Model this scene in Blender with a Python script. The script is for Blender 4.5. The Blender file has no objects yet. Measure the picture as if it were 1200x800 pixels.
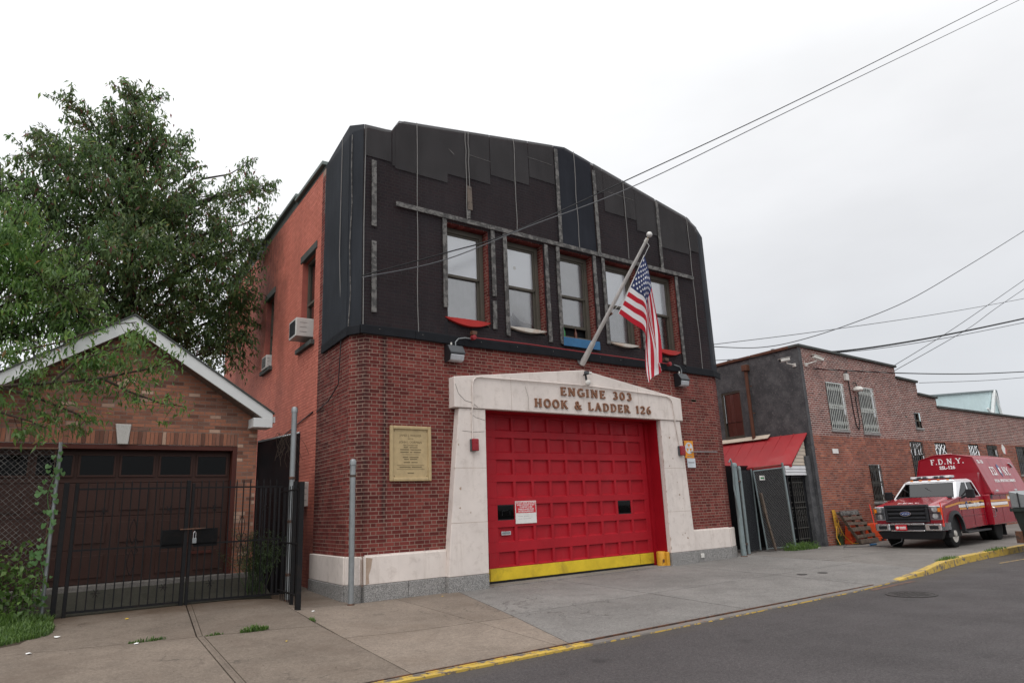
import bpy, bmesh, math, random
import numpy as np
from mathutils import Vector, Matrix

# ------------------------------------------------------------------ camera, sky, sun, exposure
S = bpy.context.scene
COL = S.collection
R = math.radians
random.seed(7)
rng = np.random.default_rng(7)

CAM = Vector((0.0, 0.0, 1.6))
pitch, roll, yaw = R(13.7), R(2.34), R(53.6)
fw = Vector((math.cos(yaw) * math.cos(pitch), math.sin(yaw) * math.cos(pitch), math.sin(pitch)))
r0 = Vector((math.sin(yaw), -math.cos(yaw), 0))
u0 = r0.cross(fw)
cr, ur = math.cos(roll), math.sin(roll)
cR, cU = cr * r0 - ur * u0, ur * r0 + cr * u0
cam = bpy.data.objects.new('camera', bpy.data.cameras.new('camera'))
COL.objects.link(cam)
cam.matrix_world = Matrix(((cR.x, cU.x, -fw.x, CAM.x), (cR.y, cU.y, -fw.y, CAM.y), (cR.z, cU.z, -fw.z, CAM.z), (0, 0, 0, 1)))
cam.data.sensor_width = 36.0
cam.data.lens = 24.0
cam.data.clip_end = 3000
S.camera = cam

SUN_EL, SUN_AZ = 52.0, 215.0     # degrees: elevation, direction the light comes from (from +X towards +Y)
w = bpy.data.worlds.new('World'); S.world = w; w.use_nodes = True
nt = w.node_tree; N = nt.nodes; L = nt.links
N.clear()
out = N.new('ShaderNodeOutputWorld'); bg = N.new('ShaderNodeBackground')
sky = N.new('ShaderNodeTexSky'); sky.sky_type = 'NISHITA'; sky.sun_disc = False
sky.sun_elevation = R(SUN_EL); sky.sun_rotation = R(90 - SUN_AZ)
tc = N.new('ShaderNodeTexCoord'); sp = N.new('ShaderNodeSeparateXYZ')
L.new(tc.outputs['Generated'], sp.inputs[0])
# overcast cloud deck: brighter towards the zenith, softly mottled
ramp = N.new('ShaderNodeValToRGB'); e = ramp.color_ramp.elements
e[0].position = 0.0; e[0].color = (.66, .69, .73, 1)
e[1].position = 1.0; e[1].color = (2.25, 2.26, 2.28, 1)
for p, c in ((.12, (.78, .80, .835, 1)), (.28, (.91, .92, .945, 1)), (.48, (1.06, 1.065, 1.08, 1)), (.66, (1.22, 1.23, 1.245, 1))):
    q = e.new(p); q.color = c
L.new(sp.outputs['Z'], ramp.inputs[0])
mp = N.new('ShaderNodeMapping'); mp.inputs['Scale'].default_value = (1, 1, 2.6)
L.new(tc.outputs['Generated'], mp.inputs[0])
nz = N.new('ShaderNodeTexNoise'); nz.inputs['Scale'].default_value = 1.7; nz.inputs['Detail'].default_value = 5
nz.inputs['Roughness'].default_value = .5
L.new(mp.outputs[0], nz.inputs['Vector'])
mr = N.new('ShaderNodeMapRange'); mr.inputs[1].default_value = .3; mr.inputs[2].default_value = .7
mr.inputs[3].default_value = .90; mr.inputs[4].default_value = 1.09
L.new(nz.outputs[0], mr.inputs[0])
# the deck is thinner (brighter) on the side of the hidden sun, -X
side = N.new('ShaderNodeMapRange'); side.inputs[1].default_value = -1; side.inputs[2].default_value = 1
side.inputs[3].default_value = 1.35; side.inputs[4].default_value = .93
L.new(sp.outputs['X'], side.inputs[0])
mm = N.new('ShaderNodeMath'); mm.operation = 'MULTIPLY'
L.new(mr.outputs[0], mm.inputs[0]); L.new(side.outputs[0], mm.inputs[1])
vm = N.new('ShaderNodeVectorMath'); vm.operation = 'SCALE'
L.new(ramp.outputs[0], vm.inputs[0]); L.new(mm.outputs[0], vm.inputs['Scale'])
sk = N.new('ShaderNodeVectorMath'); sk.operation = 'SCALE'; sk.inputs['Scale'].default_value = .1
L.new(sky.outputs[0], sk.inputs[0])
mx = N.new('ShaderNodeMix'); mx.data_type = 'RGBA'; mx.inputs[0].default_value = .93
L.new(sk.outputs[0], mx.inputs[6]); L.new(vm.outputs[0], mx.inputs[7])
L.new(mx.outputs[2], bg.inputs[0]); bg.inputs[1].default_value = 1.0
L.new(bg.outputs[0], out.inputs[0])

sd = bpy.data.lights.new('sun', 'SUN'); sd.energy = 0.75; sd.angle = R(25); sd.color = (1, .975, .94)
sun = bpy.data.objects.new('sun', sd); COL.objects.link(sun)
sv = Vector((math.cos(R(SUN_AZ)) * math.cos(R(SUN_EL)), math.sin(R(SUN_AZ)) * math.cos(R(SUN_EL)), math.sin(R(SUN_EL))))
sun.rotation_euler = sv.to_track_quat('Z', 'Y').to_euler()
sun.location = (0, 0, 40)

S.view_settings.view_transform = 'Standard'; S.view_settings.look = 'None'
S.view_settings.exposure = 0.0; S.view_settings.gamma = 1.0
S.cycles.max_bounces = 8; S.cycles.transparent_max_bounces = 24

# ------------------------------------------------------------------ materials
def srgb(r, g, b):
    f = lambda c: (c / 255 / 12.92) if c / 255 <= .04045 else ((c / 255 + .055) / 1.055) ** 2.4
    return (f(r), f(g), f(b))

class Mat:
    """small node helper"""
    def __init__(s, name):
        s.m = bpy.data.materials.new(name); s.m.use_nodes = True
        s.t = s.m.node_tree; s.t.nodes.clear()
        s.out = s.n('ShaderNodeOutputMaterial'); s.p = s.n('ShaderNodeBsdfPrincipled')
        s.l(s.p.outputs[0], s.out.inputs[0])
        s.geo = s.n('ShaderNodeNewGeometry')
    def n(s, t, **k):
        x = s.t.nodes.new(t)
        for a, b in k.items(): setattr(x, a, b)
        return x
    def l(s, a, b): s.t.links.new(a, b)
    def pos(s, scale=(1, 1, 1), coord='world'):
        m = s.n('ShaderNodeMapping'); m.inputs['Scale'].default_value = scale
        if coord == 'world': s.l(s.geo.outputs['Position'], m.inputs[0])
        else: s.l(s.n('ShaderNodeTexCoord').outputs[coord], m.inputs[0])
        return m.outputs[0]
    def noise(s, scale, detail=4, rough=.55, vec=None, dist=0):
        x = s.n('ShaderNodeTexNoise'); x.inputs['Scale'].default_value = scale; x.inputs['Detail'].default_value = detail
        x.inputs['Roughness'].default_value = rough; x.inputs['Distortion'].default_value = dist
        s.l(vec if vec is not None else s.pos(), x.inputs['Vector'])
        return x.outputs[0]
    def rng(s, v, a, b, c, d):
        x = s.n('ShaderNodeMapRange'); s.l(v, x.inputs[0])
        for i, q in enumerate((a, b, c, d)): x.inputs[i + 1].default_value = q
        return x.outputs[0]
    def math(s, op, a, b=None):
        x = s.n('ShaderNodeMath', operation=op)
        for i, q in enumerate((a, b)):
            if q is None: continue
            if isinstance(q, (int, float)): x.inputs[i].default_value = q
            else: s.l(q, x.inputs[i])
        return x.outputs[0]
    def col(s, c):
        x = s.n('ShaderNodeRGB'); x.outputs[0].default_value = (*c[:3], 1); return x.outputs[0]
    def mix(s, f, a, b, mode='MIX'):
        x = s.n('ShaderNodeMix', data_type='RGBA', blend_type=mode)
        if isinstance(f, (int, float)): x.inputs[0].default_value = f
        else: s.l(f, x.inputs[0])
        for i, q in ((6, a), (7, b)):
            if isinstance(q, tuple): x.inputs[i].default_value = (*q[:3], 1)
            else: s.l(q, x.inputs[i])
        return x.outputs[2]
    def ramp(s, v, stops):
        x = s.n('ShaderNodeValToRGB'); e = x.color_ramp.elements
        e[0].position, e[0].color = stops[0][0], (*stops[0][1], 1)
        e[1].position, e[1].color = stops[-1][0], (*stops[-1][1], 1)
        for p, c in stops[1:-1]:
            q = e.new(p); q.color = (*c, 1)
        s.l(v, x.inputs[0]); return x.outputs[0]
    def scale(s, c, v):
        x = s.n('ShaderNodeVectorMath', operation='SCALE'); s.l(c, x.inputs[0])
        if isinstance(v, (int, float)): x.inputs['Scale'].default_value = v
        else: s.l(v, x.inputs['Scale'])
        return x.outputs[0]
    def base(s, c):
        if isinstance(c, tuple): s.p.inputs['Base Color'].default_value = (*c[:3], 1)
        else: s.l(c, s.p.inputs['Base Color'])
    def bump(s, h, strength=.3, dist=.01):
        x = s.n('ShaderNodeBump'); x.inputs['Strength'].default_value = strength; x.inputs['Distance'].default_value = dist
        s.l(h, x.inputs['Height']); s.l(x.outputs[0], s.p.inputs['Normal'])
    def set(s, **k):
        for a, b in k.items():
            q = s.p.inputs[a.replace('_', ' ')]
            if isinstance(b, (int, float, tuple)): q.default_value = b
            else: s.l(b, q)

MATS = {}
def plain(name, c, rough=.6, var=.15, scale=6, metal=0., bump=.15, fine=80, dirt=0., dirtc=(.03, .025, .02), coat=0., spec=None):
    m = Mat(name)
    a = m.rng(m.noise(scale, 6, .6), .25, .75, 1 - var, 1 + var)
    b = m.rng(m.noise(fine, 2), .2, .8, 1 - var * .5, 1 + var * .5)
    c1 = m.scale(m.col(c), m.math('MULTIPLY', a, b))
    if dirt:
        f = m.rng(m.noise(scale * .45, 8, .7, dist=.6), .5, .8, 0, dirt)
        c1 = m.mix(f, c1, dirtc)
    m.base(c1)
    m.set(Roughness=m.rng(m.noise(scale * 2, 3), .2, .8, max(0, rough - .08), min(1, rough + .08)), Metallic=metal)
    m.p.inputs['Specular IOR Level'].default_value = spec if spec is not None else (.5 if rough < .45 or metal > .4 or coat else .22)
    if coat: m.p.inputs['Coat Weight'].default_value = coat; m.p.inputs['Coat Roughness'].default_value = .06
    if bump: m.bump(m.noise(fine, 3), bump, .004)
    MATS[name] = m.m
    return m.m

def brickmat(name, stops, grain=.18, rough=.85, stains=(), big=.12, effl=0., runs=(1.07, .84)):
    m = Mat(name)
    oi = m.n('ShaderNodeObjectInfo')
    r = m.math('FRACT', m.math('ADD', m.geo.outputs['Random Per Island'], oi.outputs['Random']))
    c = m.ramp(r, stops)
    g = m.math('MULTIPLY', m.rng(m.noise(55, 4, .65), .25, .75, 1 - grain, 1 + grain), m.rng(m.noise(1.1, 5, .6), .3, .7, 1 - big, 1 + big))
    c = m.scale(c, g)
    if effl:
        c = m.mix(m.rng(m.noise(1.6, 7, .7), .52, .75, 0, effl), c, (.42, .36, .32))
    for fn in stains: c = fn(m, c)
    # run-off, soot and washed patches over many bricks
    c = m.scale(c, m.rng(m.noise(2.4, 6, .7, vec=m.pos((1, 1, .16))), .36, .66, *runs))
    c = m.scale(c, m.rng(m.noise(.42, 5, .6), .34, .66, .90, 1.10))
    m.base(c); m.set(Roughness=rough); m.p.inputs['Specular IOR Level'].default_value = .18
    m.bump(m.noise(120, 3), .35, .003)
    MATS[name] = m.m
    return m.m

def streak(axis, pos, width, z0, z1, strength, col=(.02, .015, .015)):
    """a vertical run-off stain around axis = pos, with a ragged edge"""
    def fn(m, c):
        s = m.n('ShaderNodeSeparateXYZ'); m.l(m.geo.outputs['Position'], s.inputs[0])
        wob = m.rng(m.noise(2.2, 4, .6), .3, .7, -width * .35, width * .35)
        d = m.math('ABSOLUTE', m.math('SUBTRACT', m.math('ADD', s.outputs[axis], wob), pos))
        f = m.rng(d, width, width * .2, 0, strength)
        g = m.math('MULTIPLY', m.rng(s.outputs[2], z0, z0 + .8, 0, 1), m.rng(s.outputs[2], z1, z1 + .3, 1, 0))
        n = m.rng(m.noise(9, 6, .7, vec=m.pos((1, 1, .25))), .25, .65, .45, 1)
        return m.mix(m.math('MULTIPLY', m.math('MULTIPLY', f, g), n), c, col)
    return fn

brickmat('facade_brick', [(0, (.10, .0215, .019)), (.3, (.145, .029, .0255)), (.6, (.176, .039, .033)), (.85, (.214, .052, .042)), (1, (.12, .027, .0245))],
         stains=[streak(0, 5.92, .09, .9, 5.2, .85), streak(0, 5.48, .16, .9, 5.2, .75), streak(0, 15.6, .2, 3.2, 5.2, .25)])
plain('facade_mortar', (.28, .195, .155), .95, .2, 3, bump=.4, dirt=.3)
brickmat('garage_brick', [(0, (.13, .062, .045)), (.15, (.19, .088, .062)), (.35, (.29, .125, .08)), (.6, (.345, .145, .09)), (.8, (.27, .125, .085)), (.93, (.19, .105, .08)), (.965, (.46, .30, .22)), (1, (.48, .32, .24))], .2)
plain('garage_mortar', (.22, .165, .135), .95, .2, 3, bump=.4)
soot = [streak(1, 19.6, 1.5, 6.2, 9.9, .72), streak(1, 18.2, .5, 4.0, 7.9, .35), streak(1, 13.9, 2.2, -1, 1.2, .35)]
m_paint = [(0, (.49, .152, .108)), (.5, (.54, .172, .122)), (1, (.58, .19, .134))]
brickmat('painted_brick', m_paint, .10, .7, soot, .10, runs=(1.05, .90))
def painted_mortar():
    m = Mat('painted_mortar'); c = m.scale(m.col((.36, .094, .069)), m.rng(m.noise(3, 6), .3, .7, .85, 1.12))
    for fn in soot: c = fn(m, c)
    m.base(c); m.set(Roughness=.85); m.bump(m.noise(40, 4), .4, .01); MATS['painted_mortar'] = m.m
painted_mortar()
brickmat('depot_brick', [(0, (.16, .056, .042)), (.25, (.235, .074, .050)), (.5, (.285, .088, .058)), (.75, (.34, .11, .066)), (.9, (.19, .066, .052)), (1, (.40, .14, .08))], .2, stains=[], big=.18)
brickmat('depot_brick_upper', [(0, (.12, .045, .04)), (.3, (.18, .066, .054)), (.6, (.22, .082, .066)), (.85, (.26, .1, .08)), (1, (.15, .06, .052))], .2, big=.18, effl=.22)
plain('depot_mortar', (.30, .22, .185), .95, .25, 2.2, bump=.4, dirt=.3)
plain('depot_mortar_new', (.50, .43, .39), .95, .2, 2.2, bump=.3)

def tar_wall():
    m = Mat('black_render'); n1 = m.noise(2.6, 8, .68); n2 = m.noise(18, 5, .7)
    c = m.mix(m.rng(n1, .42, .7, 0, 1), (.045, .046, .050), (.105, .105, .108))
    c = m.mix(m.rng(n2, .56, .70, 0, .6), c, (.24, .23, .22))
    m.base(c); m.set(Roughness=.8); m.bump(m.noise(25, 5), .4, .01); MATS['black_render'] = m.m
tar_wall()

def stone(name, c, spots=None, dirt=.35, bump=.25, runs=True, rough=.8):
    m = Mat(name)
    c1 = m.scale(m.col(c), m.rng(m.noise(1.7, 6, .6), .25, .75, .9, 1.08))
    c1 = m.mix(m.rng(m.noise(5, 8, .72, dist=.4), .52, .8, 0, dirt), c1, (c[0] * .45, c[1] * .4, c[2] * .36))
    if runs:
        c1 = m.mix(m.rng(m.noise(3.2, 6, .7, vec=m.pos((2.4, 2.4, .22))), .54, .8, 0, dirt * .9), c1, (c[0] * .55, c[1] * .5, c[2] * .45))
    if spots:
        v = m.n('ShaderNodeTexVoronoi'); v.inputs['Scale'].default_value = 90; m.l(m.pos(), v.inputs['Vector'])
        sc = m.n('ShaderNodeSeparateColor'); m.l(v.outputs['Color'], sc.inputs[0])
        c1 = m.mix(m.rng(sc.outputs[0], .3, .85, 0, 1), c1, spots)
    m.base(c1); m.set(Roughness=rough); m.p.inputs['Specular IOR Level'].default_value = .25; m.bump(m.noise(45, 5), bump, .006)
    MATS[name] = m.m
stone('portal_stone', (.70, .625, .575), dirt=.5)
stone('granite', (.17, .165, .16), spots=(.36, .345, .33), dirt=.75, rough=.6)
stone('keystone_stone', (.55, .53, .50), dirt=.2, runs=False, bump=1.0)
def spalled():
    m = Mat('spalled_stone'); n1 = m.noise(4, 7, .7); m.base(m.mix(m.rng(n1, .4, .6, 0, 1), (.30, .21, .15), (.42, .32, .25)))
    m.set(Roughness=.95); m.bump(m.noise(30, 6), .8, .01); MATS['spalled_stone'] = m.m
spalled()

def concrete(name, c, dark, stainc=None, gr=.9, grit=1.):
    m = Mat(name); k = lambda q: (c[0] * q, c[1] * q, c[2] * q)
    c1 = m.scale(m.col(c), m.rng(m.noise(.55, 8, .65), .28, .72, .74, 1.20))
    oi = m.n('ShaderNodeObjectInfo')
    c1 = m.scale(c1, m.rng(oi.outputs['Random'], 0, 1, .90, 1.08))
    c1 = m.mix(m.rng(m.noise(1.9, 10, .78, dist=.6), .48, .72, 0, .65), c1, dark)
    c1 = m.scale(c1, m.rng(m.noise(22, 6, .85), .36, .64, .74, 1.26))                       # grit at the size of the hand
    c1 = m.mix(m.rng(m.noise(55, 4, .75), .54, .66, 0, .5 * grit), c1, k(1.8))
    c1 = m.mix(m.rng(m.noise(48, 4, .75), .34, .45, .55 * grit, 0), c1, k(.35))
    c1 = m.mix(m.rng(m.noise(5.5, 9, .82), .63, .72, 0, .5), c1, k(1.35))                # scoured light patches
    v = m.n('ShaderNodeTexVoronoi'); v.inputs['Scale'].default_value = 3.1; v.inputs['Randomness'].default_value = 1; m.l(m.pos(), v.inputs['Vector'])
    c1 = m.mix(m.rng(v.outputs['Distance'], .035, .02, 0, .75), c1, (.03, .028, .026))     # chewing gum
    v2 = m.n('ShaderNodeTexVoronoi', feature='DISTANCE_TO_EDGE'); v2.inputs['Scale'].default_value = .33
    wv = m.n('ShaderNodeVectorMath', operation='ADD'); m.l(m.pos(), wv.inputs[0])
    nn = m.n('ShaderNodeTexNoise'); nn.inputs['Scale'].default_value = 1.3; nn.inputs['Detail'].default_value = 6; m.l(m.pos(), nn.inputs['Vector'])
    sc = m.n('ShaderNodeVectorMath', operation='SCALE'); sc.inputs['Scale'].default_value = 1.2; m.l(nn.outputs[1], sc.inputs[0]); m.l(sc.outputs[0], wv.inputs[1])
    m.l(wv.outputs[0], v2.inputs['Vector'])
    c1 = m.mix(m.math('MULTIPLY', m.rng(v2.outputs['Distance'], .004, .001, 0, .6), m.rng(m.noise(.45, 3), .50, .58, 0, 1)), c1, (.04, .035, .03))   # a few cracks
    if stainc:
        c1 = m.mix(m.rng(m.noise(.8, 7, .68), .50, .72, 0, .7), c1, stainc)
        # rust and mud washed out under the gate
        s_ = m.n('ShaderNodeSeparateXYZ'); m.l(m.geo.outputs['Position'], s_.inputs[0])
        f = m.math('MULTIPLY', m.rng(m.math('ADD', s_.outputs[1], m.rng(m.noise(1.7, 6), .3, .7, -.5, .5)), 12.5, 13.6, 0, .8), m.rng(s_.outputs[0], 4.5, 5.2, 1, 0))
        c1 = m.mix(f, c1, (.075, .048, .030))
    m.base(c1); m.set(Roughness=m.rng(m.noise(1.2, 5), .3, .7, gr - .2, gr))
    m.p.inputs['Specular IOR Level'].default_value = .25
    m.bump(m.math('ADD', m.noise(90, 3), m.noise(8, 6)), .5, .008)
    MATS[name] = m.m
concrete('walk_concrete', (.172, .138, .110), (.088, .068, .055), (.115, .086, .066))
concrete('walk_concrete_tan', (.208, .168, .135), (.115, .088, .07), (.145, .108, .08))
concrete('apron_concrete', (.196, .184, .172), (.098, .09, .085), grit=1.3)
concrete('yard_concrete', (.175, .16, .146), (.105, .094, .084))
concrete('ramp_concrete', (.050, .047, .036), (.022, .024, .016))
def asphalt():
    m = Mat('asphalt')
    c1 = m.scale(m.col((.066, .058, .058)), m.rng(m.noise(.35, 8, .66), .28, .72, .78, 1.22))
    c1 = m.scale(c1, m.rng(m.noise(24, 6, .88), .36, .64, .62, 1.38))
    c1 = m.mix(m.rng(m.noise(60, 4, .75), .54, .64, 0, .6), c1, (.15, .14, .135))
    c1 = m.mix(m.rng(m.noise(52, 4, .75), .36, .45, .7, 0), c1, (.014, .013, .014))
    c1 = m.mix(m.rng(m.noise(1.1, 8, .7, vec=m.pos((.22, 1.3, 1))), .53, .75, 0, .45), c1, (.030, .027, .028))    # tyre-worn lanes
    c1 = m.mix(m.rng(m.noise(2.6, 9, .8, vec=m.pos((.5, 1, 1))), .62, .74, 0, .35), c1, (.10, .095, .09))         # dust
    v = m.n('ShaderNodeTexVoronoi'); v.inputs['Scale'].default_value = .9; m.l(m.pos(), v.inputs['Vector'])
    c1 = m.mix(m.math('MULTIPLY', m.rng(v.outputs['Distance'], .16, .05, 0, .6), m.rng(m.noise(7, 5), .4, .6, .3, 1)), c1, (.022, .02, .02))   # oil drips
    s_ = m.n('ShaderNodeSeparateXYZ'); m.l(m.geo.outputs['Position'], s_.inputs[0])
    c1 = m.mix(m.math('MULTIPLY', m.rng(s_.outputs[1], 6.55, 6.95, 0, .8), m.rng(m.noise(3, 8, .75), .4, .6, .1, 1)), c1, (.085, .072, .06))   # grit in the gutter
    m.base(c1); m.set(Roughness=m.rng(m.noise(1.5, 6), .3, .7, .68, .9)); m.p.inputs['Specular IOR Level'].default_value = .25; m.bump(m.math('ADD', m.noise(110, 3), m.noise(45, 3)), .9, .012)
    MATS['asphalt'] = m.m
asphalt()
def worn(name, paint, under, wear=.5, rough=.6, sc=7):
    m = Mat(name)
    p = m.scale(m.col(paint), m.rng(m.noise(4, 5), .3, .7, .82, 1.12))
    m.base(m.mix(m.rng(m.noise(sc, 8, .72), wear, wear + .05, 0, 1), p, under))
    m.set(Roughness=rough); m.bump(m.noise(60, 4), .4, .004); MATS[name] = m.m
worn('kerb_yellow', (.50, .335, .055), (.15, .115, .09), .525)
worn('kerb_faded', (.50, .32, .05), (.15, .13, .115), .475)
worn('kerb_bare', (.155, .14, .125), (.19, .085, .04), .60)
worn('guard_yellow', (.60, .30, .02), (.10, .05, .02), .60, sc=9)
worn('rust_steel', (.12, .05, .025), (.05, .03, .022), .5)
worn('weathered_wood', (.15, .14, .13), (.045, .041, .038), .47, sc=9)
worn('weathered_wood_brown', (.13, .095, .07), (.06, .042, .032), .52, sc=14)
plain('soil', (.05, .038, .026), .95, .3, 5)
plain('earth_ground', (.11, .10, .088), .95, .2, .3)

def door_red():
    m = Mat('door_red')
    c = m.scale(m.col((.365, .009, .018)), m.rng(m.noise(1.4, 5), .3, .7, .88, 1.1))
    c = m.mix(m.rng(m.noise(2.2, 8, .7, dist=.5), .56, .8, 0, .25), c, (.36, .06, .06))
    c = m.mix(m.rng(m.noise(7, 8, .8), .56, .72, 0, .55), c, (.17, .008, .014))
    c = m.mix(m.rng(m.noise(3.0, 7, .75, vec=m.pos((3, 1, .3))), .58, .75, 0, .35), c, (.16, .02, .02))
    m.base(c); m.set(Roughness=m.rng(m.noise(3, 5), .3, .7, .42, .68)); m.p.inputs['Specular IOR Level'].default_value = .25; m.bump(m.math('ADD', m.noise(40, 4), m.noise(3, 3)), .12, .006); MATS['door_red'] = m.m
door_red()
plain('jamb_red', (.30, .005, .012), .5, .12, 2)
plain('door_yellow', (.66, .47, .03), .6, .16, 3, dirt=.85, dirtc=(.2, .13, .03))
plain('garage_brown', (.047, .022, .017), .55, .15, 2, dirt=.3)
plain('garage_frame', (.075, .022, .016), .5, .15, 3)
plain('window_frame', (.085, .075, .060), .6, .15, 3)
plain('black_iron', (.009, .009, .010), .55, .25, 12, spec=.2, dirt=.4, dirtc=(.05, .03, .02))
plain('black_plastic', (.016, .016, .018), .5, .15, 8, spec=.3)
plain('rubber', (.017, .017, .017), .85, .2, 12)
plain('galvanised', (.26, .275, .28), .45, .14, 9, metal=.45, dirt=.3, dirtc=(.12, .12, .11))
plain('galvanised_teal', (.22, .265, .27), .5, .14, 9, metal=.3, dirt=.3, dirtc=(.10, .10, .09))
plain('flagpole_metal', (.60, .58, .555), .45, .1, 7, metal=.15, dirt=.25)
plain('white_trim', (.66, .67, .66), .5, .06, 2, dirt=.2, dirtc=(.35, .35, .32))
plain('soffit', (.16, .12, .10), .7, .1, 3)
plain('roof_edge', (.07, .075, .07), .7, .2, 4)
plain('roof_felt', (.05, .05, .052), .9, .25, 3)
plain('coping_metal', (.17, .20, .19), .5, .15, 3, metal=.4)
plain('bronze', (.44, .33, .18), .5, .15, 9, metal=.0, dirt=.3, dirtc=(.20, .16, .09))
plain('bronze_dark', (.20, .155, .085), .55, .15, 9, metal=.2)
plain('copper_letter', (.25, .12, .07), .6, .3, 22, metal=.2, dirt=.6, dirtc=(.07, .035, .02))
plain('lamp_grey', (.075, .08, .085), .45, .12, 8)
plain('alarm_red', (.25, .004, .012), .3, .1, 8)
plain('sign_orange', (.70, .27, .025), .45, .1, 9, dirt=.3, dirtc=(.3, .2, .1))
plain('sign_pale', (.60, .63, .66), .5, .1, 9, dirt=.4)
plain('paper_white', (.72, .70, .67), .7, .06, 9, dirt=.3, dirtc=(.45, .4, .35))
plain('text_red', (.45, .08, .07), .6, .05, 9)
plain('text_white', (.80, .79, .78), .6, .05, 9)
plain('text_grey', (.22, .22, .23), .6, .05, 9)
plain('blind_white', (.90, .92, .93), .8, .05, 2)
plain('blind_grey', (.25, .255, .255), .8, .15, 3)
plain('blind_mid', (.27, .28, .285), .8, .2, 5)
plain('board_brown', (.12, .085, .075), .8, .2, 3)
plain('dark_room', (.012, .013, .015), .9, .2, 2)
plain('sill_red', (.46, .035, .03), .5, .12, 5, dirt=.3)
plain('sill_white', (.62, .58, .52), .6, .08, 9, dirt=.8, dirtc=(.42, .17, .04))
plain('sill_blue', (.035, .13, .26), .6, .15, 5, dirt=.4)
plain('pipe_red', (.27, .03, .035), .5, .15, 6)
plain('ac_white', (.55, .53, .50), .5, .06, 5, dirt=.35)
plain('bottle_green', (.02, .22, .05), .15, .05, 9)
plain('bottle_brown', (.10, .03, .015), .15, .05, 9)
plain('cord_pale', (.22, .21, .20), .8, .15, 9)
plain('net_roll', (.014, .015, .018), .8, .25, 5, bump=.6, fine=30, spec=.15)
plain('siding_cream', (.55, .47, .38), .7, .06, 3, dirt=.3)
plain('siding_white', (.62, .62, .63), .6, .06, 3, dirt=.3)
plain('awning_red', (.33, .028, .032), .5, .14, 1.6, dirt=.5, dirtc=(.45, .14, .13))
plain('rust_pipe', (.115, .05, .032), .7, .25, 5)
plain('grille_white', (.50, .52, .49), .6, .12, 9, dirt=.5)
plain('grille_dark', (.075, .072, .066), .6, .2, 9, dirt=.5)
plain('camera_white', (.62, .60, .56), .5, .08, 9, dirt=.2)
plain('barrier_orange', (.62, .075, .022), .6, .12, 5, dirt=.3)
plain('rope_yellow', (.50, .27, .035), .7, .15, 12)
plain('truck_red', (.30, .004, .016), .22, .06, 2, coat=.7, bump=0)
plain('truck_red_dull', (.29, .006, .018), .35, .08, 2, coat=.3, bump=0)
plain('truck_white', (.74, .74, .75), .25, .04, 2, coat=.5, bump=0)
plain('chrome', (.72, .72, .73), .28, .05, 3, metal=1., bump=0)
plain('truck_trim', (.022, .023, .026), .5, .15, 5, spec=.3)
plain('rim_white', (.58, .55, .50), .4, .12, 9, metal=.0, dirt=.6, dirtc=(.2, .13, .08))
plain('amber', (.75, .22, .02), .2, .05, 9)
plain('lens_clear', (.50, .51, .53), .15, .2, 30, metal=.1, coat=.5)
plain('marker_red', (.85, .05, .03), .4, .05, 9)
plain('stripe_orange', (.68, .30, .05), .4, .05, 9)
plain('badge_blue', (.02, .045, .16), .25, .05, 9)
plain('plate_red', (.55, .02, .03), .4, .05, 9)
plain('dumpster_green', (.028, .036, .032), .55, .2, 4, dirt=.6, dirtc=(.09, .045, .02))
plain('billboard_net', (.62, .76, .77), .8, .1, 1)
plain('wire_black', (.014, .014, .015), .6, .05, 3, bump=0)
plain('wire_grey', (.10, .10, .105), .6, .05, 3, bump=0)
plain('bark', (.045, .035, .028), .9, .3, 12, bump=.8, fine=30)
plain('bark_thin', (.06, .045, .035), .9, .3, 12)
plain('manhole_iron', (.045, .04, .038), .6, .3, 30, bump=.8, fine=40)
plain('litter_white', (.70, .69, .67), .7, .05, 5)
plain('leaf_yellow', (.62, .42, .05), .6, .1, 5)

def glass(name, tint=.95, rough=.03, lo=.04):
    m = Mat(name); t = m.n('ShaderNodeBsdfTransparent'); t.inputs[0].default_value = (tint, tint, tint * 1.01, 1)
    g = m.n('ShaderNodeBsdfGlossy'); g.inputs['Roughness'].default_value = rough
    b = m.n('ShaderNodeBump'); b.inputs['Strength'].default_value = .012; m.l(m.noise(1.5, 2), b.inputs['Height']); m.l(b.outputs[0], g.inputs['Normal'])
    f = m.n('ShaderNodeFresnel'); f.inputs[0].default_value = 1.52
    x = m.n('ShaderNodeMixShader'); m.l(m.rng(f.outputs[0], .04, 1, lo, 1), x.inputs[0]); m.l(t.outputs[0], x.inputs[1]); m.l(g.outputs[0], x.inputs[2])
    m.l(x.outputs[0], m.out.inputs[0]); MATS[name] = m.m
glass('windscreen_glass', .13, lo=.05); glass('window_glass', .98, rough=.16, lo=.32); glass('truck_glass', .45, lo=.10); glass('dark_glass', .25, lo=.012); glass('bulb_glass', .6)

def net(name, c, alpha, wr=.5):
    m = Mat(name); m.base(m.scale(m.col(c), m.math('MULTIPLY', m.rng(m.noise(.9, 6), .3, .7, .85, 1.15), m.rng(m.noise(7, 4, .6, vec=m.pos((1, 1, .15))), .3, .7, .9, 1.1))))
    m.set(Roughness=.85); m.p.inputs['Specular IOR Level'].default_value = .12; m.bump(m.math('ADD', m.noise(2.2, 5, vec=m.pos((1, 1, .35))), m.math('MULTIPLY', m.noise(200, 1), .15)), wr, .02)
    t = m.n('ShaderNodeBsdfTransparent'); x = m.n('ShaderNodeMixShader')
    n = m.rng(m.noise(.7, 4), .3, .7, alpha - .03, min(1, alpha + .03))
    m.l(n, x.inputs[0]); m.l(t.outputs[0], x.inputs[1]); m.l(m.p.outputs[0], x.inputs[2]); m.l(x.outputs[0], m.out.inputs[0])
    MATS[name] = m.m
net('net_single', (.029, .0265, .0295), .80)
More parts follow.
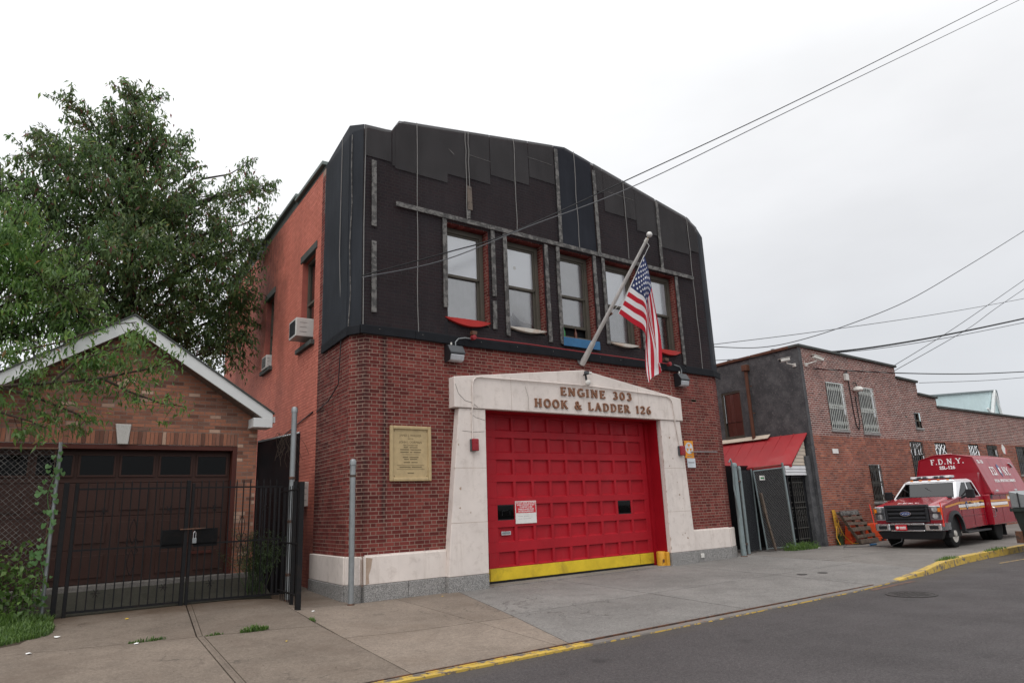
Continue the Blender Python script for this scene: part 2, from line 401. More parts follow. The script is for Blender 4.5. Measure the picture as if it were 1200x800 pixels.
net('net_double', (.058, .0545, .0555), .72)
net('net_navy', (.024, .026, .033), .97)
net('net_side', (.029, .032, .038), .99)
net('privacy_cloth', (.011, .012, .015), .95)
net('fence_cloth', (.006, .006, .007), .97)

def leafmat(name, stops, trans=.35, tone=None):
    m = Mat(name)
    c = m.ramp(m.geo.outputs['Random Per Island'], stops)
    c = m.scale(c, m.rng(m.noise(.9, 4, .6), .3, .7, .78, 1.3))
    if tone: c = m.mix(m.rng(m.noise(1.5, 5, .65), .50, .70, 0, .75), c, tone)     # boughs of another tint
    m.base(c); m.set(Roughness=.5)
    t = m.n('ShaderNodeBsdfTranslucent'); m.l(m.scale(c, 2.0), t.inputs[0])
    x = m.n('ShaderNodeMixShader'); x.inputs[0].default_value = trans
    m.l(m.p.outputs[0], x.inputs[1]); m.l(t.outputs[0], x.inputs[2]); m.l(x.outputs[0], m.out.inputs[0]); MATS[name] = m.m
leafmat('leaf_dark', [(0, (.040, .076, .028)), (.4, (.070, .124, .042)), (.75, (.105, .168, .054)), (.93, (.165, .22, .068)), (.955, (.16, .05, .04)), (1, (.12, .04, .035))], .42, (.088, .075, .036))
leafmat('leaf_mid', [(0, (.045, .095, .022)), (.45, (.075, .15, .034)), (.8, (.115, .20, .046)), (.965, (.15, .225, .055)), (1, (.22, .08, .035))], .42, (.12, .15, .05))
leafmat('leaf_bright', [(0, (.045, .085, .02)), (.5, (.075, .135, .03)), (1, (.12, .19, .045))])
leafmat('leaf_vine', [(0, (.06, .14, .045)), (.5, (.09, .19, .06)), (1, (.12, .23, .08))])
leafmat('leaf_weed', [(0, (.03, .055, .02)), (.5, (.045, .08, .028)), (1, (.07, .10, .035))])

def flagmat():
    m = Mat('flag_cloth'); uv = m.n('ShaderNodeTexCoord'); s = m.n('ShaderNodeSeparateXYZ'); m.l(uv.outputs['UV'], s.inputs[0])
    u, v = s.outputs[0], s.outputs[1]
    st = m.math('MODULO', m.math('FLOOR', m.math('MULTIPLY', v, 13)), 2)          # 0 red, 1 white
    c = m.mix(st, (.52, .012, .03), (.80, .79, .80))
    # canton with staggered stars
    cu, cv = m.math('DIVIDE', u, .4), m.math('DIVIDE', v, 7 / 13)
    inside = m.math('MULTIPLY', m.math('LESS_THAN', cu, 1), m.math('LESS_THAN', cv, 1))
    a = m.math('MULTIPLY', cu, 12); b = m.math('MULTIPLY', cv, 10)
    ia, ib = m.math('ROUND', a), m.math('ROUND', b)
    da, db = m.math('MULTIPLY', m.math('SUBTRACT', a, ia), .9), m.math('SUBTRACT', b, ib)
    r2 = m.math('ADD', m.math('MULTIPLY', da, da), m.math('MULTIPLY', db, db))
    even = m.math('LESS_THAN', m.math('MODULO', m.math('ADD', ia, ib), 2), .5)
    edge = m.math('MULTIPLY', m.math('MULTIPLY', m.math('GREATER_THAN', ia, .5), m.math('LESS_THAN', ia, 11.5)), m.math('MULTIPLY', m.math('GREATER_THAN', ib, .5), m.math('LESS_THAN', ib, 9.5)))
    ang = m.math('ARCTAN2', db, da)
    rad = m.math('ADD', .09, m.math('MULTIPLY', m.math('COSINE', m.math('MULTIPLY', m.math('ADD', ang, math.pi / 2), 5)), .05))
    star = m.math('MULTIPLY', m.math('MULTIPLY', m.math('LESS_THAN', r2, m.math('ADD', rad, 0.03)), even), edge)
    c = m.mix(inside, c, m.mix(star, (.022, .035, .12), (.78, .78, .80)))
    m.base(c); m.set(Roughness=.7)
    t = m.n('ShaderNodeBsdfTranslucent'); m.l(c, t.inputs[0]); x = m.n('ShaderNodeMixShader'); x.inputs[0].default_value = .3
    m.l(m.p.outputs[0], x.inputs[1]); m.l(t.outputs[0], x.inputs[2]); m.l(x.outputs[0], m.out.inputs[0]); MATS['flag_cloth'] = m.m
flagmat()
MT = MATS

# ------------------------------------------------------------------ mesh helpers
class MB:
    def __init__(s): s.v, s.f, s.mi = [], [], []
    def add(s, vs, fs, mi=0):
        o = len(s.v); s.v += [tuple(v) for v in vs]; s.f += [tuple(i + o for i in f) for f in fs]; s.mi += [mi] * len(fs); return s
    def box(s, x0, x1, y0, y1, z0, z1, mi=0):
        return s.add([(x0, y0, z0), (x1, y0, z0), (x1, y1, z0), (x0, y1, z0), (x0, y0, z1), (x1, y0, z1), (x1, y1, z1), (x0, y1, z1)],
                     [(0, 3, 2, 1), (4, 5, 6, 7), (0, 1, 5, 4), (1, 2, 6, 5), (2, 3, 7, 6), (3, 0, 4, 7)], mi)
    def hexa(s, b, t, mi=0):
        """bottom 4 points and top 4 points in the same order (counter-clockwise from above)"""
        return s.add(list(b) + list(t), [(0, 3, 2, 1), (4, 5, 6, 7), (0, 1, 5, 4), (1, 2, 6, 5), (2, 3, 7, 6), (3, 0, 4, 7)], mi)
    def bar(s, p, q, w, d=None, up=(0, 0, 1), mi=0):
        p, q = Vector(p), Vector(q); d = w if d is None else d
        a = (q - p).normalized(); u = Vector(up)
        if abs(a.dot(u)) > .98: u = Vector((0, 1, 0))
        r = a.cross(u).normalized(); u = r.cross(a).normalized()
        r, u = r * w / 2, u * d / 2
        vs = [p - r - u, p + r - u, p + r + u, p - r + u, q - r - u, q + r - u, q + r + u, q - r + u]
        return s.add(vs, [(0, 1, 2, 3), (7, 6, 5, 4), (4, 5, 1, 0), (5, 6, 2, 1), (6, 7, 3, 2), (7, 4, 0, 3)], mi)
    def tube(s, pts, r, n=8, mi=0, caps=True):
        pts = [Vector(p) for p in pts]; rs = r if isinstance(r, (list, tuple)) else [r] * len(pts)
        base = len(s.v); u = None
        for i, p in enumerate(pts):
            a = (pts[min(i + 1, len(pts) - 1)] - pts[max(i - 1, 0)]).normalized()
            if u is None:
                u = a.cross(Vector((0, 0, 1)) if abs(a.z) < .9 else Vector((1, 0, 0))).normalized()
            else:
                u = (u - a * a.dot(u)).normalized()
            w_ = a.cross(u)
            for k in range(n):
                t = 2 * math.pi * k / n
                s.v.append(tuple(p + (u * math.cos(t) + w_ * math.sin(t)) * rs[i]))
        for i in range(len(pts) - 1):
            for k in range(n):
                a0, a1 = base + i * n + k, base + i * n + (k + 1) % n
                s.f.append((a0, a1, a1 + n, a0 + n)); s.mi.append(mi)
        if caps:
            s.f.append(tuple(base + k for k in reversed(range(n)))); s.mi.append(mi)
            o = base + (len(pts) - 1) * n
            s.f.append(tuple(o + k for k in range(n))); s.mi.append(mi)
        return s
    def prism(s, poly, O, u, v, d0, d1, mi=0):
        """polygon (a, b) in the plane O + a*u + b*v, thickened from d0 to d1 along n = u x v"""
        O, u, v = Vector(O), Vector(u), Vector(v); n = u.cross(v).normalized(); k = len(poly)
        vs = [O + u * a + v * b + n * d0 for a, b in poly] + [O + u * a + v * b + n * d1 for a, b in poly]
        fs = [tuple(reversed(range(k))), tuple(range(k, 2 * k))] + [(i, (i + 1) % k, (i + 1) % k + k, i + k) for i in range(k)]
        return s.add(vs, fs, mi)
    def lathe(s, prof, c, axis='z', n=16, mi=0):
        """profile of (radius, height) round an axis through c"""
        base = len(s.v); c = Vector(c)
        for r, h in prof:
            for k in range(n):
                t = 2 * math.pi * k / n; a, b = r * math.cos(t), r * math.sin(t)
                s.v.append(tuple(c + Vector({'z': (a, b, h), 'y': (a, h, b), 'x': (h, a, b)}[axis])))
        for i in range(len(prof) - 1):
            for k in range(n):
                a0, a1 = base + i * n + k, base + i * n + (k + 1) % n
                f = (a0, a1, a1 + n, a0 + n)
                s.f.append(f if axis != 'y' else f[::-1]); s.mi.append(mi)
        for i, fl in ((0, 1), (len(prof) - 1, 0)):
            if prof[i][0] > 1e-6:
                f = tuple(base + i * n + k for k in range(n)); s.f.append(f[::-1] if fl else f); s.mi.append(mi)
        return s
    def quad(s, a, b, c, d, mi=0): return s.add([a, b, c, d], [(0, 1, 2, 3)], mi)

def origin(o):
    v = Vector((0, 0, 0))
    while o is not None: v += o.location; o = o.parent
    return v

def build(name, mb, mats, parent=None, smooth=False, bevel=0., world=True, kind=None, loc=None, seg=1):
    """link the collected shapes as ONE mesh object; coordinates are the world's unless world is False"""
    me = bpy.data.meshes.new(name)
    off = origin(parent) if (world and parent is not None) else Vector((0, 0, 0))
    if loc is not None: off = off + Vector(loc) if parent is not None and world else Vector(loc)
    vs = mb.v
    if off.length > 0: vs = [(a - off.x, b - off.y, c - off.z) for a, b, c in vs]
    me.from_pydata(vs, [], mb.f)
    if isinstance(mats, str): mats = [mats]
    for q in mats: me.materials.append(MT[q])
    if len(mats) > 1: me.polygons.foreach_set('material_index', mb.mi)
    if smooth:
        me.polygons.foreach_set('use_smooth', [True] * len(me.polygons))
        if hasattr(me, 'set_sharp_from_angle'): me.set_sharp_from_angle(angle=R(40))
    me.validate(); me.update()
    o = bpy.data.objects.new(name, me); COL.objects.link(o)
    if parent is not None: o.parent = parent
    if loc is not None: o.location = loc
    if bevel:
        b = o.modifiers.new('b', 'BEVEL'); b.width = bevel; b.segments = seg; b.limit_method = 'ANGLE'; b.angle_limit = R(35)
    if kind: o['kind'] = kind
    return o

def thing(name, label, cat, loc, group=None, rz=0):
    o = bpy.data.objects.new(name, None); COL.objects.link(o); o.location = loc; o.rotation_euler = (0, 0, rz)
    o.empty_display_size = .2; o['label'] = label; o['category'] = cat
    if group: o['group'] = group
    return o
def tag(o, label, cat, group=None):
    o['label'] = label; o['category'] = cat
    if group: o['group'] = group
    return o
def recentre(o):
    """put a single-mesh thing's origin at its own base"""
    me = o.data; n = len(me.vertices); a = np.empty(n * 3); me.vertices.foreach_get('co', a); a = a.reshape(-1, 3)
    c = np.array([(a[:, 0].min() + a[:, 0].max()) / 2, (a[:, 1].min() + a[:, 1].max()) / 2, a[:, 2].min()])
    me.vertices.foreach_set('co', (a - c).ravel()); me.update(); o.location = Vector(c); return o
def share(name, me, parent, loc, mat=None, rot=None, scale=None):
    o = bpy.data.objects.new(name, me); COL.objects.link(o); o.parent = parent; o.location = loc
    if rot: o.rotation_euler = rot
    if scale: o.scale = scale
    return o

def text_mesh(name, s, mat, parent, loc, rot, size, ext=.002, align='CENTER', world=True, xs=1., off=0., space=1.):
    cu = bpy.data.curves.new(name, 'FONT'); cu.body = s; cu.size = size; cu.extrude = ext; cu.align_x = align; cu.align_y = 'CENTER'
    cu.offset = off; cu.space_character = space; cu.resolution_u = 2
    t = bpy.data.objects.new('tmp', cu); COL.objects.link(t)
    dg = bpy.context.evaluated_depsgraph_get(); dg.update()
    me = bpy.data.meshes.new_from_object(t.evaluated_get(dg)); bpy.data.objects.remove(t)
    me.materials.clear(); me.materials.append(MT[mat]); me.name = name
    o = bpy.data.objects.new(name, me); COL.objects.link(o); o.parent = parent
    o.location = Vector(loc) - (origin(parent) if world and parent is not None else Vector((0, 0, 0)))
    o.rotation_euler = rot; o.scale = (xs, 1, 1)
    return o

# serif capitals drawn as strokes; each letter is one mesh
def arc(cx, cy, rx, ry, a0, a1, n=9): return [(cx + rx * math.cos(R(a0 + (a1 - a0) * i / n)), cy + ry * math.sin(R(a0 + (a1 - a0) * i / n))) for i in range(n + 1)]
GL = {  # width, strokes [(points, thickness)], serifs [(x0, x1, y)]
 'E': (.72, [([(.18, 0), (.18, 1)], .17), ([(.18, .96), (.66, .96)], .1), ([(.18, .5), (.52, .5)], .1), ([(.18, .04), (.68, .04)], .1), ([(.66, .8), (.66, 1)], .08), ([(.68, 0), (.68, .22)], .08), ([(.52, .4), (.52, .6)], .07)], [(.04, .34, 0), (.04, .34, 1)]),
 'N': (.95, [([(.18, 0), (.18, 1)], .12), ([(.18, .98), (.78, .02)], .18), ([(.78, 0), (.78, 1)], .12)], [(.04, .34, 0), (.02, .3, 1), (.64, .94, 1)]),
 'G': (.92, [(arc(.5, .5, .38, .46, 50, 330, 12), .15), ([(.83, .05), (.83, .44)], .14)], [(.6, .96, .46)]),
 'I': (.38, [([(.19, 0), (.19, 1)], .17)], [(.04, .34, 0), (.04, .34, 1)]),
 'H': (.98, [([(.2, 0), (.2, 1)], .17), ([(.78, 0), (.78, 1)], .17), ([(.2, .5), (.78, .5)], .09)], [(.05, .35, 0), (.05, .35, 1), (.63, .93, 0), (.63, .93, 1)]),
 'O': (.92, [(arc(.46, .5, .36, .46, 0, 360, 18), .15)], []),
 'K': (.92, [([(.2, 0), (.2, 1)], .17), ([(.26, .45), (.76, .97)], .1), ([(.42, .58), (.82, .02)], .16)], [(.05, .35, 0), (.05, .35, 1), (.6, .9, 1), (.68, .96, 0)]),
 'L': (.75, [([(.2, 0), (.2, 1)], .17), ([(.2, .04), (.7, .04)], .1), ([(.68, 0), (.68, .24)], .08)], [(.05, .35, 0), (.05, .35, 1)]),
 'A': (.98, [([(.14, 0), (.48, 1)], .1), ([(.46, .98), (.84, 0)], .17), ([(.26, .33), (.7, .33)], .08)], [(.0, .28, 0), (.68, .98, 0)]),
 'D': (.92, [([(.2, 0), (.2, 1)], .17), ([(.2, .96)] + arc(.42, .5, .38, .46, 90, -90, 10) + [(.2, .04)], .12)], [(.05, .25, 0), (.05, .25, 1)]),
 'R': (.92, [([(.2, 0), (.2, 1)], .17), ([(.2, .96)] + arc(.45, .73, .24, .23, 90, -90, 8) + [(.2, .5)], .12), ([(.45, .5), (.8, .02)], .15)], [(.05, .35, 0), (.05, .25, 1), (.68, .96, 0)]),
 'F': (.72, [([(.2, 0), (.2, 1)], .19), ([(.2, .95), (.68, .95)], .11), ([(.2, .5), (.52, .5)], .11), ([(.68, .76), (.68, 1)], .09)], [(.04, .38, 0), (.04, .3, 1)]),
 'Y': (.95, [([(.12, .98), (.47, .5)], .16), ([(.83, .98), (.49, .5)], .1), ([(.48, .5), (.48, 0)], .17)], [(.0, .28, 1), (.68, .96, 1), (.32, .64, 0)]),
 '.': (.3, [([(.13, 0), (.13, .16)], .16)], []),
 '1': (.5, [([(.27, 0), (.27, 1)], .16), ([(.1, .84), (.27, .97)], .09)], [(.1, .44, 0)]),
 '2': (.76, [(arc(.38, .7, .25, .26, 165, -30, 9) + [(.12, .08)], .13), ([(.1, .05), (.66, .05)], .13), ([(.66, .0), (.66, .2)], .08)], []),
 '3': (.74, [(arc(.36, .74, .21, .22, 150, -80, 8), .13), (arc(.36, .28, .25, .25, 85, -150, 9), .14)], []),
 '0': (.76, [(arc(.38, .5, .27, .46, 0, 360, 16), .14)], []),
 '6': (.78, [(arc(.4, .3, .25, .26, 0, 360, 12), .13), (arc(.62, .32, .48, .66, 180, 95, 7), .12)], []),
 '&': (.98, [(arc(.4, .77, .17, .19, -60, 250, 9), .1), (arc(.36, .27, .25, .25, 110, 330, 8), .13), ([(.3, .66), (.82, .03)], .15), ([(.58, .15), (.8, .48)], .08), ([(.48, .62), (.26, .48)], .1)], [(.66, .92, .5), (.7, .98, 0)]),
}
def serif_letter(ch, O, u, v, h, depth, bold=1., wx=1.):
    mb = MB(); wd, strokes, serifs = GL[ch]; k = 0; u = Vector(u) * wx; v = Vector(v)
    def seg(p, q, t):
        nonlocal k
        dx, dy = q[0] - p[0], q[1] - p[1]; l = math.hypot(dx, dy) or 1; nx, ny = -dy / l * t / 2 * bold, dx / l * t / 2 * bold
        ex, ey = dx / l * .015, dy / l * .015
        mb.prism([((p[0] - nx - ex) * h, (p[1] - ny - ey) * h), ((p[0] + nx - ex) * h, (p[1] + ny - ey) * h), ((q[0] + nx + ex) * h, (q[1] + ny + ey) * h), ((q[0] - nx + ex) * h, (q[1] - ny + ey) * h)][::-1], O, u, v, 0, depth + k * .0005); k += 1
    for pts, t in strokes:
        for a, b in zip(pts[:-1], pts[1:]): seg(a, b, t)
    for x0, x1, y in serifs: seg((x0, min(max(y, .035), .965)), (x1, min(max(y, .035), .965)), .07)
    return mb, wd * h * wx
def serif_text(s, O, u, v, h, depth, mat, parent, width=None, name='letter', world=True, bold=1., separate=True, gap=.06, align='L', wx=1., sp=.42):
    """a line of capitals from O along u; the spacing is stretched to fill width"""
    ws = [(sp if c == ' ' else GL[c][0] * wx) * h for c in s]; tot = sum(ws); gp = gap * h
    if width: gp = (width - tot) / max(1, len(s) - 1)
    u, v, O = Vector(u), Vector(v), Vector(O); x = 0; allmb = MB()
    if align == 'C': x = -(tot + gp * (len(s) - 1)) / 2
    for c, wd in zip(s, ws):
        if c != ' ':
            mb, _ = serif_letter(c, O + u * x, u, v, h, depth, bold, wx)
            if separate: build(name, mb, mat, parent, world=world)
            else: allmb.add(mb.v, mb.f)
        x += wd + gp
    if not separate: return build(name, allmb, mat, parent, world=world)

# ------------------------------------------------------------------ bricks
def clip_poly(poly, region):
    """Sutherland-Hodgman against a convex region given counter-clockwise"""
    outp = poly
    for (ax, ay), (bx, by) in zip(region, region[1:] + region[:1]):
        inp, outp = outp, []
        if not inp: return []
        sd = lambda p: (bx - ax) * (p[1] - ay) - (by - ay) * (p[0] - ax)
        for p, q in zip(inp, inp[1:] + inp[:1]):
            a, b = sd(p), sd(q)
            if a >= -1e-9: outp.append(p)
            if (a > 1e-9 and b < -1e-9) or (a < -1e-9 and b > 1e-9):
                t = a / (a - b); outp.append((p[0] + (q[0] - p[0]) * t, p[1] + (q[1] - p[1]) * t))
    return outp
def area(p): return abs(sum(a[0] * b[1] - b[0] * a[1] for a, b in zip(p, p[1:] + p[:1]))) / 2
def lay(region, h, Ls, joint, shift=None, z0=0.):
    """bricks of one convex region: [(polygon, whole)]; Ls = lengths repeated along a course"""
    us = [p[0] for p in region]; vs = [p[1] for p in region]; res = []; period = sum(Ls) + joint * len(Ls)
    j0, j1 = math.floor((min(vs) - z0) / h), math.ceil((max(vs) - z0) / h)
    for j in range(j0, j1 + 1):
        y0, y1 = z0 + j * h + joint / 2, z0 + (j + 1) * h - joint / 2
        if y1 < min(vs) or y0 > max(vs): continue
        sh = shift(j) if shift else (period / 2 if j % 2 else 0)
        i0 = math.floor((min(us) - sh) / period) - 1; i1 = math.ceil((max(us) - sh) / period) + 1
        for i in range(i0, i1):
            x = sh + i * period
            for Lk in Ls:
                x0, x1 = x + joint / 2, x + Lk + joint / 2; x += Lk + joint
                if x1 < min(us) or x0 > max(us): continue
                q = clip_poly([(x0, y0), (x1, y0), (x1, y1), (x0, y1)], region)
                if len(q) >= 3:
                    a = area(q)
                    if a > .12 * (x1 - x0) * (y1 - y0):
                        res.append((q, a > .999 * (x1 - x0) * (y1 - y0)))
    return res
rj = random.Random(3)
def brick_mesh(bricks, O, u, v, d, jit=.003):
    """one mesh of many bricks: front face and the sides"""
    mb = MB(); O, u, v = Vector(O), Vector(u), Vector(v); n = u.cross(v).normalized()
    for q, _ in bricks:
        k = len(q); dd = d + rj.uniform(-jit, jit)
        vs = [O + u * a + v * b - n * .004 for a, b in q] + [O + u * a + v * b + n * dd for a, b in q]
        mb.add(vs, [tuple(range(k, 2 * k))] + [(i, (i + 1) % k, (i + 1) % k + k, i + k) for i in range(k)])
    return mb
def brick_parts(name, bricks, O, u, v, d, mat, parent, count=300):
    """the count bricks nearest the camera as parts that share meshes; returns the others"""
    O, u, v = Vector(O), Vector(u), Vector(v); n = u.cross(v).normalized()
    def key(b):
        if not b[1]: return 1e9
        q = b[0]; c = O + u * (q[0][0] + q[1][0]) / 2 + v * (q[0][1] + q[2][1]) / 2
        d_ = c - CAM; L_ = q[1][0] - q[0][0]
        return d_.length ** 2 / (abs(d_.normalized().dot(n)) * L_)
    bs = sorted(bricks, key=key); mine = [b for b in bs[:count] if b[1]]; ids = {id(b) for b in mine}; rest = [b for b in bricks if id(b) not in ids]
    cache = {}; ori = origin(parent)
    rot = Matrix((u, v, n)).transposed().to_euler()
    for q, _ in mine:
        L_, H_ = round(q[1][0] - q[0][0], 3), round(q[2][1] - q[1][1], 3)
        if (L_, H_) not in cache:
            m = MB().box(-L_ / 2, L_ / 2, -H_ / 2, H_ / 2, -.004, d); me = bpy.data.meshes.new(name); me.from_pydata(m.v, [], m.f); me.materials.append(MT[mat]); cache[(L_, H_)] = me
        c = O + u * (q[0][0] + q[1][0]) / 2 + v * (q[0][1] + q[2][1]) / 2 + n * rj.uniform(-.002, .003)
        share(name, cache[(L_, H_)], parent, c - ori, rot=rot)
    return rest

# ------------------------------------------------------------------ ground
def smooth(a, b, x):
    t = min(1, max(0, (x - a) / (b - a))); return t * t * (3 - 2 * t)
def zg(X, Y):
    """height of the pavement"""
    w_ = smooth(3.4, 5.2, X); z = -.10 + (Y - 7) * (.044 * (1 - w_) + .0264 * w_)
    if X > 17: z *= 1 - smooth(17, 19, X)
    return z
STREET = -.12
def sheet(name, x0, x1, y0, y1, z, mat, n=1):
    mb = MB().quad((x0, y0, z), (x1, y0, z), (x1, y1, z), (x0, y1, z)); return build(name, mb, mat, kind='structure')
sheet('ground', -500, 700, 5, 700, -.20, 'earth_ground')
sheet('road', -500, 700, -500, 8.6, STREET, 'asphalt')

walk = build('sidewalk', MB().quad((-40, 7.02, -.165), (90, 7.02, -.165), (90, 13.2, -.165), (-40, 13.2, -.165)).quad((-40, 13.2, -.165), (6.3, 13.2, -.165), (6.3, 22, -.165), (-40, 22, -.165)), 'soil', kind='structure')
def slab(pts, mat, gap=.010, zf=zg, parent=None, nx=4, th=.13):
    """a paving slab following the pavement's fall; its edges are set back for the joint"""
    c = Vector((sum(p[0] for p in pts) / 4, sum(p[1] for p in pts) / 4))
    q = []
    for p in pts:
        v = Vector(p); d = (c - v).normalized() * gap * 1.4; q.append(v + d)
    mb = MB(); n = nx; g = []
    for i in range(n + 1):
        row = []
        for j in range(n + 1):
            a, b = i / n, j / n
            p = (q[0] * (1 - a) + q[1] * a) * (1 - b) + (q[3] * (1 - a) + q[2] * a) * b
            row.append(len(mb.v)); mb.v.append((p.x, p.y, zf(p.x, p.y)))
        g.append(row)
    for i in range(n):
        for j in range(n): mb.f.append((g[i][j], g[i + 1][j], g[i + 1][j + 1], g[i][j + 1])); mb.mi.append(0)
    rim = [g[i][0] for i in range(n)] + [g[n][j] for j in range(n)] + [g[n - i][n] for i in range(n)] + [g[0][n - j] for j in range(n)]
    low = []
    for k in rim:
        x, y, z = mb.v[k]; low.append(len(mb.v)); mb.v.append((x, y, z - th))
    m = len(rim)
    for k in range(m): mb.f.append((rim[k], low[k], low[(k + 1) % m], rim[(k + 1) % m])); mb.mi.append(0)
    return build('slab', mb, mat, parent or walk)
W1, W2, AP, YD = 'walk_concrete', 'walk_concrete_tan', 'apron_concrete', 'yard_concrete'
for pts, m in [
    ([(-4.2, 11.95), (2.33, 10.70), (2.76, 13.66), (-4.2, 13.66)], W1),
    ([(2.33, 10.70), (3.95, 10.38), (4.28, 13.66), (2.76, 13.66)], W1),
    ([(-1.2, 7.16), (2.1, 7.16), (2.33, 10.70), (-1.2, 11.38)], W1),
    ([(-4.2, 7.16), (-1.2, 7.16), (-1.2, 11.38), (-4.2, 11.95)], W1),
    ([(2.1, 7.16), (3.76, 7.16), (3.95, 10.38), (2.33, 10.70)], W1),
    ([(3.76, 7.16), (5.83, 7.16), (5.96, 9.25), (3.89, 9.35)], W2),
    ([(3.89, 9.35), (5.96, 9.25), (6.12, 12.32), (4.14, 12.32)], W2),
    ([(4.14, 12.32), (5.25, 12.32), (5.5, 16.0), (4.4, 16.0)], W1),
    ([(5.83, 7.16), (6.0, 7.16), (6.62, 9.2), (5.96, 9.25)], W2),
    ([(5.96, 9.25), (6.62, 9.2), (7.48, 12.32), (6.12, 12.32)], W2),
    ([(6.0, 7.16), (9.7, 7.16), (9.9, 9.4), (6.68, 9.4)], AP),
    ([(6.68, 9.4), (9.9, 9.4), (10.0, 12.9), (7.64, 12.9)], AP),
    ([(9.7, 7.16), (13.6, 7.16), (13.8, 9.4), (9.9, 9.4)], AP),
    ([(9.9, 9.4), (13.8, 9.4), (13.9, 12.9), (10.0, 12.9)], AP),
    ([(13.6, 7.16), (16.9, 7.4), (17.2, 9.4), (13.8, 9.4)], AP),
    ([(13.8, 9.4), (17.2, 9.4), (17.3, 12.9), (13.9, 12.9)], AP),
    ([(16.9, 7.4), (20.6, 7.78), (20.6, 10.2), (17.25, 10.2)], YD),
    ([(17.25, 10.2), (20.6, 10.2), (20.6, 13.6), (17.3, 13.6)], YD),
    ([(20.6, 7.78), (24.6, 7.84), (24.6, 10.2), (20.6, 10.2)], YD),
    ([(20.6, 10.2), (24.6, 10.2), (24.6, 12.9), (20.6, 12.9)], YD),
    ([(24.6, 7.84), (29.6, 7.9), (29.6, 10.2), (24.6, 10.2)], YD),
    ([(24.6, 10.2), (29.6, 10.2), (29.6, 12.9), (24.6, 12.9)], YD),
    ([(29.6, 7.9), (60, 8.2), (60, 12.9), (29.6, 12.9)], YD),
    ([(-40, 7.16), (-4.2, 7.16), (-4.2, 13.66), (-40, 13.66)], W1)]:
    slab(pts, m)
for pts in ([(2.80, 13.6), (2.37, 10.72)], [(2.38, 10.68), (2.16, 7.2)]):      # old sealant band beside the joint
    (xa, ya), (xb, yb) = pts; build('joint_filler', MB().quad((xa, ya, zg(xa, ya) + .003), (xa + .028, ya, zg(xa, ya) + .003), (xb + .028, yb, zg(xb, yb) + .003), (xb, yb, zg(xb, yb) + .003)), 'walk_concrete', walk)
    build('joint_seam', MB().bar((xa + .034, ya, zg(xa, ya) + .001), (xb + .034, yb, zg(xb, yb) + .001), .009, .006), 'soil', walk)
# the sloping drive behind the iron gate
drive_z = lambda x, y: .195 + (min(y, 14.5) - 13.66) * .37
dr = build('driveway', MB().box(-2.5, 4.25, 13.67, 14.9, -.18, .15), 'soil', kind='structure')
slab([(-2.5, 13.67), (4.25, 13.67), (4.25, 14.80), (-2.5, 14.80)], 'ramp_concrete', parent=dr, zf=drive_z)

# kerb: dropped along the aprons, rising at the truck's end
kerb = build('kerb', MB().box(-40, -39.9, 7.0, 7.05, -.2, -.125), 'kerb_bare', kind='structure')
path = [(-9, 6.99), (-5.6, 6.99), (-2.2, 6.99), (1.0, 6.99), (3.9, 6.98), (6.2, 6.97), (8.4, 6.97), (10.8, 6.98), (12.7, 7.0), (14.6, 7.16), (16.0, 7.22), (17.4, 7.44), (18.9, 7.62), (20.6, 7.70), (22.6, 7.72), (25.6, 7.76), (29, 7.8), (33, 7.86), (60, 8.1)]
for (xa, ya), (xb, yb) in zip(path[:-1], path[1:]):
    za = -.097 + .135 * smooth(14.4, 17.2, xa); zb = -.097 + .135 * smooth(14.4, 17.2, xb)
    wd = .15 + .02 * smooth(14, 17, xa)
    m = 'kerb_bare' if 4.0 < xa < 14 else 'kerb_yellow'
    mb = MB().hexa([(xa + .004, ya - .015, -.2), (xb - .004, yb - .015, -.2), (xb - .004, yb + wd, -.2), (xa + .004, ya + wd, -.2)],
                   [(xa + .004, ya, za), (xb - .004, yb, zb), (xb - .004, yb + wd, zb), (xa + .004, ya + wd, za)])
    build('kerb_stone', mb, m, kerb, bevel=.012, seg=2)
    if -6 < xa < 5.5:      # worn yellow along both edges of the dropped kerb
        build('kerb_paint', MB().hexa([(xa, ya - .018, -.13), (xb, yb - .018, -.13), (xb, yb + .05, -.13), (xa, ya + .05, -.13)], [(xa, ya - .018, za + .002), (xb, yb - .018, zb + .002), (xb, yb + .05, zb + .002), (xa, ya + .05, za + .002)]), 'kerb_yellow', kerb)
        build('kerb_paint', MB().quad((xa, ya + .11, za + .003), (xb, yb + .11, zb + .003), (xb, yb + .16, zb + .003), (xa, ya + .16, za + .003)), 'kerb_faded', kerb)
    elif xa < 14.5: build('kerb_paint', MB().quad((xa, ya - .019, za - .02), (xb, yb - .019, zb - .02), (xb, yb - .015, zb - .002), (xa, ya - .015, za - .002)), 'kerb_faded', kerb)
build('steel_edge', MB().bar((2.0, 7.148, -.098), (13.6, 7.155, -.098), .022, .03), 'rust_steel', kerb)
build('road_marking', MB().quad((19.2, 6.98, STREET + .004), (28, 6.50, STREET + .004), (28, 6.56, STREET + .004), (19.2, 7.03, STREET + .004)), 'kerb_faded', kind='structure')
build('road_patch', MB().quad((13.0, 6.86, STREET + .004), (14.8, 6.9, STREET + .004), (14.7, 7.0, STREET + .004), (13.1, 6.97, STREET + .004)), 'rust_steel', kind='structure')

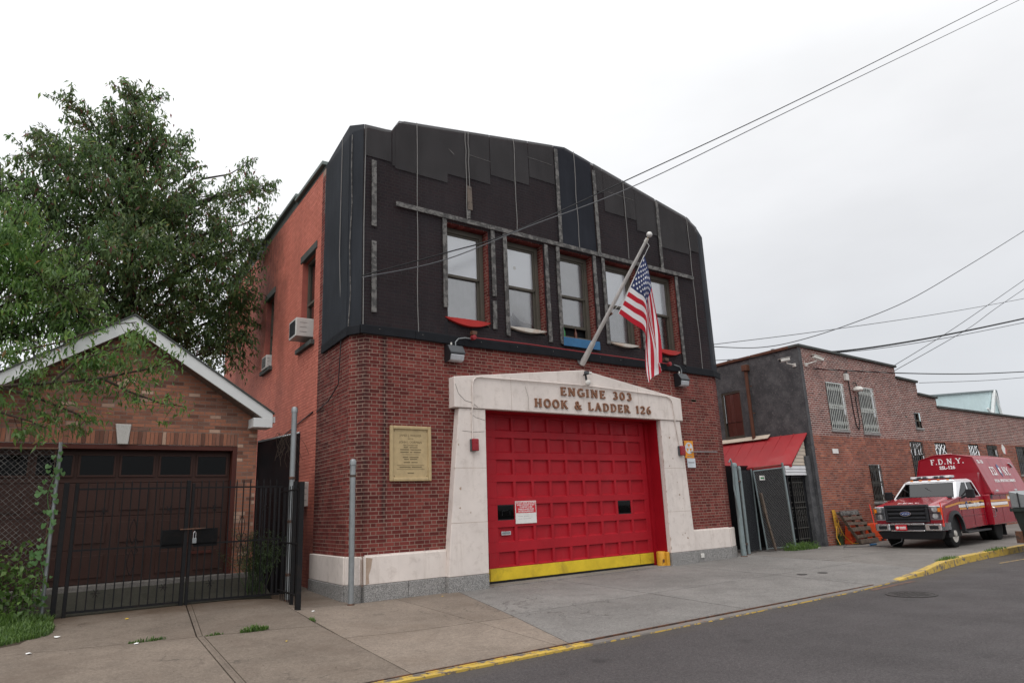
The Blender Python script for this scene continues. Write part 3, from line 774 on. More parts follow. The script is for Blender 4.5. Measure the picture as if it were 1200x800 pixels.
mh = thing('manhole_cover', 'round iron manhole cover set in the dark asphalt road', 'manhole cover', (12.85, 6.12, STREET))
build('rim', MB().lathe([(.40, 0), (.40, .012), (.355, .012), (.355, .004)], (12.85, 6.12, STREET), n=28), 'manhole_iron', mh)
mb = MB().lathe([(.35, .0), (.35, .008), (.0001, .009)], (12.85, 6.12, STREET), n=28)
for i in range(-3, 4):
    for j in range(-3, 4):
        if i * i + j * j < 11: mb.box(12.85 + i * .085 - .025, 12.85 + i * .085 + .025, 6.12 + j * .085 - .025, 6.12 + j * .085 + .025, STREET + .007, STREET + .014)
build('lid', mb, 'manhole_iron', mh)
for (x, y), lab in zip([(14.2, 9.0), (14.75, 8.85)], ['small round utility cover in the apron, nearer the firehouse door', 'small round utility cover in the apron, nearer the truck']):
    z = zg(x, y); t = thing('valve_cover', lab, 'utility cover', (x, y, z), 'small utility covers in the apron')
    build('rim', MB().lathe([(.11, -.01), (.11, .006), (.09, .006), (.09, .002)], (x, y, z), n=16), 'manhole_iron', t)
    build('lid', MB().lathe([(.088, 0), (.088, .004), (.001, .005)], (x, y, z), n=16), 'manhole_iron', t)

# ------------------------------------------------------------------ firehouse
FY = 12.40                          # mortar plane of the street front; bricks stand 10 mm proud
fh = thing('firehouse', 'two-storey dark red brick firehouse with a red door and black netting above', 'firehouse', (11, 13, 0))
A0, A1, SIDE = (5.30, 12.72), (5.42, 14.80), (6.05, 26.2)   # corner cut, end of bare brick, rear of side wall
HB, LB = .0735, (.203, .097)
TOP = [(5.5, 9.72), (5.90, 9.755), (6.04, 9.775), (6.24, 10.075), (11.11, 10.885), (15.93, 9.945), (16.35, 9.69)]
def ztop(x):
    for (a, b), (c, d) in zip(TOP[:-1], TOP[1:]):
        if a <= x <= c: return b + (d - b) * (x - a) / (c - a)
    return TOP[-1][1]
WINX = [7.40, 9.045, 10.69, 12.30, 13.92]; WW = 1.12; WZ0, WZ1 = 5.66, 7.93
wall = MB(); JF = .0145
def wallquad(x0, x1, z0, z1, y=FY):
    wall.add([(x0, y, z0), (x1, y, z0), (x1, y, z1), (x0, y, z1)], [(0, 1, 2, 3)])
# mortar backing with the openings left out
wallquad(5.5, 7.7, .3, 5.15); wallquad(14.3, 16.3, .3, 5.15); wallquad(7.7, 14.3, 3.9, 5.15)
xs = [5.5]
for x in WINX: xs += [x, x + WW]
xs += [16.3]
for i in range(0, len(xs), 2): wallquad(xs[i], xs[i + 1], 5.15, 7.93)
for x in WINX: wallquad(x, x + WW, 5.15, WZ0)
px_ = [5.5] + [p[0] for p in TOP[1:-1]] + [16.3]
for a, b in zip(px_[:-1], px_[1:]):
    wall.add([(a, FY, 7.93), (b, FY, 7.93), (b, FY, ztop(b)), (a, FY, ztop(a))], [(0, 1, 2, 3)])
# the cut corner, the bare brick return and the far corner
for (a, b), (c, d), z in (((5.5, FY), A0, 9.72), (A0, A1, 9.72), ((16.3, FY), (16.75, 12.60), 9.65)):
    o = [(a, b, .3), (c, d, .3), (c, d, z), (a, b, z)]
    wall.add(o, [(0, 1, 2, 3)])
fw_ = build('wall', wall, 'facade_mortar', fh)
regions = [[(5.5, .84), (7.62, .84), (7.62, 5.15), (5.5, 5.15)], [(7.62, 4.1), (14.50, 4.1), (14.50, 5.15), (7.62, 5.15)], [(14.50, .84), (16.3, .84), (16.3, 5.15), (14.50, 5.15)]]
fz = .84
lower = [b for r_ in regions for b in lay(r_, HB, LB, JF, z0=fz)]
rest = brick_parts('brick', [b for b in lower if not (7.5 < b[0][0][0] < 14.5 and b[0][0][1] < 4.25)], (0, FY, 0), (1, 0, 0), (0, 0, 1), .003, 'facade_brick', fw_)
def sub(parts, O, u, v, mat, parent, nm='brick', d=.003):
    return build(nm, brick_mesh(parts, O, u, v, d), mat, parent, kind='stuff')
sub(rest, (0, FY, 0), (1, 0, 0), (0, 0, 1), 'facade_brick', fw_)
up = []
for i in range(0, len(xs), 2): up += lay([(xs[i], 5.15), (xs[i + 1], 5.15), (xs[i + 1], 7.93), (xs[i], 7.93)], HB, LB, JF, z0=fz)
for x in WINX: up += lay([(x, 5.15), (x + WW, 5.15), (x + WW, WZ0 - .1), (x, WZ0 - .1)], HB, LB, JF, z0=fz)
for a, b in zip(px_[:-1], px_[1:]): up += lay([(a, 7.93), (b, 7.93), (b, ztop(b)), (a, ztop(a))], HB, LB, JF, z0=fz)
sub(up, (0, FY, 0), (1, 0, 0), (0, 0, 1), 'facade_brick', fw_)
def face_bricks(p, q, z0, z1, mat, parent, ln=LB, h=HB, fz_=fz, d=.003):
    p, q = Vector((*p, 0)), Vector((*q, 0)); u = (q - p).normalized(); l = (q - p).length
    return sub(lay([(0, z0), (l, z0), (l, z1), (0, z1)], h, ln, .0145, z0=fz_), p, u, (0, 0, 1), mat, parent, d=d)
face_bricks(A0, (5.5, FY), .84, 9.6, 'facade_brick', fw_)
face_bricks(A1, A0, .84, 9.55, 'facade_brick', fw_)
face_bricks((16.3, FY), (16.75, 12.60), .84, 9.5, 'facade_brick', fw_)
# painted side wall, with two window openings, and the hidden walls and roof
sdir = Vector((SIDE[0] - A1[0], SIDE[1] - A1[1], 0)); SL = sdir.length; sdir.normalize()
def sp_(y): return (y - A1[1]) / (SIDE[1] - A1[1]) * SL      # distance along the side wall from A1 for a given Y
sw = MB(); SO = Vector((A1[0] + .02, A1[1], 0)); sn = Vector((sdir.y, -sdir.x, 0)) * -1
w1a, w1b, w2a, w2b = sp_(15.28), sp_(16.38), sp_(19.18), sp_(20.08)
sops = [(w1a, w1b, 5.62, 7.9), (w2a, w2b, 5.75, 7.9)]
cells = [(0, w1a, -.1, 9.75), (w1b, w2a, -.1, 9.75), (w2b, SL, -.1, 9.75)]
for a, b, z0, z1 in sops: cells += [(a, b, -.1, z0), (a, b, z1, 9.75)]
for a, b, z0, z1 in cells:
    P = lambda s_, z: tuple(SO + sdir * s_ + Vector((0, 0, z))); sw.add([P(b, z0), P(a, z0), P(a, z1), P(b, z1)], [(0, 1, 2, 3)])
sdw = build('side_wall', sw, 'painted_mortar', fh)
sb = []
for a, b, z0, z1 in cells: sb += lay([(-b, z0), (-a, z0), (-a, z1), (-b, z1)], HB, (.205,), .013, z0=.02)
sub(sb, SO, -sdir, (0, 0, 1), 'painted_brick', sdw, d=.004)
rev = MB()
for a, b, z0, z1 in sops:      # deep painted reveals
    for s0, s1, za, zb in ((a - .0, a, z0, z1), (b, b, z0, z1)):
        p = SO + sdir * s0; q = p + Vector((.24, 0, 0)); rev.add([tuple(p + Vector((0, 0, za))), tuple(q + Vector((0, 0, za))), tuple(q + Vector((0, 0, zb))), tuple(p + Vector((0, 0, zb)))], [(0, 1, 2, 3)])
    for z in (z0, z1):
        p, q = SO + sdir * a, SO + sdir * b; k = Vector((.24, 0, 0)); zz = Vector((0, 0, z)); rev.add([tuple(p + zz), tuple(q + zz), tuple(q + k + zz), tuple(p + k + zz)], [(0, 1, 2, 3)])
build('reveal', rev, 'painted_mortar', sdw)
def side_pt(s_, z, off=0.): return SO + sdir * s_ + Vector((off, 0, z))
for a, b, z0, z1 in sops:
    wn = build('window', MB().bar(side_pt(a + .03, (z0 + z1) / 2, .18) - Vector((0, 0, (z1 - z0) / 2)), side_pt(a + .03, z1, .18), .06, .09).bar(side_pt(b - .03, z0, .18), side_pt(b - .03, z1, .18), .06, .09)
               .bar(side_pt(a, z1 - .04, .18), side_pt(b, z1 - .04, .18), .09, .07).bar(side_pt(a, z0 + .04, .18), side_pt(b, z0 + .04, .18), .09, .07).bar(side_pt(a, (z0 + z1) / 2, .18), side_pt(b, (z0 + z1) / 2, .18), .07, .06), 'window_frame', fh)
    build('pane', MB().add([tuple(side_pt(b, z0, .2)), tuple(side_pt(a, z0, .2)), tuple(side_pt(a, z1, .2)), tuple(side_pt(b, z1, .2))], [(0, 1, 2, 3)]), 'window_glass', wn)
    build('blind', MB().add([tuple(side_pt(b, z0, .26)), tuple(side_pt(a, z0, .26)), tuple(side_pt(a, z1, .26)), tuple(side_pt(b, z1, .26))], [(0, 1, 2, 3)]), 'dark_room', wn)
    build('lintel', MB().bar(side_pt(a - .12, z1 + .09, .02), side_pt(b + .12, z1 + .09, .02), .10, .19), 'roof_edge', fh, bevel=.01)
    build('sill', MB().bar(side_pt(a - .1, z0 - .06, 0), side_pt(b + .1, z0 - .06, 0), .2, .12), 'roof_edge', fh, bevel=.01)
cop = [(sp_(14.75), sp_(17.06), 9.97), (sp_(17.06), sp_(21.05), 10.10), (sp_(21.05), SL, 10.26)]
for a, b, z in cop:
    build('parapet', MB().bar(side_pt(a, (z - .1 + 9.75) / 2, .15), side_pt(b, (z - .1 + 9.75) / 2, .15), .28, z - .1 - 9.75 + .02), 'roof_edge', fh)
    build('coping', MB().bar(side_pt(a - .04, z - .04, .12), side_pt(b + .02, z - .04, .12), .40, .10), 'coping_metal', fh, bevel=.01)
# rear, far side and roof close the block
rb = MB()
rb.add([(16.75, 12.6, 0), (17.3, 26.2, 0), (17.3, 26.2, 9.6), (16.75, 12.6, 9.6)], [(0, 1, 2, 3)]).add([(17.3, 26.2, 0), (6.05, 26.2, 0), (6.05, 26.2, 9.9), (17.3, 26.2, 9.9)], [(0, 1, 2, 3)])
build('rear_wall', rb, 'painted_mortar', fh)
build('roof', MB().add([(5.45, 12.5, 9.3), (16.7, 12.6, 9.3), (17.28, 26.1, 9.3), (6.08, 26.1, 9.3)], [(0, 1, 2, 3)]), 'roof_felt', fh)
bk = MB(); pts = [(5.5, 5.2)] + [(a, b) for a, b in TOP] + [(16.35, 9.0), (5.5, 9.0)]
bk.prism([(5.5, 9.0), (16.3, 9.0)] + [(a, b - .02) for a, b in reversed(TOP)], (0, FY + .32, 0), (1, 0, 0), (0, 0, 1), -.02, .28)
build('parapet', bk, 'facade_mortar', fh)

# stone base: cream course over granite
def base_course(name, p, q, z0, z1, out_, th, mat, bev=.012, c0=0, c1=0):
    p, q = Vector((*p, 0)), Vector((*q, 0)); u = (q - p).normalized(); n = Vector((u.y, -u.x, 0))
    a, b = p + n * out_ - u * c0, q + n * out_ + u * c1; k = -n * th
    f = lambda v, z: (v.x, v.y, z)
    return build(name, MB().hexa([f(a, z0), f(b, z0), f(b + k, z0), f(a + k, z0)], [f(a, z1), f(b, z1), f(b + k, z1), f(a + k, z1)]), mat, fh, bevel=bev, seg=2)
for nm, z0, z1, o_, mt in (('base_course', .335, .835, .07, 'portal_stone'), ('granite_block', -.12, .33, .085, 'granite')):
    base_course(nm, A1, A0, z0, z1, o_, .2, mt, c1=.05)
    base_course(nm, (A0[0] + .012, A0[1] - .016), (5.488, 12.416), z0, z1, o_, .2, mt, c0=.0, c1=.0)
    if nm == 'base_course': base_course(nm, (5.5, FY), (7.262, FY), z0, z1, o_, .2, mt)
    else:
        base_course(nm, (5.5, FY), (6.40, FY), z0, z1, o_, .2, mt); base_course(nm, (6.406, FY), (7.225, FY), z0, z1, o_, .2, mt)
    base_course(nm, (14.70 if nm == 'granite_block' else 14.655, FY), (16.28, FY), z0, z1, o_, .2, mt)
    base_course(nm, (16.29, FY), (16.75, 12.60), z0, z1, o_, .2, mt)
# cream wash on the top of the base course
build('base_ledge', MB().bar((5.52, FY - .01, .845), (7.3, FY - .01, .845), .07, .03).bar((14.66, FY - .01, .845), (16.28, FY - .01, .845), .07, .03), 'portal_stone', fh)
# spalled strips beside the corner
build('spalled_patch', MB().prism([(5.53, .34), (5.60, .36), (5.585, .5), (5.63, .62), (5.66, .80), (5.53, .82)], (0, FY - .071, 0), (1, 0, 0), (0, 0, 1), -.002, .003)
      .add([(5.455, 12.388, .345), (5.415, 12.44, .36), (5.40, 12.46, .7), (5.46, 12.382, .8)], [(0, 1, 2, 3)]), 'spalled_stone', fh)

# battered portal
PY = 12.22
def pris(name, poly, y0, y1, mat, parent=fh, bevel=.015, seg=2):
    """poly in (x, z), counter-clockwise from the street; from y1 at the back to y0 at the front"""
    mb = MB().prism(poly, (0, y0, 0), (1, 0, 0), (0, 0, 1), -(y1 - y0), 0); return build(name, mb, mat, parent, bevel=bevel, seg=seg)
pris('pier', [(7.235, .325), (8.19, .325), (8.22, 3.70), (7.55, 3.70), (7.275, .9)], PY, 12.8, 'portal_stone')
pris('pier', [(13.72, .345), (14.69, .345), (14.66, .9), (14.53, 3.70), (13.76, 3.70)], PY, 12.8, 'portal_stone')
pris('granite_block', [(7.22, -.1), (8.19, -.1), (8.19, .320), (7.22, .320)], PY - .008, 12.8, 'granite')
pris('granite_block', [(13.72, -.1), (14.705, -.1), (14.695, .340), (13.72, .340)], PY - .008, 12.8, 'granite')
pris('portal_lintel', [(7.42, 3.705), (14.61, 3.705), (14.61, 4.31), (11.12, 4.81), (7.42, 4.36)], PY - .035, 12.72, 'portal_stone')
build('crack', MB().tube([(7.45, PY - .037, 4.2), (7.52, PY - .037, 4.0), (7.68, PY - .037, 3.86), (7.86, PY - .037, 3.82), (8.0, PY - .037, 3.73)], .004, 4)
      .tube([(7.62, PY - .002, 3.22), (7.9, PY - .002, 3.20), (8.18, PY - .002, 3.22)], .003, 4).tube([(7.83, PY - .002, 3.6), (7.95, PY - .002, 3.52), (8.2, PY - .002, 3.46)], .003, 4)
      .tube([(9.3, PY - .037, 4.28), (9.38, PY - .037, 4.02), (9.36, PY - .037, 3.75)], .0025, 4), 'bark_thin', fh)
# chipped arris of the right pier
rr = random.Random(5); mb = MB()
z = .42
while z < 3.5:
    h_ = rr.uniform(.02, .16); w_ = rr.uniform(.008, .035)
    mb.add([(13.722, PY - .003, z), (13.722 + w_ * .6, PY - .003, z + h_ * .2), (13.722 + w_, PY - .003, z + h_ * .5), (13.722 + w_ * .5, PY - .003, z + h_ * .85), (13.722, PY - .003, z + h_)], [(0, 1, 2, 3, 4)])
    z += h_ + abs(rr.gauss(0, .14))
build('chipped_edge', mb, 'spalled_stone', fh, kind='stuff')
serif_text('ENGINE 303', (10.33, PY - .036, 4.140), (1, 0, -.0), (0, 0, 1), .190, .028, 'copper_letter', fh, width=2.36, bold=1.35, wx=1.27, sp=.75)
serif_text('HOOK & LADDER 126', (9.54, PY - .036, 3.825), (1, 0, -.0), (0, 0, 1), .190, .028, 'copper_letter', fh, width=3.83, bold=1.35, wx=1.16, sp=.6)

rr2 = random.Random(9)
for z in (1.35, 2.45):
    build('block_joint', MB().box(7.40 if z > 2 else 7.32, 8.195, PY - .0015, PY + .01, z, z + .006), 'spalled_stone', fh); build('block_joint', MB().box(13.745, 14.55 if z > 2 else 14.62, PY - .0015, PY + .01, z, z + .006), 'spalled_stone', fh)
for x in (8.9, 12.95): build('block_joint', MB().box(x, x + .005, PY - .0365, PY - .02, 3.72, 4.45 if x < 10 else 4.5), 'spalled_stone', fh)
mb = MB()
for k in range(16):
    x, z = rr2.choice([(rr2.uniform(7.5, 8.1), rr2.uniform(.5, 3.3)), (rr2.uniform(13.85, 14.4), rr2.uniform(.5, 3.3))]); s_ = rr2.uniform(.008, .03)
    mb.add([(x + s_ * rr2.uniform(.5, 1.4) * math.cos(a_), PY - .002, z + s_ * rr2.uniform(.6, 1.6) * math.sin(a_)) for a_ in (0, 1.1, 2.2, 3.3, 4.4, 5.4)], [tuple(range(6))])
build('paint_chip', mb, 'spalled_stone', fh, kind='stuff')
# reveals painted red, and the sectional door
DY = 12.72
build('door_jamb', MB().box(13.705, 13.72, 12.34, DY + .1, .06, 3.70).box(13.60, 13.71, DY - .06, DY + .1, .05, 3.69), 'jamb_red', fh)
build('door_jamb', MB().box(8.192, 8.21, 12.34, DY + .1, .06, 3.70), 'jamb_red', fh)
build('soffit', MB().box(8.2, 13.72, 12.30, DY + .1, 3.685, 3.70), 'jamb_red', fh)
od = build('overhead_door', MB().box(7.9, 13.64, DY + .052, DY + .075, .12, 3.72), 'door_red', fh)
rows = [(.38, .68), (.89, 1.20), (1.35, 1.68), (1.83, 2.18), (2.34, 2.67), (2.83, 3.16), (3.32, 3.63)]
rails = [(.36, .38)] + [(rows[i][1], rows[i + 1][0]) for i in range(6)] + [(3.63, 3.72)]
cols = [(8.80 + .525 * i, 9.25 + .525 * i) for i in range(9)]
cols = [(8.12, 8.54)] + cols
for z0, z1 in rails: 
    build('rail', MB().box(7.92, 13.62, DY, DY + .0515, z0, z1), 'door_red', od, bevel=.004)
for z0, z1 in rows:
    edges = [7.92] + [q for c in cols for q in c] + [13.62]
    for i in range(0, len(edges), 2):
        build('stile', MB().box(edges[i], edges[i + 1], DY + .001, DY + .0515, z0, z1), 'door_red', od, bevel=.004)
vis = {(1, 3): 0, (8, 3): 0}
me_cache = {}
for j, (z0, z1) in enumerate(rows):
    for i, (x0, x1) in enumerate(cols):
        if (i in (1, 8)) and j == 2:
            build('vision_frame', MB().box(x0, x1, DY + .006, DY + .012, z0, z0 + .02), 'black_plastic', od); build('vision_frame', MB().box(x0, x1, DY + .006, DY + .012, z1 - .02, z1), 'black_plastic', od); build('vision_pane', MB().quad((x0, DY + .014, z0), (x1, DY + .014, z0), (x1, DY + .014, z1), (x0, DY + .014, z1)), 'dark_glass', od); build('vision_back', MB().box(x0 + .01, x1 - .01, DY + .049, DY + .0505, z0, z1), 'dark_room', od)
            if i == 1: build('inside_frame', MB().bar((x0 + .13, DY + .02, 1.45), (x0 + .13, DY + .02, 1.55), .012).bar((x0 + .13, DY + .02, 1.55), (x0 + .3, DY + .02, 1.56), .012).bar((x0 + .34, DY + .02, 1.45), (x0 + .34, DY + .02, 1.54), .03, .01), 'galvanised', od)
            continue
        k = (round(x1 - x0, 2), round(z1 - z0, 2))
        if k not in me_cache:
            m = bpy.data.meshes.new('panel'); q = MB().hexa([(0, .026, 0), (k[0], .026, 0), (k[0], .03, 0), (0, .03, 0)], [(0, .026, k[1]), (k[0], .026, k[1]), (k[0], .03, k[1]), (0, .03, k[1])])
            q = MB().add([(0, .003, 0), (k[0], .003, 0), (k[0], .003, k[1]), (0, .003, k[1]), (.014, .048, .026), (k[0] - .014, .048, .026), (k[0] - .014, .048, k[1] - .004), (.014, .048, k[1] - .004)], [(0, 1, 5, 4), (1, 2, 6, 5), (2, 3, 7, 6), (3, 0, 4, 7), (4, 5, 6, 7)])
            m.from_pydata(q.v, [], q.f); m.materials.append(MT['door_red']); me_cache[k] = m
        share('panel', me_cache[k], od, Vector((x0, DY, z0)) - origin(od))
build('kick_plate', MB().box(7.92, 8.53, DY - .006, DY + .028, .10, .355).box(8.55, 13.10, DY - .006, DY + .028, .10, .357).box(13.12, 13.62, DY - .006, DY + .028, .10, .357), 'door_yellow', od, bevel=.003)
build('weather_seal', MB().box(7.95, 13.60, DY + .005, DY + .035, .045, .098), 'rubber', od)
build('threshold', MB().box(7.9, 13.75, 12.24, 13.1, .0, .052), 'apron_concrete', fh)
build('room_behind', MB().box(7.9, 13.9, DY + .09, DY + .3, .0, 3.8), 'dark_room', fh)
nt_ = build('notice', MB().box(9.27, 9.86, DY - .016, DY - .008, 1.26, 1.75), 'paper_white', od)
build('notice_ground', MB().box(9.285, 9.845, DY - .0175, DY - .0155, 1.49, 1.735), 'plate_red', nt_)
for k, s_ in enumerate(['DO NOT ENTER QUARTERS', 'WHEN COMPANY IS OUT', 'TO REPORT A FIRE', 'THERE IS ALARM FROM', 'OUTSIDE ALARM BOX']):
    text_mesh('lettering', s_, 'text_white', nt_, (9.565, DY - .0185, 1.71 - k * .047), (R(90), 0, 0), .047, .0004, xs=.92, off=.001)
build('lettering', MB().box(9.34, 9.47, DY - .0165, DY - .0162, 1.415, 1.42).box(9.50, 9.64, DY - .0165, DY - .0162, 1.415, 1.42).box(9.34, 9.45, DY - .0165, DY - .0162, 1.36, 1.365).box(9.48, 9.70, DY - .0165, DY - .0162, 1.36, 1.365), 'text_grey', nt_)
ms = build('mail_slot', MB().box(8.88, 9.14, DY + .0, DY + .024, 1.03, 1.115), 'chrome', od, bevel=.006)
build('flap', MB().box(8.91, 9.11, DY - .006, DY + .001, 1.055, 1.095), 'galvanised', ms)

# ---- five windows under the netting
def make_window(x, idx):
    x0, x1 = x, x + WW; fy = FY + .155
    # brick reveals and head
    for xx, s_ in ((x0, 1), (x1, -1)):
        u = Vector((0, 1, 0)) if s_ > 0 else Vector((0, -1, 0))
        O = (xx, FY, 0) if s_ > 0 else (xx, fy + .2, 0)
        bb = lay([(0, WZ0), (.4, WZ0), (.4, WZ1), (0, WZ1)], HB, (.097, .203), JF, z0=fz)
        rv = build('reveal', MB().add([(xx, FY, WZ0), (xx, fy + .2, WZ0), (xx, fy + .2, WZ1), (xx, FY, WZ1)], [(0, 1, 2, 3)]), 'facade_mortar', fh)
        sub(bb, O, u, (0, 0, 1), 'facade_brick', rv, d=.003)
    hd = build('window_head', MB().box(x0, x1, FY, fy + .2, WZ1, WZ1 + .01), 'facade_mortar', fh)
    n = 15; bw = (WW - .012) / n
    m = MB()
    for k in range(n): m.box(x0 + .006 + k * bw, x0 + k * bw + bw - .006, FY + .002, FY + .2, WZ1 - .012 - rj.uniform(0, .004), WZ1)
    build('head_brick', m, 'facade_brick', hd, kind='stuff')
    wn = build('window', MB().box(x0 + .012, x0 + .11, fy, fy + .12, WZ0, WZ1 - .02).box(x1 - .11, x1 - .012, fy, fy + .12, WZ0, WZ1 - .02).box(x0 + .11, x1 - .11, fy + .002, fy + .12, WZ1 - .14, WZ1 - .02).box(x0 + .11, x1 - .11, fy - .02, fy + .12, WZ0, WZ0 + .07), 'window_frame', fh, bevel=.006)
    zm = 6.76 if idx != 2 else 6.78; lo = WZ0 + .07
    if idx == 2: lo = 5.98      # the lower sash is pushed up
    a, b = x0 + .11, x1 - .11
    up_ = build('upper_sash', MB().box(a, a + .05, fy + .03, fy + .07, zm, WZ1 - .14).box(b - .05, b, fy + .03, fy + .07, zm, WZ1 - .14).box(a + .05, b - .05, fy + .032, fy + .07, zm - .02, zm + .04).box(a + .05, b - .05, fy + .032, fy + .07, WZ1 - .19, WZ1 - .14), 'window_frame', wn)
    lo_ = build('lower_sash', MB().box(a, a + .05, fy + .072, fy + .105, lo, zm + .02).box(b - .05, b, fy + .072, fy + .105, lo, zm + .02).box(a + .05, b - .05, fy + .074, fy + .105, lo, lo + .07).box(a + .05, b - .05, fy + .074, fy + .105, zm - .03, zm + .018), 'window_frame', wn)
    g = {2: 'blind_mid', 4: 'blind_mid'}
    build('upper_pane', MB().quad((a + .05, fy + .05, zm + .04), (b - .05, fy + .05, zm + .04), (b - .05, fy + .05, WZ1 - .19), (a + .05, fy + .05, WZ1 - .19)), 'window_glass', wn)
    build('lower_pane', MB().quad((a + .05, fy + .09, lo + .07), (b - .05, fy + .09, lo + .07), (b - .05, fy + .09, zm - .03), (a + .05, fy + .09, zm - .03)), 'window_glass', wn)
    build('upper_blind', MB().box(a, b, fy + .062, fy + .067, zm + .02, WZ1 - .14), {2: 'blind_grey'}.get(idx, 'blind_white'), wn)
    if idx == 4: build('lower_blind', MB().box(a, b, fy + .14, fy + .145, lo, zm), 'dark_room', wn)
    elif idx == 2:
        build('lower_blind', MB().box(a, b, fy + .11, fy + .115, 6.05, zm), 'blind_mid', wn); build('shade_pull', MB().box(a + .05, b - .05, fy + .107, fy + .109, 6.84, 6.97), 'blind_white', wn)
    else:
        # a sagging curtain with folds
        m = MB(); nn = 22; hem = (lambda t: lo) if idx != 1 else (lambda t: lo + .52 - .42 * t + .05 * math.sin(t * 9) if t > .25 else lo + .3 + .15 * t)
        for k in range(nn + 1):
            t = k / nn; xx = a + (b - a) * t; yy = fy + .125 + .008 * math.sin(t * 41) + .005 * math.sin(t * 17 + idx)
            m.v += [(xx, yy, hem(t)), (xx, yy, zm)]
        for k in range(nn): m.f.append((2 * k, 2 * k + 2, 2 * k + 3, 2 * k + 1)); m.mi.append(0)
        build('curtain', m, 'blind_mid', wn, smooth=True)
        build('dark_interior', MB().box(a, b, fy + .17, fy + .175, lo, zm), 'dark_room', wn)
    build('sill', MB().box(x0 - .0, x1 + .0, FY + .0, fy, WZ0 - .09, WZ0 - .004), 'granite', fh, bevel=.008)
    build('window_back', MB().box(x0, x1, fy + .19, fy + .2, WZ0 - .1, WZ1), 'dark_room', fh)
for i, x in enumerate(WINX): make_window(x, i)
build('lamp_dot', MB().lathe([(.0001, 0), (.045, 0), (.045, .004), (.0001, .004)], (WINX[1] + .42, FY + .155 + .056, 7.28), 'y', 14), 'sill_white', fh)
# bowed boards and the blue board under the windows
def bowed(name, x0, x1, z, drop, mat, outy, thick=.02, parent=fh):
    n = 16; m = MB()
    for k in range(n + 1):
        t = k / n; s_ = 4 * t * (1 - t); x_ = x0 + (x1 - x0) * t
        yf = FY - .07 - outy * s_; zt = z - .02 * s_; zb = z - .01 - drop * s_
        m.v += [(x_, FY - .02, zt), (x_, yf, zt), (x_, yf + .01, zb), (x_, FY - .02, zb)]
    for k in range(n):
        o = k * 4
        for a_, b_ in ((0, 1), (1, 2), (2, 3), (3, 0)): m.f.append((o + a_, o + b_, o + 4 + b_, o + 4 + a_)); m.mi.append(0)
    m.f += [(3, 2, 1, 0), (n * 4, n * 4 + 1, n * 4 + 2, n * 4 + 3)]; m.mi += [0, 0]
    return build(name, m, mat, parent, smooth=True)
bowed('sill_board', 7.33, 8.52, 5.70, .16, 'sill_red', .10)
bowed('sill_board', 9.03, 10.15, 5.70, .10, 'sill_white', .10)
bowed('sill_board', 12.25, 13.32, 5.68, .09, 'sill_white', .09)
bowed('sill_board', 13.95, 15.0, 5.68, .14, 'sill_red', .10)
build('sill_board', MB().box(10.64, 11.84, FY - .115, FY - .09, 5.40, 5.62), 'sill_blue', fh, bevel=.004)
for x, c, lab in ((10.83, 'bottle_green', 'green glass bottle on the sill above the blue board'), (11.22, 'bottle_brown', 'brown glass bottle on the sill above the blue board')):
    tag(recentre(build('bottle', MB().lathe([(.0001, 0), (.036, 0), (.038, .02), (.038, .15), (.014, .21), (.013, .27), (.0001, .27)], (x, FY + .1, WZ0), n=12), c, smooth=True)), lab, 'bottle', 'bottles on the window sill')

# ---- netting over the upper front: sheets with slits for the windows
NY = FY - .045
def net_panel(poly, mat, y, name='netting'):
    m = MB().add([(a, y, b) for a, b in poly], [tuple(range(len(poly)))]); return build(name, m, mat, fh)
OUT = [(5.36, 9.74), (5.9, 9.78), (6.04, 9.80), (6.22, 10.10), (11.11, 10.91), (15.95, 9.97), (16.08, 9.86), (16.32, 9.73)]
def zo(x):
    for (a, b), (c, d) in zip(OUT[:-1], OUT[1:]):
        if a <= x <= c: return b + (d - b) * (x - a) / (c - a)
    return OUT[-1][1]
# strips from cord to cord, each its own piece of cloth, slightly slack
def cloth(x0, x1, zb, zt, mat, y, sag=.012, nx=6, nz=8, ph=0.):
    m = MB()
    for i in range(nx + 1):
        for j in range(nz + 1):
            x = x0 + (x1 - x0) * i / nx; b_, t_ = (zb(x) if callable(zb) else zb), (zt(x) if callable(zt) else zt)
            z = b_ + (t_ - b_) * j / nz
            s_ = math.sin(math.pi * i / nx)
            m.v.append((x, y - sag * s_ * (.5 + .5 * math.sin(j * 1.7 + ph)), z))
    for i in range(nx):
        for j in range(nz):
            o = i * (nz + 1) + j; m.f.append((o, o + nz + 1, o + nz + 2, o + 1)); m.mi.append(0)
    return build('netting', m, mat, fh, smooth=True)
brk = [5.40, 6.05, 6.22, 7.36]
cuts = [5.38, 5.9, 6.04, 6.22, 6.64, 8.0, 9.375, 10.72, 11.11, 11.38, 12.02, 13.19, 14.5, 15.84, 15.95, 16.08, 16.32]
for a, b in zip(cuts[:-1], cuts[1:]):
    navy = 10.7 < a < 12.0
    cloth(a, b, 8.06, zo, 'net_navy' if navy else 'net_single', NY, nx=4, nz=6, ph=a, sag=.012 if b - a > .5 else .003)
lo_strips = [(5.38, 6.05), (6.05, 6.64), (6.64, 7.40)] + [(x + WW + .0, y_) for x, y_ in zip(WINX[:-1], WINX[1:])] + [(15.04, 15.84), (15.84, 16.32)]
for a, b in lo_strips: cloth(a, b, 5.18, 8.06, 'net_single', NY, nx=4, nz=8, ph=a)
for x in WINX: cloth(x - (.09 if x < 7.5 else 0), x + WW, 5.18, 5.60, 'net_single', NY, nx=4, nz=2); cloth(x - (.09 if x < 7.5 else 0), x + WW, 7.94, 8.06, 'net_single', NY, nx=4, nz=1, sag=.002)
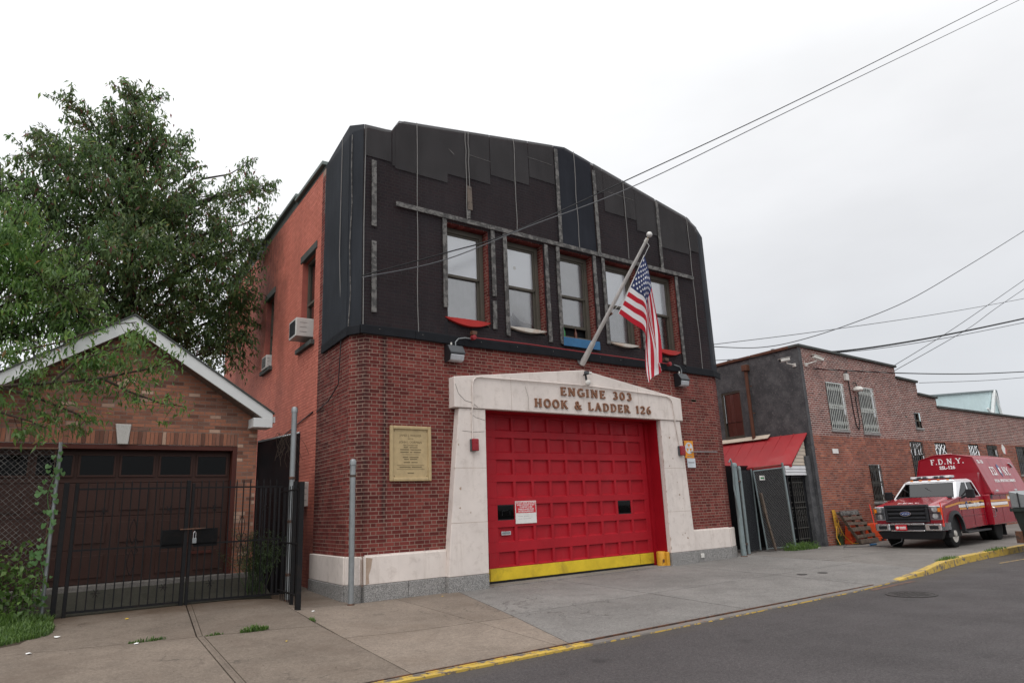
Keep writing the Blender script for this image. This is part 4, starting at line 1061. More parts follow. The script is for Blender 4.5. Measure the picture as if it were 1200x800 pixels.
# second layers hung from the top, ending at different heights
for a, b, z in ((5.40, 6.03, 9.02), (6.05, 6.115, 8.95), (6.12, 7.44, 8.90), (7.44, 7.98, 9.13), (7.98, 8.64, 9.17), (8.66, 9.37, 9.43), (9.38, 9.83, 9.46), (9.85, 10.68, 9.70), (12.10, 12.42, 9.9), (12.43, 13.17, 9.37), (13.19, 13.64, 9.37), (13.65, 14.49, 9.07), (14.55, 15.83, 8.76), (15.85, 16.3, 8.9)):
    cloth(a, b, z, lambda x: zo(x) - .003, 'net_double', NY - .022, nx=6, nz=4, ph=z, sag=.003)
for a, b, z in ((8.05, 8.66, 9.78), (9.82, 10.6, 10.24), (12.6, 13.6, 9.98)):
    build('netting_hem', MB().bar((a, NY - .03, z), (b, NY - .03, z - .01), .003, .005), 'cord_pale', fh)
# cut corner and side sheets
cm = MB(); 
def wrap(p, q, zb0, zb1, zt0, zt1, mat, n=6, nz=10, sag=.02, off=.05):
    m = MB(); p, q = Vector((*p, 0)), Vector((*q, 0)); u = (q - p).normalized(); nn = Vector((u.y, -u.x, 0))
    for i in range(n + 1):
        for j in range(nz + 1):
            t = i / n; b_, t_ = zb0 + (zb1 - zb0) * t, zt0 + (zt1 - zt0) * t
            w_ = p + (q - p) * t + nn * (off + sag * math.sin(math.pi * t) * math.sin(j * 1.3) * .6); m.v.append((w_.x, w_.y, b_ + (t_ - b_) * j / nz))
    for i in range(n):
        for j in range(nz): o = i * (nz + 1) + j; m.f.append((o, o + nz + 1, o + nz + 2, o + 1)); m.mi.append(0)
    return build('netting', m, mat, fh, smooth=True)
wrap((5.350, 14.42), (5.232, 12.735), 5.22, 5.22, 9.70, 9.86, 'net_side', off=.0, sag=.012)
wrap((5.235, 12.745), (5.392, 12.35), 5.20, 5.20, 9.86, 9.745, 'net_side', n=3, off=.0, sag=.0)
wrap((16.315, 12.355), (16.82, 12.56), 5.16, 5.16, 9.73, 9.60, 'net_side', n=3, nz=8, off=.0, sag=.0)
# rolled hem along the foot of the netting
def roll(pts, h_=.17):
    m = MB()
    for i, (p, q) in enumerate(zip(pts[:-1], pts[1:])):
        m.bar(p, q, .035, h_ + .006 * (i % 3), mi=0)
    return build('netting_hem', m, 'net_roll', fh, bevel=.012)
roll([(5.37, 14.46, 5.20), (5.30, 13.6, 5.20), (5.25, 12.74, 5.21)], .20)
roll([(5.245, 12.74, 5.21), (5.375, 12.37, 5.19)], .19)
pts = [(5.37 + (16.32 - 5.37) * k / 9, NY - .02 - .004 * (k % 2), 5.19 + .012 * math.sin(k * 1.9)) for k in range(10)]
roll(pts, .19); roll([(16.31, NY - .02, 5.19), (16.90, 12.54, 5.17)], .20)
mb = MB(); 
for k in range(9): x = 5.9 + k * 1.15 + rj.uniform(-.3, .3); mb.lathe([(.0001, 0), (.009, 0), (.009, .006), (.0001, .006)], (x, NY - .045, 5.22), 'y', 6)
build('roll_fixing', mb, 'cord_pale', fh, kind='stuff')
# battens
def batten(x, z0, z1, w_=.10, y=NY - .03, mat='weathered_wood'):
    a, b, c_, e_ = (rj.uniform(-.012, .012) for _ in range(4)); l, r_ = x - w_ / 2, x + w_ / 2
    return build('batten', MB().hexa([(l + a, y - .025, z0 + c_), (r_ + a, y - .025, z0 + e_), (r_ + a, y, z0 + e_), (l + a, y, z0 + c_)], [(l + b, y - .027, z1 - e_), (r_ + b, y - .023, z1 + c_), (r_ + b, y, z1 + c_), (l + b, y, z1 - e_)]), mat, fh, bevel=.004)
for x, z0, z1 in ((5.60, 7.43, 8.93), (5.62, 5.56, 7.10), (7.31, 5.91, 8.0), (8.61, 6.36, 7.99), (8.61, 5.56, 6.24), (8.96, 5.46, 7.97), (10.23, 5.45, 7.95), (10.61, 7.55, 7.96), (10.60, 5.44, 7.54), (11.86, 6.0, 7.96), (12.17, 5.60, 7.96), (13.50, 5.6, 7.5), (15.06, 5.32, 7.93),
                  (10.75, 8.10, 10.74), (12.06, 8.08, 10.48), (14.53, 8.03, 10.15)):
    batten(x + .02, z0, z1, .11)
batten(8.02, 8.36, 8.95, .13, mat='weathered_wood_brown'); batten(7.98, 8.12, 8.34, .10)
hb = [(6.12, 7.33), (7.335, 8.55), (8.555, 10.0), (10.005, 11.4), (11.405, 12.9), (12.905, 14.4), (14.405, 15.86)]
for k, (a, b) in enumerate(hb): build('batten', MB().bar((a, NY - .062, 8.075 - a * .004), (b, NY - .062, 8.075 - b * .004), .02, .11), 'weathered_wood', fh, bevel=.004)
def cord(pts, r=.009, mat='cord_pale'): return build('cord', MB().tube(pts, r, 6), mat, fh, smooth=True)
YC = NY - .05
for x, z0, z1 in ((6.64, 5.27, 10.16), (7.94, 8.05, 10.36), (8.02, 8.9, 10.38), (9.375, 8.13, 10.60), (11.38, 8.09, 10.84), (13.19, 8.12, 10.46), (15.84, 5.27, 9.97)):
    n = 9; cord([(x + rj.uniform(-.012, .012), YC, z0 + (z1 - z0) * k / n) for k in range(n + 1)])
cord([(5.30, 13.15, 5.2), (5.23, 13.18, 7.0), (5.255, 13.2, 9.78)]); cord([(5.42, 12.34, 5.2), (5.41, 12.34, 7.4), (5.43, 12.34, 9.70)], .010)
build('frayed_edge', MB().tube([(5.25, 12.68, 5.3), (5.27, 12.64, 6.0), (5.24, 12.66, 7.0), (5.27, 12.64, 8.0), (5.25, 12.65, 8.8), (5.26, 12.66, 9.6)], .012, 5), 'weathered_wood', fh)
build('batten', MB().bar((5.385, 14.45, 8.5), (5.385, 14.45, 9.3), .05), 'weathered_wood', fh); build('batten', MB().bar((5.385, 14.46, 5.6), (5.385, 14.46, 7.6), .04), 'weathered_wood', fh)
build('tear', MB().prism([(8.0, 0), (8.14, -.09), (8.16, -.12), (8.06, -.05)], (-.55, NY - .07, 9.75), (1, 0, 0), (0, 0, 1), 0, .004), 'cord_pale', fh)

# ------------------------------------------------------------------ fixtures on the firehouse
pl = thing('plaque', 'cast bronze memorial plaque on the brick beside the portal', 'plaque', (6.48, FY, 2.2))
px0, px1, pz0, pz1 = 6.02, 6.94, 2.2, 3.29; yf = FY - .012
build('frame', MB().box(px0, px0 + .07, yf - .06, yf, pz0, pz1).box(px1 - .07, px1, yf - .06, yf, pz0, pz1).box(px0 + .07, px1 - .07, yf - .058, yf, pz1 - .07, pz1).box(px0 + .07, px1 - .07, yf - .058, yf, pz0, pz0 + .07), 'bronze', pl, bevel=.015, seg=2)
build('field', MB().box(px0 + .07, px1 - .07, yf - .028, yf, pz0 + .07, pz1 - .07), 'bronze', pl)
for k, (s_, z, h_) in enumerate((('JAMES J. WALKER', 3.10, .064), ('MAYOR', 3.035, .035), ('JOHN J. DORMAN', 2.965, .064), ('FIRE COMMISSIONER', 2.905, .035))):
    text_mesh('lettering', s_, 'bronze_dark', pl, (6.48, yf - .0285, z), (R(90), 0, 0), h_, .002)
m = MB()
for k, (z, ws) in enumerate(((2.855, (.1, .18)), (2.81, (.2, .24)), (2.76, (.18, .05, .16)), (2.72, (.4,)), (2.66, (.12, .2)), (2.62, (.1, .16)), (2.56, (.14, .14)), (2.51, (.6,)), (2.465, (.24, .22)), (2.43, (.62,)), (2.35, (.14,)))):
    x = 6.48 - (sum(ws) + .03 * (len(ws) - 1)) / 2
    for w_ in ws: m.box(x, x + w_, yf - .031, yf - .027, z, z + (.006 if w_ > .3 else .02)); x += w_ + .03
build('relief_line', m, 'bronze_dark', pl, kind='stuff')
for x in (px0 + .10, px1 - .10):
    for z in (pz0 + .10, pz1 - .10): build('screw', MB().lathe([(.0001, 0), (.011, 0), (.009, -.006), (.0001, -.008)], (x, yf - .028, z), 'y', 8), 'bronze_dark', pl)

def floodlight(x, z, lab, s_=1., cdir=1):
    t = thing('floodlight', lab, 'floodlight', (x, FY, z), 'floodlights over the door'); y = FY - .01; q_ = .80
    build('housing', MB().prism([(a_ * q_, b_) for a_, b_ in [(0, .13), (.28, .13), (.30, .17), (.17, .33), (.13, .345), (0, .345)]], (x - .22 * s_, y, z), (0, -1, 0), (0, 0, 1), -.44 * s_, 0), 'lamp_grey', t, bevel=.012)
    build('lens', MB().prism([(a_ * q_, b_) for a_, b_ in [(.02, .0), (.12, -.03), (.24, .0), (.285, .125), (.02, .125)]], (x - .20 * s_, y, z), (0, -1, 0), (0, 0, 1), -.40 * s_, 0), 'lens_clear', t, bevel=.02, seg=2)
    build('side_plate', MB().prism([(a_ * q_, b_) for a_, b_ in [(0, -.03), (.12, -.035), (.27, .0), (.305, .17), (.17, .34), (0, .35)]], (x - .225 * s_, y, z), (0, -1, 0), (0, 0, 1), 0, .012), 'black_plastic', t)
    build('photocell', MB().lathe([(.02, 0), (.02, .05), (.0001, .06)], (x - .1, y - .12, z + .34), n=8), 'camera_white', t)
    pts = [(x + .02, y - .1, z + .34), (x + .02, y - .1, z + .42), (x + .09, y - .12, z + .50), (x + .24, y - .14, z + .53), (x + .42, y - .14, z + .53)] if cdir > 0 else [(x + .02, y - .1, z + .34), (x + .02, y - .1, z + .46), (x - .06, y - .12, z + .53), (x - .3, y - .14, z + .56)]
    build('conduit', MB().tube(pts, .014, 7), 'galvanised', t, smooth=True)
    return t
floodlight(7.52, 4.72, 'grey box floodlight under the bowed red sill board, beside the portal end nearest the plaque', .86)
floodlight(14.86, 4.70, 'grey box floodlight beyond the flag, above the orange shelter sign', .86, -1)
cr_ = thing('alarm_conduit', 'thin red conduit with round junction boxes under the rolled netting', 'conduit', (11, FY, 5.3))
build('pipe', MB().tube([(7.95, NY - .15, 5.27), (9.5, NY - .15, 5.285), (11.2, NY - .15, 5.27), (12.6, NY - .15, 5.27), (14.25, NY - .15, 5.25)], .014, 7), 'pipe_red', cr_, smooth=True)
for x, z in ((7.95, 5.27), (14.3, 5.25)): build('junction_box', MB().lathe([(.0001, -.06), (.055, -.05), (.06, 0), (.055, .05), (.0001, .06)], (x, NY - .15, z), 'y', 12), 'pipe_red', cr_, smooth=True)
build('clevis', MB().box(7.9, 8.02, NY - .2, NY - .1, 5.33, 5.41), 'rust_steel', cr_); build('clevis', MB().box(14.1, 14.24, NY - .2, NY - .1, 5.32, 5.40), 'rust_steel', cr_)

ct = thing('portal_conduit', 'cream painted conduit bent round the door portal between the two red beacons', 'conduit', (11, PY, 4.3)); yc = PY - .06
pts = [(7.86, PY - .02, 3.04), (7.86, PY - .02, 3.66), (7.87, yc, 3.76), (7.87, yc, 4.22), (7.89, yc, 4.31), (7.95, yc, 4.365), (8.06, yc, 4.39), (11.1, yc - .01, 4.42), (13.2, yc, 4.365), (14.0, yc, 4.33), (14.12, yc, 4.30), (14.20, yc, 4.22), (14.24, yc, 4.1), (14.26, yc, 3.76), (14.30, PY - .02, 3.66), (14.40, PY - .02, 3.02)]
build('pipe', MB().tube(pts, .015, 7), 'portal_stone', ct, smooth=True)
for x0, z0, w_, lab in ((7.80, 2.80, .16, 'red alarm beacon on the pier of the portal nearest the plaque'), (14.33, 2.78, .18, 'red alarm beacon on the pier beside the orange shelter sign')):
    t = thing('alarm_beacon', lab, 'beacon', (x0 + w_ / 2, PY, z0), 'red alarm beacons on the portal')
    build('back_box', MB().box(x0 - .005, x0 + w_ - .01, PY - .055, PY, z0, z0 + .25), 'lamp_grey', t, bevel=.008)
    build('red_lens', MB().box(x0 + .005, x0 + w_, PY - .115, PY - .056, z0 - .003, z0 + .253), 'alarm_red', t, bevel=.02, seg=2)
    build('grille_rib', MB().box(x0 + .03, x0 + w_ - .03, PY - .118, PY - .114, z0 + .06, z0 + .065).box(x0 + .03, x0 + w_ - .03, PY - .118, PY - .114, z0 + .17, z0 + .175), 'jamb_red', t)
cm_ = thing('security_camera', 'small dark camera with a white dome on the pediment over the engine lettering', 'camera', (11.1, PY - .05, 4.4))
build('bracket', MB().bar((11.1, PY - .05, 4.68), (11.1, PY - .2, 4.68), .03).bar((11.1, PY - .12, 4.66), (11.1, PY - .14, 4.52), .035), 'black_plastic', cm_)
build('sensor', MB().bar((11.02, PY - .16, 4.72), (11.12, PY - .22, 4.70), .07), 'lamp_grey', cm_, bevel=.008)
build('sensor_eye', MB().bar((11.14, PY - .16, 4.72), (11.22, PY - .21, 4.705), .06), 'camera_white', cm_, bevel=.008)
build('dome', MB().lathe([(.0001, -.075), (.045, -.06), (.068, -.02), (.07, .02), (.05, .06), (.0001, .07)], (11.11, PY - .17, 4.47), n=12), 'camera_white', cm_, smooth=True)

sg = thing('shelter_sign', 'orange fallout shelter sign with a round three-triangle symbol on the brick', 'sign', (15.0, FY, 2.65)); sy = FY - .016
build('plate', MB().box(14.80, 15.16, sy - .006, sy, 2.73, 3.20), 'sign_orange', sg)
build('lower_plate', MB().box(14.86, 15.19, sy - .005, sy, 2.48, 2.726), 'sign_pale', sg)
build('disc', MB().lathe([(.0001, 0), (.155, 0), (.155, -.002), (.0001, -.002)], (14.98, sy - .0065, 3.0), 'y', 24), 'sign_pale', sg)
for a in (90, 210, 330):
    c = (.075 * math.cos(R(a)), .075 * math.sin(R(a))); build('triangle', MB().add([(14.98 + c[0] + .066 * math.cos(R(q)), sy - .0105, 3.0 + c[1] + .066 * math.sin(R(q))) for q in (-90, 30, 150)], [(0, 1, 2)]), 'sign_orange', sg)
build('lettering', MB().box(14.88, 15.08, sy - .0075, sy - .0065, 2.77, 2.79), 'text_grey', sg)
build('relief_line', MB().box(14.9, 15.14, sy - .0065, sy - .0055, 2.60, 2.625), 'text_grey', sg)
tag(recentre(build('wall_pipe', MB().tube([(15.0, FY - .06, 2.90), (15.9, FY - .06, 2.91), (16.12, FY - .06, 2.91)], .014, 7).tube([(16.1, FY - .06, 2.91), (16.12, FY, 2.91)], .014, 7), 'galvanised', smooth=True)), 'thin horizontal grey pipe across the orange shelter sign', 'pipe')
tag(recentre(build('outlet_box', MB().box(14.93, 15.06, FY - .12, FY - .086, .14, .25), 'camera_white', bevel=.01)), 'small pale outlet box on the granite base beside the portal', 'outlet box')
yg = thing('bollard_guard', 'worn yellow steel guard at the foot of the red door jamb', 'guard', (13.63, 12.45, .05))
build('post', MB().lathe([(.12, 0), (.12, .33), (.105, .36), (.0001, .37)], (13.60, 12.46, .03), n=20), 'guard_yellow', yg, smooth=True)
build('shoe', MB().box(13.60, 13.70, 12.26, 12.58, .03, .38), 'guard_yellow', yg, bevel=.015)
build('hole', MB().lathe([(.0001, -.003), (.045, -.002), (.045, 0), (.0001, 0)], (13.55, 12.345, .17), 'y', 12), 'rust_steel', yg)

# flagpole and flag
FX = 11.24
fp = thing('flagpole', 'slanting pale metal flagpole bracketed to the brick above the portal', 'flagpole', (FX, FY - .02, 5.1))
P0, P1 = Vector((FX, FY - .1, 5.06)), Vector((FX, 9.93, 7.40))
build('bracket_plate', MB().lathe([(.0001, 0), (.13, 0), (.13, -.03), (.0001, -.03)], (FX, FY - .012, 5.10), 'y', 20), 'galvanised', fp)
build('socket', MB().tube([P0 + Vector((0, .06, -.06)), P0 + (P1 - P0).normalized() * .55], [.075, .062], 14), 'flagpole_metal', fp, smooth=True)
build('pole', MB().tube([P0, P0 + (P1 - P0) * .5, P1], [.054, .046, .034], 14), 'flagpole_metal', fp, smooth=True)
d_ = (P1 - P0).normalized()
build('truck', MB().tube([P1 - d_ * .02, P1 + d_ * .07], [.045, .04], 12), 'camera_white', fp, smooth=True)
c = P1 + d_ * .17
build('finial', MB().lathe([(.068 * math.sin(math.pi * k / 10) + .0001, -.068 * math.cos(math.pi * k / 10)) for k in range(11)], c, n=16), 'flagpole_metal', fp, smooth=True)
build('finial_stem', MB().tube([P1 + d_ * .06, P1 + d_ * .12], .012, 6), 'bronze', fp)
cl = P0 + (P1 - P0) * .42
build('halyard', MB().tube([P1, P1 + Vector((0.03, -.06, -.12)), Vector((FX + .03, 10.75, 6.3)), cl + Vector((.04, 0, -.06))], .006, 5), 'text_white', fp)
build('cleat', MB().bar(cl + Vector((.03, .05, -.06)), cl + Vector((.03, -.1, -.02)), .02, .05), 'rust_steel', fp)
FLAG = [[[11.27, 10.043, 7.106], [11.27, 10.355, 6.727], [11.27, 10.674, 6.34], [11.27, 10.997, 5.966]], [[11.26, 9.991, 6.901], [11.21, 10.161, 6.513], [11.21, 10.355, 6.098], [11.24, 10.586, 5.632]], [[11.36, 10.04, 6.728], [11.14, 9.964, 6.281], [11.12, 10.023, 5.834], [11.16, 10.126, 5.272]], [[11.3, 9.928, 5.995], [11.38, 10.109, 5.854], [11.29, 10.154, 5.413], [11.14, 10.132, 4.842]], [[11.19, 9.767, 5.231], [11.36, 10.017, 5.172], [11.26, 10.088, 4.864], [11.16, 10.181, 4.467]], [[11.29, 9.803, 4.559], [11.34, 9.959, 4.46], [11.24, 10.041, 4.257], [11.19, 10.215, 4.093]]]
mb = MB(); nu, nv = 40, 26; uvs = []
G = np.array(FLAG)                                       # rows along the fly, columns down the hoist
us = [0, .12, .25, .5, .75, 1.]; vs_ = [0, 1 / 3, 2 / 3, 1.]
def interp(u, v):
    def cr(P, xs, t):
        k = max(i for i in range(len(xs) - 1) if xs[i] <= t + 1e-9); h = xs[k + 1] - xs[k]; s_ = (t - xs[k]) / h
        p1, p2 = P[k], P[k + 1]; p0 = P[k - 1] if k > 0 else 2 * p1 - p2; p3 = P[k + 2] if k + 2 < len(P) else 2 * p2 - p1
        m1, m2 = (p2 - p0) / 2, (p3 - p1) / 2
        return (2 * s_**3 - 3 * s_**2 + 1) * p1 + (s_**3 - 2 * s_**2 + s_) * m1 + (-2 * s_**3 + 3 * s_**2) * p2 + (s_**3 - s_**2) * m2
    return cr([cr(G[i], vs_, v) for i in range(len(us))], us, u)
for i in range(nu + 1):
    for j in range(nv + 1):
        u, v = i / nu, j / nv; p = interp(u, v); s_ = u * (.3 + .7 * u)
        p = p + np.array([.075 * s_ * math.sin(v * 9.5 + u * 3.5) + .02 * u * math.sin(v * 23 + u * 9), .03 * s_ * math.cos(v * 11 + u * 5), 0])
        mb.v.append(tuple(p)); uvs.append((u, v))
for i in range(nu):
    for j in range(nv):
        o = i * (nv + 1) + j; mb.f.append((o, o + nv + 1, o + nv + 2, o + 1)); mb.mi.append(0)
fl = thing('flag', 'stars and stripes flag hanging in folds from the slanting flagpole', 'flag', (FX, 10.6, 5.0))
fo = build('cloth', mb, 'flag_cloth', fl, smooth=True)
uvl = fo.data.uv_layers.new(name='UVMap')
for lp in fo.data.loops: uvl.data[lp.index].uv = uvs[lp.vertex_index]
build('heading', MB().tube([tuple(interp(0, v / 8)) for v in range(9)], .012, 6), 'text_white', fl)

# air conditioners on the painted side wall
def air_con(s0, s1, z0, z1, out_, lab, face='ac_white'):
    c = side_pt((s0 + s1) / 2, z0); t = thing('air_conditioner', lab, 'air conditioner', c, 'air conditioners on the painted side wall')
    n = -Vector((sdir.y, -sdir.x, 0)); a, b = side_pt(s0, 0), side_pt(s1, 0); f = lambda v, z, k: tuple(v + n * k + Vector((0, 0, z)))
    build('case', MB().hexa([f(a, z0, -.2), f(a, z0, out_), f(b, z0, out_), f(b, z0, -.2)], [f(a, z1, -.2), f(a, z1, out_), f(b, z1, out_), f(b, z1, -.2)]), 'ac_white', t, bevel=.012)
    m = MB().hexa([f(a + sdir * .06, z0 + .05, out_ + .002), f(a + sdir * .06, z0 + .05, out_ + .006), f(b - sdir * .06, z0 + .05, out_ + .006), f(b - sdir * .06, z0 + .05, out_ + .002)],
                  [f(a + sdir * .06, z1 - .05, out_ + .002), f(a + sdir * .06, z1 - .05, out_ + .006), f(b - sdir * .06, z1 - .05, out_ + .006), f(b - sdir * .06, z1 - .05, out_ + .002)])
    build('coil_grille', m, 'truck_trim', t)
    m = MB(); k = 7
    for i in range(1, k): z = z0 + .05 + (z1 - z0 - .1) * i / k; m.bar(f(a + sdir * .06, z, out_ + .006), f(b - sdir * .06, z, out_ + .006), .006)
    build('louvre', m, 'ac_white' if face == 'ac_white' else 'black_plastic', t, kind='stuff')
    for i in range(3):
        z = z0 + (z1 - z0) * (.25 + .25 * i); build('vent_slot', MB().bar(f(a - sdir * .002, z, out_ * .3), f(a - sdir * .002, z, out_ * .75), .006, .010), 'cord_pale', t)
    return t
air_con(sp_(15.48), sp_(16.08), 5.74, 6.19, .36, 'white air conditioner jutting from the painted side wall window nearest the black netting', 'dark')
air_con(sp_(19.28), sp_(19.80), 5.72, 6.10, .13, 'small air conditioner in the narrow side wall window farther back under the soot stain')
air_con(sp_(15.30), sp_(15.85), 1.82, 2.36, .14, 'low air conditioner in the painted wall behind the iron gate posts')
build('wall_cable', MB().tube([tuple(side_pt(sp_(15.1), 3.9, -.02)), tuple(side_pt(sp_(16.6), 3.72, -.03)), tuple(side_pt(sp_(18.5), 3.5, -.03))], .014, 5).tube([(5.27, 13.1, 5.1), (5.27, 13.2, 4.2), (5.30, 13.8, 3.95), (5.40, 14.75, 3.85)], .012, 5), 'black_plastic', fh)

# ------------------------------------------------------------------ posts on the pavement
def post(x, y, z0, z1, r_, mat, lab, name='steel_post', lean=(0, 0), grp=None):
    t = thing(name, lab, 'post', (x, y, z0), grp)
    build('shaft', MB().tube([(x, y, z0 - .05), (x + lean[0], y + lean[1], z1)], r_, 14), mat, t, smooth=True)
    build('cap', MB().lathe([(r_ * 1.18, -.08), (r_ * 1.18, -.01), (r_ * .9, .025), (.0001, .04)], (x + lean[0], y + lean[1], z1), n=14), mat, t, smooth=True)
    build('base_collar', MB().lathe([(r_ * 1.3, -.02), (r_ * 1.25, .02), (r_, .03)], (x, y, z0 + .0), n=14), 'rust_steel', t)
    return t
p_ = post(5.20, 12.22, .035, 2.58, .052, 'galvanised', 'free-standing grey steel post in front of the firehouse corner')
build('band', MB().lathe([(.056, 0), (.057, .04)], (5.20, 12.22, 2.28), n=14), 'rust_steel', p_)
p_ = post(4.40, 13.22, .11, 3.66, .052, 'galvanised', 'tall grey steel pipe post at the end of the iron gate')
for z in (.55, 1.5, 2.3): build('hinge_band', MB().lathe([(.057, 0), (.06, .025), (.057, .05)], (4.40, 13.22, z), n=14).bar((4.40, 13.22, z + .02), (4.33, 13.0, z + .02), .02), 'rust_steel', p_)

# ------------------------------------------------------------------ iron driveway gate
IY, IZ = 13.62, .20
gt = thing('iron_gate', 'black iron double gate of thin pickets across the garage drive', 'gate', (2.76, IY, IZ))
def tubep(name, pts, w_, mat='black_iron', parent=None, d=None): return build(name, MB().bar(pts[0], pts[1], w_, d), mat, parent or gt)
def leaf(x0, x1, zb0, zb1, zt):
    n = max(2, round((x1 - x0) / .128)); zb = lambda x: zb0 + (zb1 - zb0) * (x - x0) / (x1 - x0)
    for z, w_ in ((zt - .08, .028), (zt - 1.06, .028)): tubep('rail', [(x0, IY, z), (x1, IY, z)], w_)
    tubep('rail', [(x0, IY, zb0 + .06), (x1, IY, zb1 + .06)], .036)
    me = bpy.data.meshes.new('picket'); q = MB().box(-.009, .009, -.009, .009, 0, 1).add([(-.012, -.012, 1), (.012, -.012, 1), (.012, .012, 1), (-.012, .012, 1), (0, 0, 1.035)], [(0, 1, 4), (1, 2, 4), (2, 3, 4), (3, 0, 4)])
    me.from_pydata(q.v, [], q.f); me.materials.append(MT['black_iron'])
    for k in range(1, n):
        x = x0 + (x1 - x0) * k / n; z0 = zb(x) + .06; share('picket', me, gt, Vector((x, IY, z0)) - origin(gt), scale=(1, 1, zt - z0))
    return n
leaf(.98, 2.66, .20, .19, 2.27); leaf(2.76, 4.36, .19, .16, 2.27)
for x, z1, w_ in ((.80, 2.30, .075), (.95, 2.29, .055), (2.66, 2.32, .062), (2.745, 2.27, .05)): build('gate_post', MB().box(x - w_ / 2, x + w_ / 2, IY - w_ / 2, IY + w_ / 2, .12, z1), 'black_iron', gt, bevel=.004)
build('end_post', MB().box(4.27, 4.33, 12.70, 12.76, .08, 2.24), 'black_iron', gt, bevel=.004); build('end_post', MB().box(4.14, 4.22, 12.0, 12.09, .05, 2.2), 'black_iron', gt, bevel=.004)
for z in (2.08, 1.15, .3): build('rail', MB().bar((4.31, 13.55, z), (4.19, 12.07, z), .025), 'black_iron', gt)
for k in range(1, 9):
    t_ = k / 9; x, y = 4.31 - .12 * t_, 13.5 - 1.4 * t_; build('picket', MB().box(x - .007, x + .007, y - .007, y + .007, .14, 2.16), 'black_iron', gt)
def scroll(cx, cz, s_=1., flip=1):
    """a wrought flower: loops above and below a small rosette"""
    m = MB()
    for sg_ in (1, -1):
        for sx in (1, -1):
            m.tube([(cx + sx * .055 * s_ * math.sin(math.pi * k / 8) * (1 if k < 8 else 0), IY - .012, cz + sg_ * (.04 + .42 * s_ * k / 8)) for k in range(9)], .006, 4)
            m.tube([(cx + sx * (.03 + .06 * s_ * math.sin(math.pi * k / 6)), IY - .012, cz + sg_ * (.02 + .06 * s_ * math.cos(math.pi * k / 6) + .05)) for k in range(7)], .006, 4)
    return build('scroll', m, 'black_iron', gt)
for x in (1.83, 3.62): scroll(x, 1.22)
def rosette(cx, cz, r_=.07):
    m = MB()
    for k in range(6):
        a = R(60 * k); m.bar((cx, IY - .012, cz), (cx + r_ * math.cos(a), IY - .012, cz + r_ * math.sin(a)), .016, .01)
    m.lathe([(.0001, 0), (.018, 0), (.018, .012), (.0001, .012)], (cx, IY - .024, cz), 'y', 8); return build('rosette', m, 'black_iron', gt)
for x, z in ((1.36, 1.82), (2.36, 1.82), (3.12, 1.82), (4.02, 1.80), (1.36, .52), (2.36, .52), (3.12, .52), (4.02, .50)): rosette(x, z)
mb = MB()
for x0, x1 in ((2.28, 2.62), (2.80, 3.20)):
    z0, z1 = 1.16, 1.47
    for k in range(-8, int((x1 - x0) / .026) + 1):
        a = x0 + k * .026
        for dx in (1, -1):
            p, q = (a, z0), (a + .31, z1)
            if dx < 0: p, q = (a, z1), (a + .31, z0)
            t0 = max(0, (x0 - p[0]) / .31); t1 = min(1, (x1 - p[0]) / .31)
            if t1 > t0: mb.bar((p[0] + .31 * t0, IY - .02, p[1] + (q[1] - p[1]) * t0), (p[0] + .31 * t1, IY - .02, p[1] + (q[1] - p[1]) * t1), .006, .003)
build('lock_mesh', mb, 'black_iron', gt, kind='stuff')
build('lock_plate', MB().box(2.28, 2.62, IY - .014, IY - .010, 1.16, 1.47).box(2.80, 3.20, IY - .014, IY - .010, 1.16, 1.47), 'black_iron', gt)
build('latch_bar', MB().bar((2.56, IY - .05, 1.47), (2.98, IY - .05, 1.475), .02), 'rust_steel', gt)
pk = thing('padlock', 'small silver padlock hanging from the iron gate latch', 'padlock', (2.80, IY - .08, 1.24))
build('shackle', MB().tube([(2.78, IY - .08, 1.30), (2.78, IY - .08, 1.40), (2.80, IY - .08, 1.43), (2.82, IY - .08, 1.40), (2.82, IY - .08, 1.30)], .006, 6), 'chrome', pk)
build('lock_body', MB().box(2.765, 2.835, IY - .095, IY - .065, 1.22, 1.31), 'galvanised', pk, bevel=.006)

# ------------------------------------------------------------------ brick garage
GY = 14.60
gg = thing('garage', 'low brick garage with a white gable fascia and a brown panelled door', 'garage', (1.62, GY, .5))
GA = (1.63, 5.20); sl = .655
gx0, gx1 = -.86, 4.10; dz1 = 3.04; dx0, dx1 = -.46, 3.72
eav = GA[1] - (gx1 - GA[0]) * sl
gw = MB()
for poly in ([(dx1, .1), (gx1, .1), (gx1, eav), (dx1, eav + (gx1 - dx1) * sl)], [(gx0, .1), (dx0, .1), (dx0, eav + (dx0 - gx0) * sl), (gx0, eav)], [(dx0, dz1), (dx1, dz1), (dx1, eav + (gx1 - dx1) * sl), GA, (dx0, eav + (dx0 - gx0) * sl)]):
    gw.add([(a, GY, b) for a, b in poly], [tuple(range(len(poly)))])
gw.add([(gx1, GY, .1), (gx1, 20, .1), (gx1, 20, eav), (gx1, GY, eav)], [(0, 1, 2, 3)]).add([(gx0, 20, .1), (gx0, GY, .1), (gx0, GY, eav), (gx0, 20, eav)], [(0, 1, 2, 3)])
gwl = build('wall', gw, 'garage_mortar', gg)
HG, LG, JG = .0705, .198, .0125; sz = dz1 + .26
gb = lay([(dx1, .2), (gx1, .2), (gx1, sz), (dx1, sz)], HG, (LG,), JG, z0=.2, shift=lambda j: dx1 + (0 if j % 2 else -.10)) 
gt_ = lay([(gx0, sz), (gx1, sz), (gx1, eav), GA, (gx0, eav)], HG, (LG,), JG, z0=sz)
gl_ = lay([(gx0, .2), (dx0, .2), (dx0, sz), (gx0, sz)], HG, (LG,), JG, z0=.2)
restg = brick_parts('brick', gt_ + gb, (0, GY, 0), (1, 0, 0), (0, 0, 1), .003, 'garage_brick', gwl, 300)
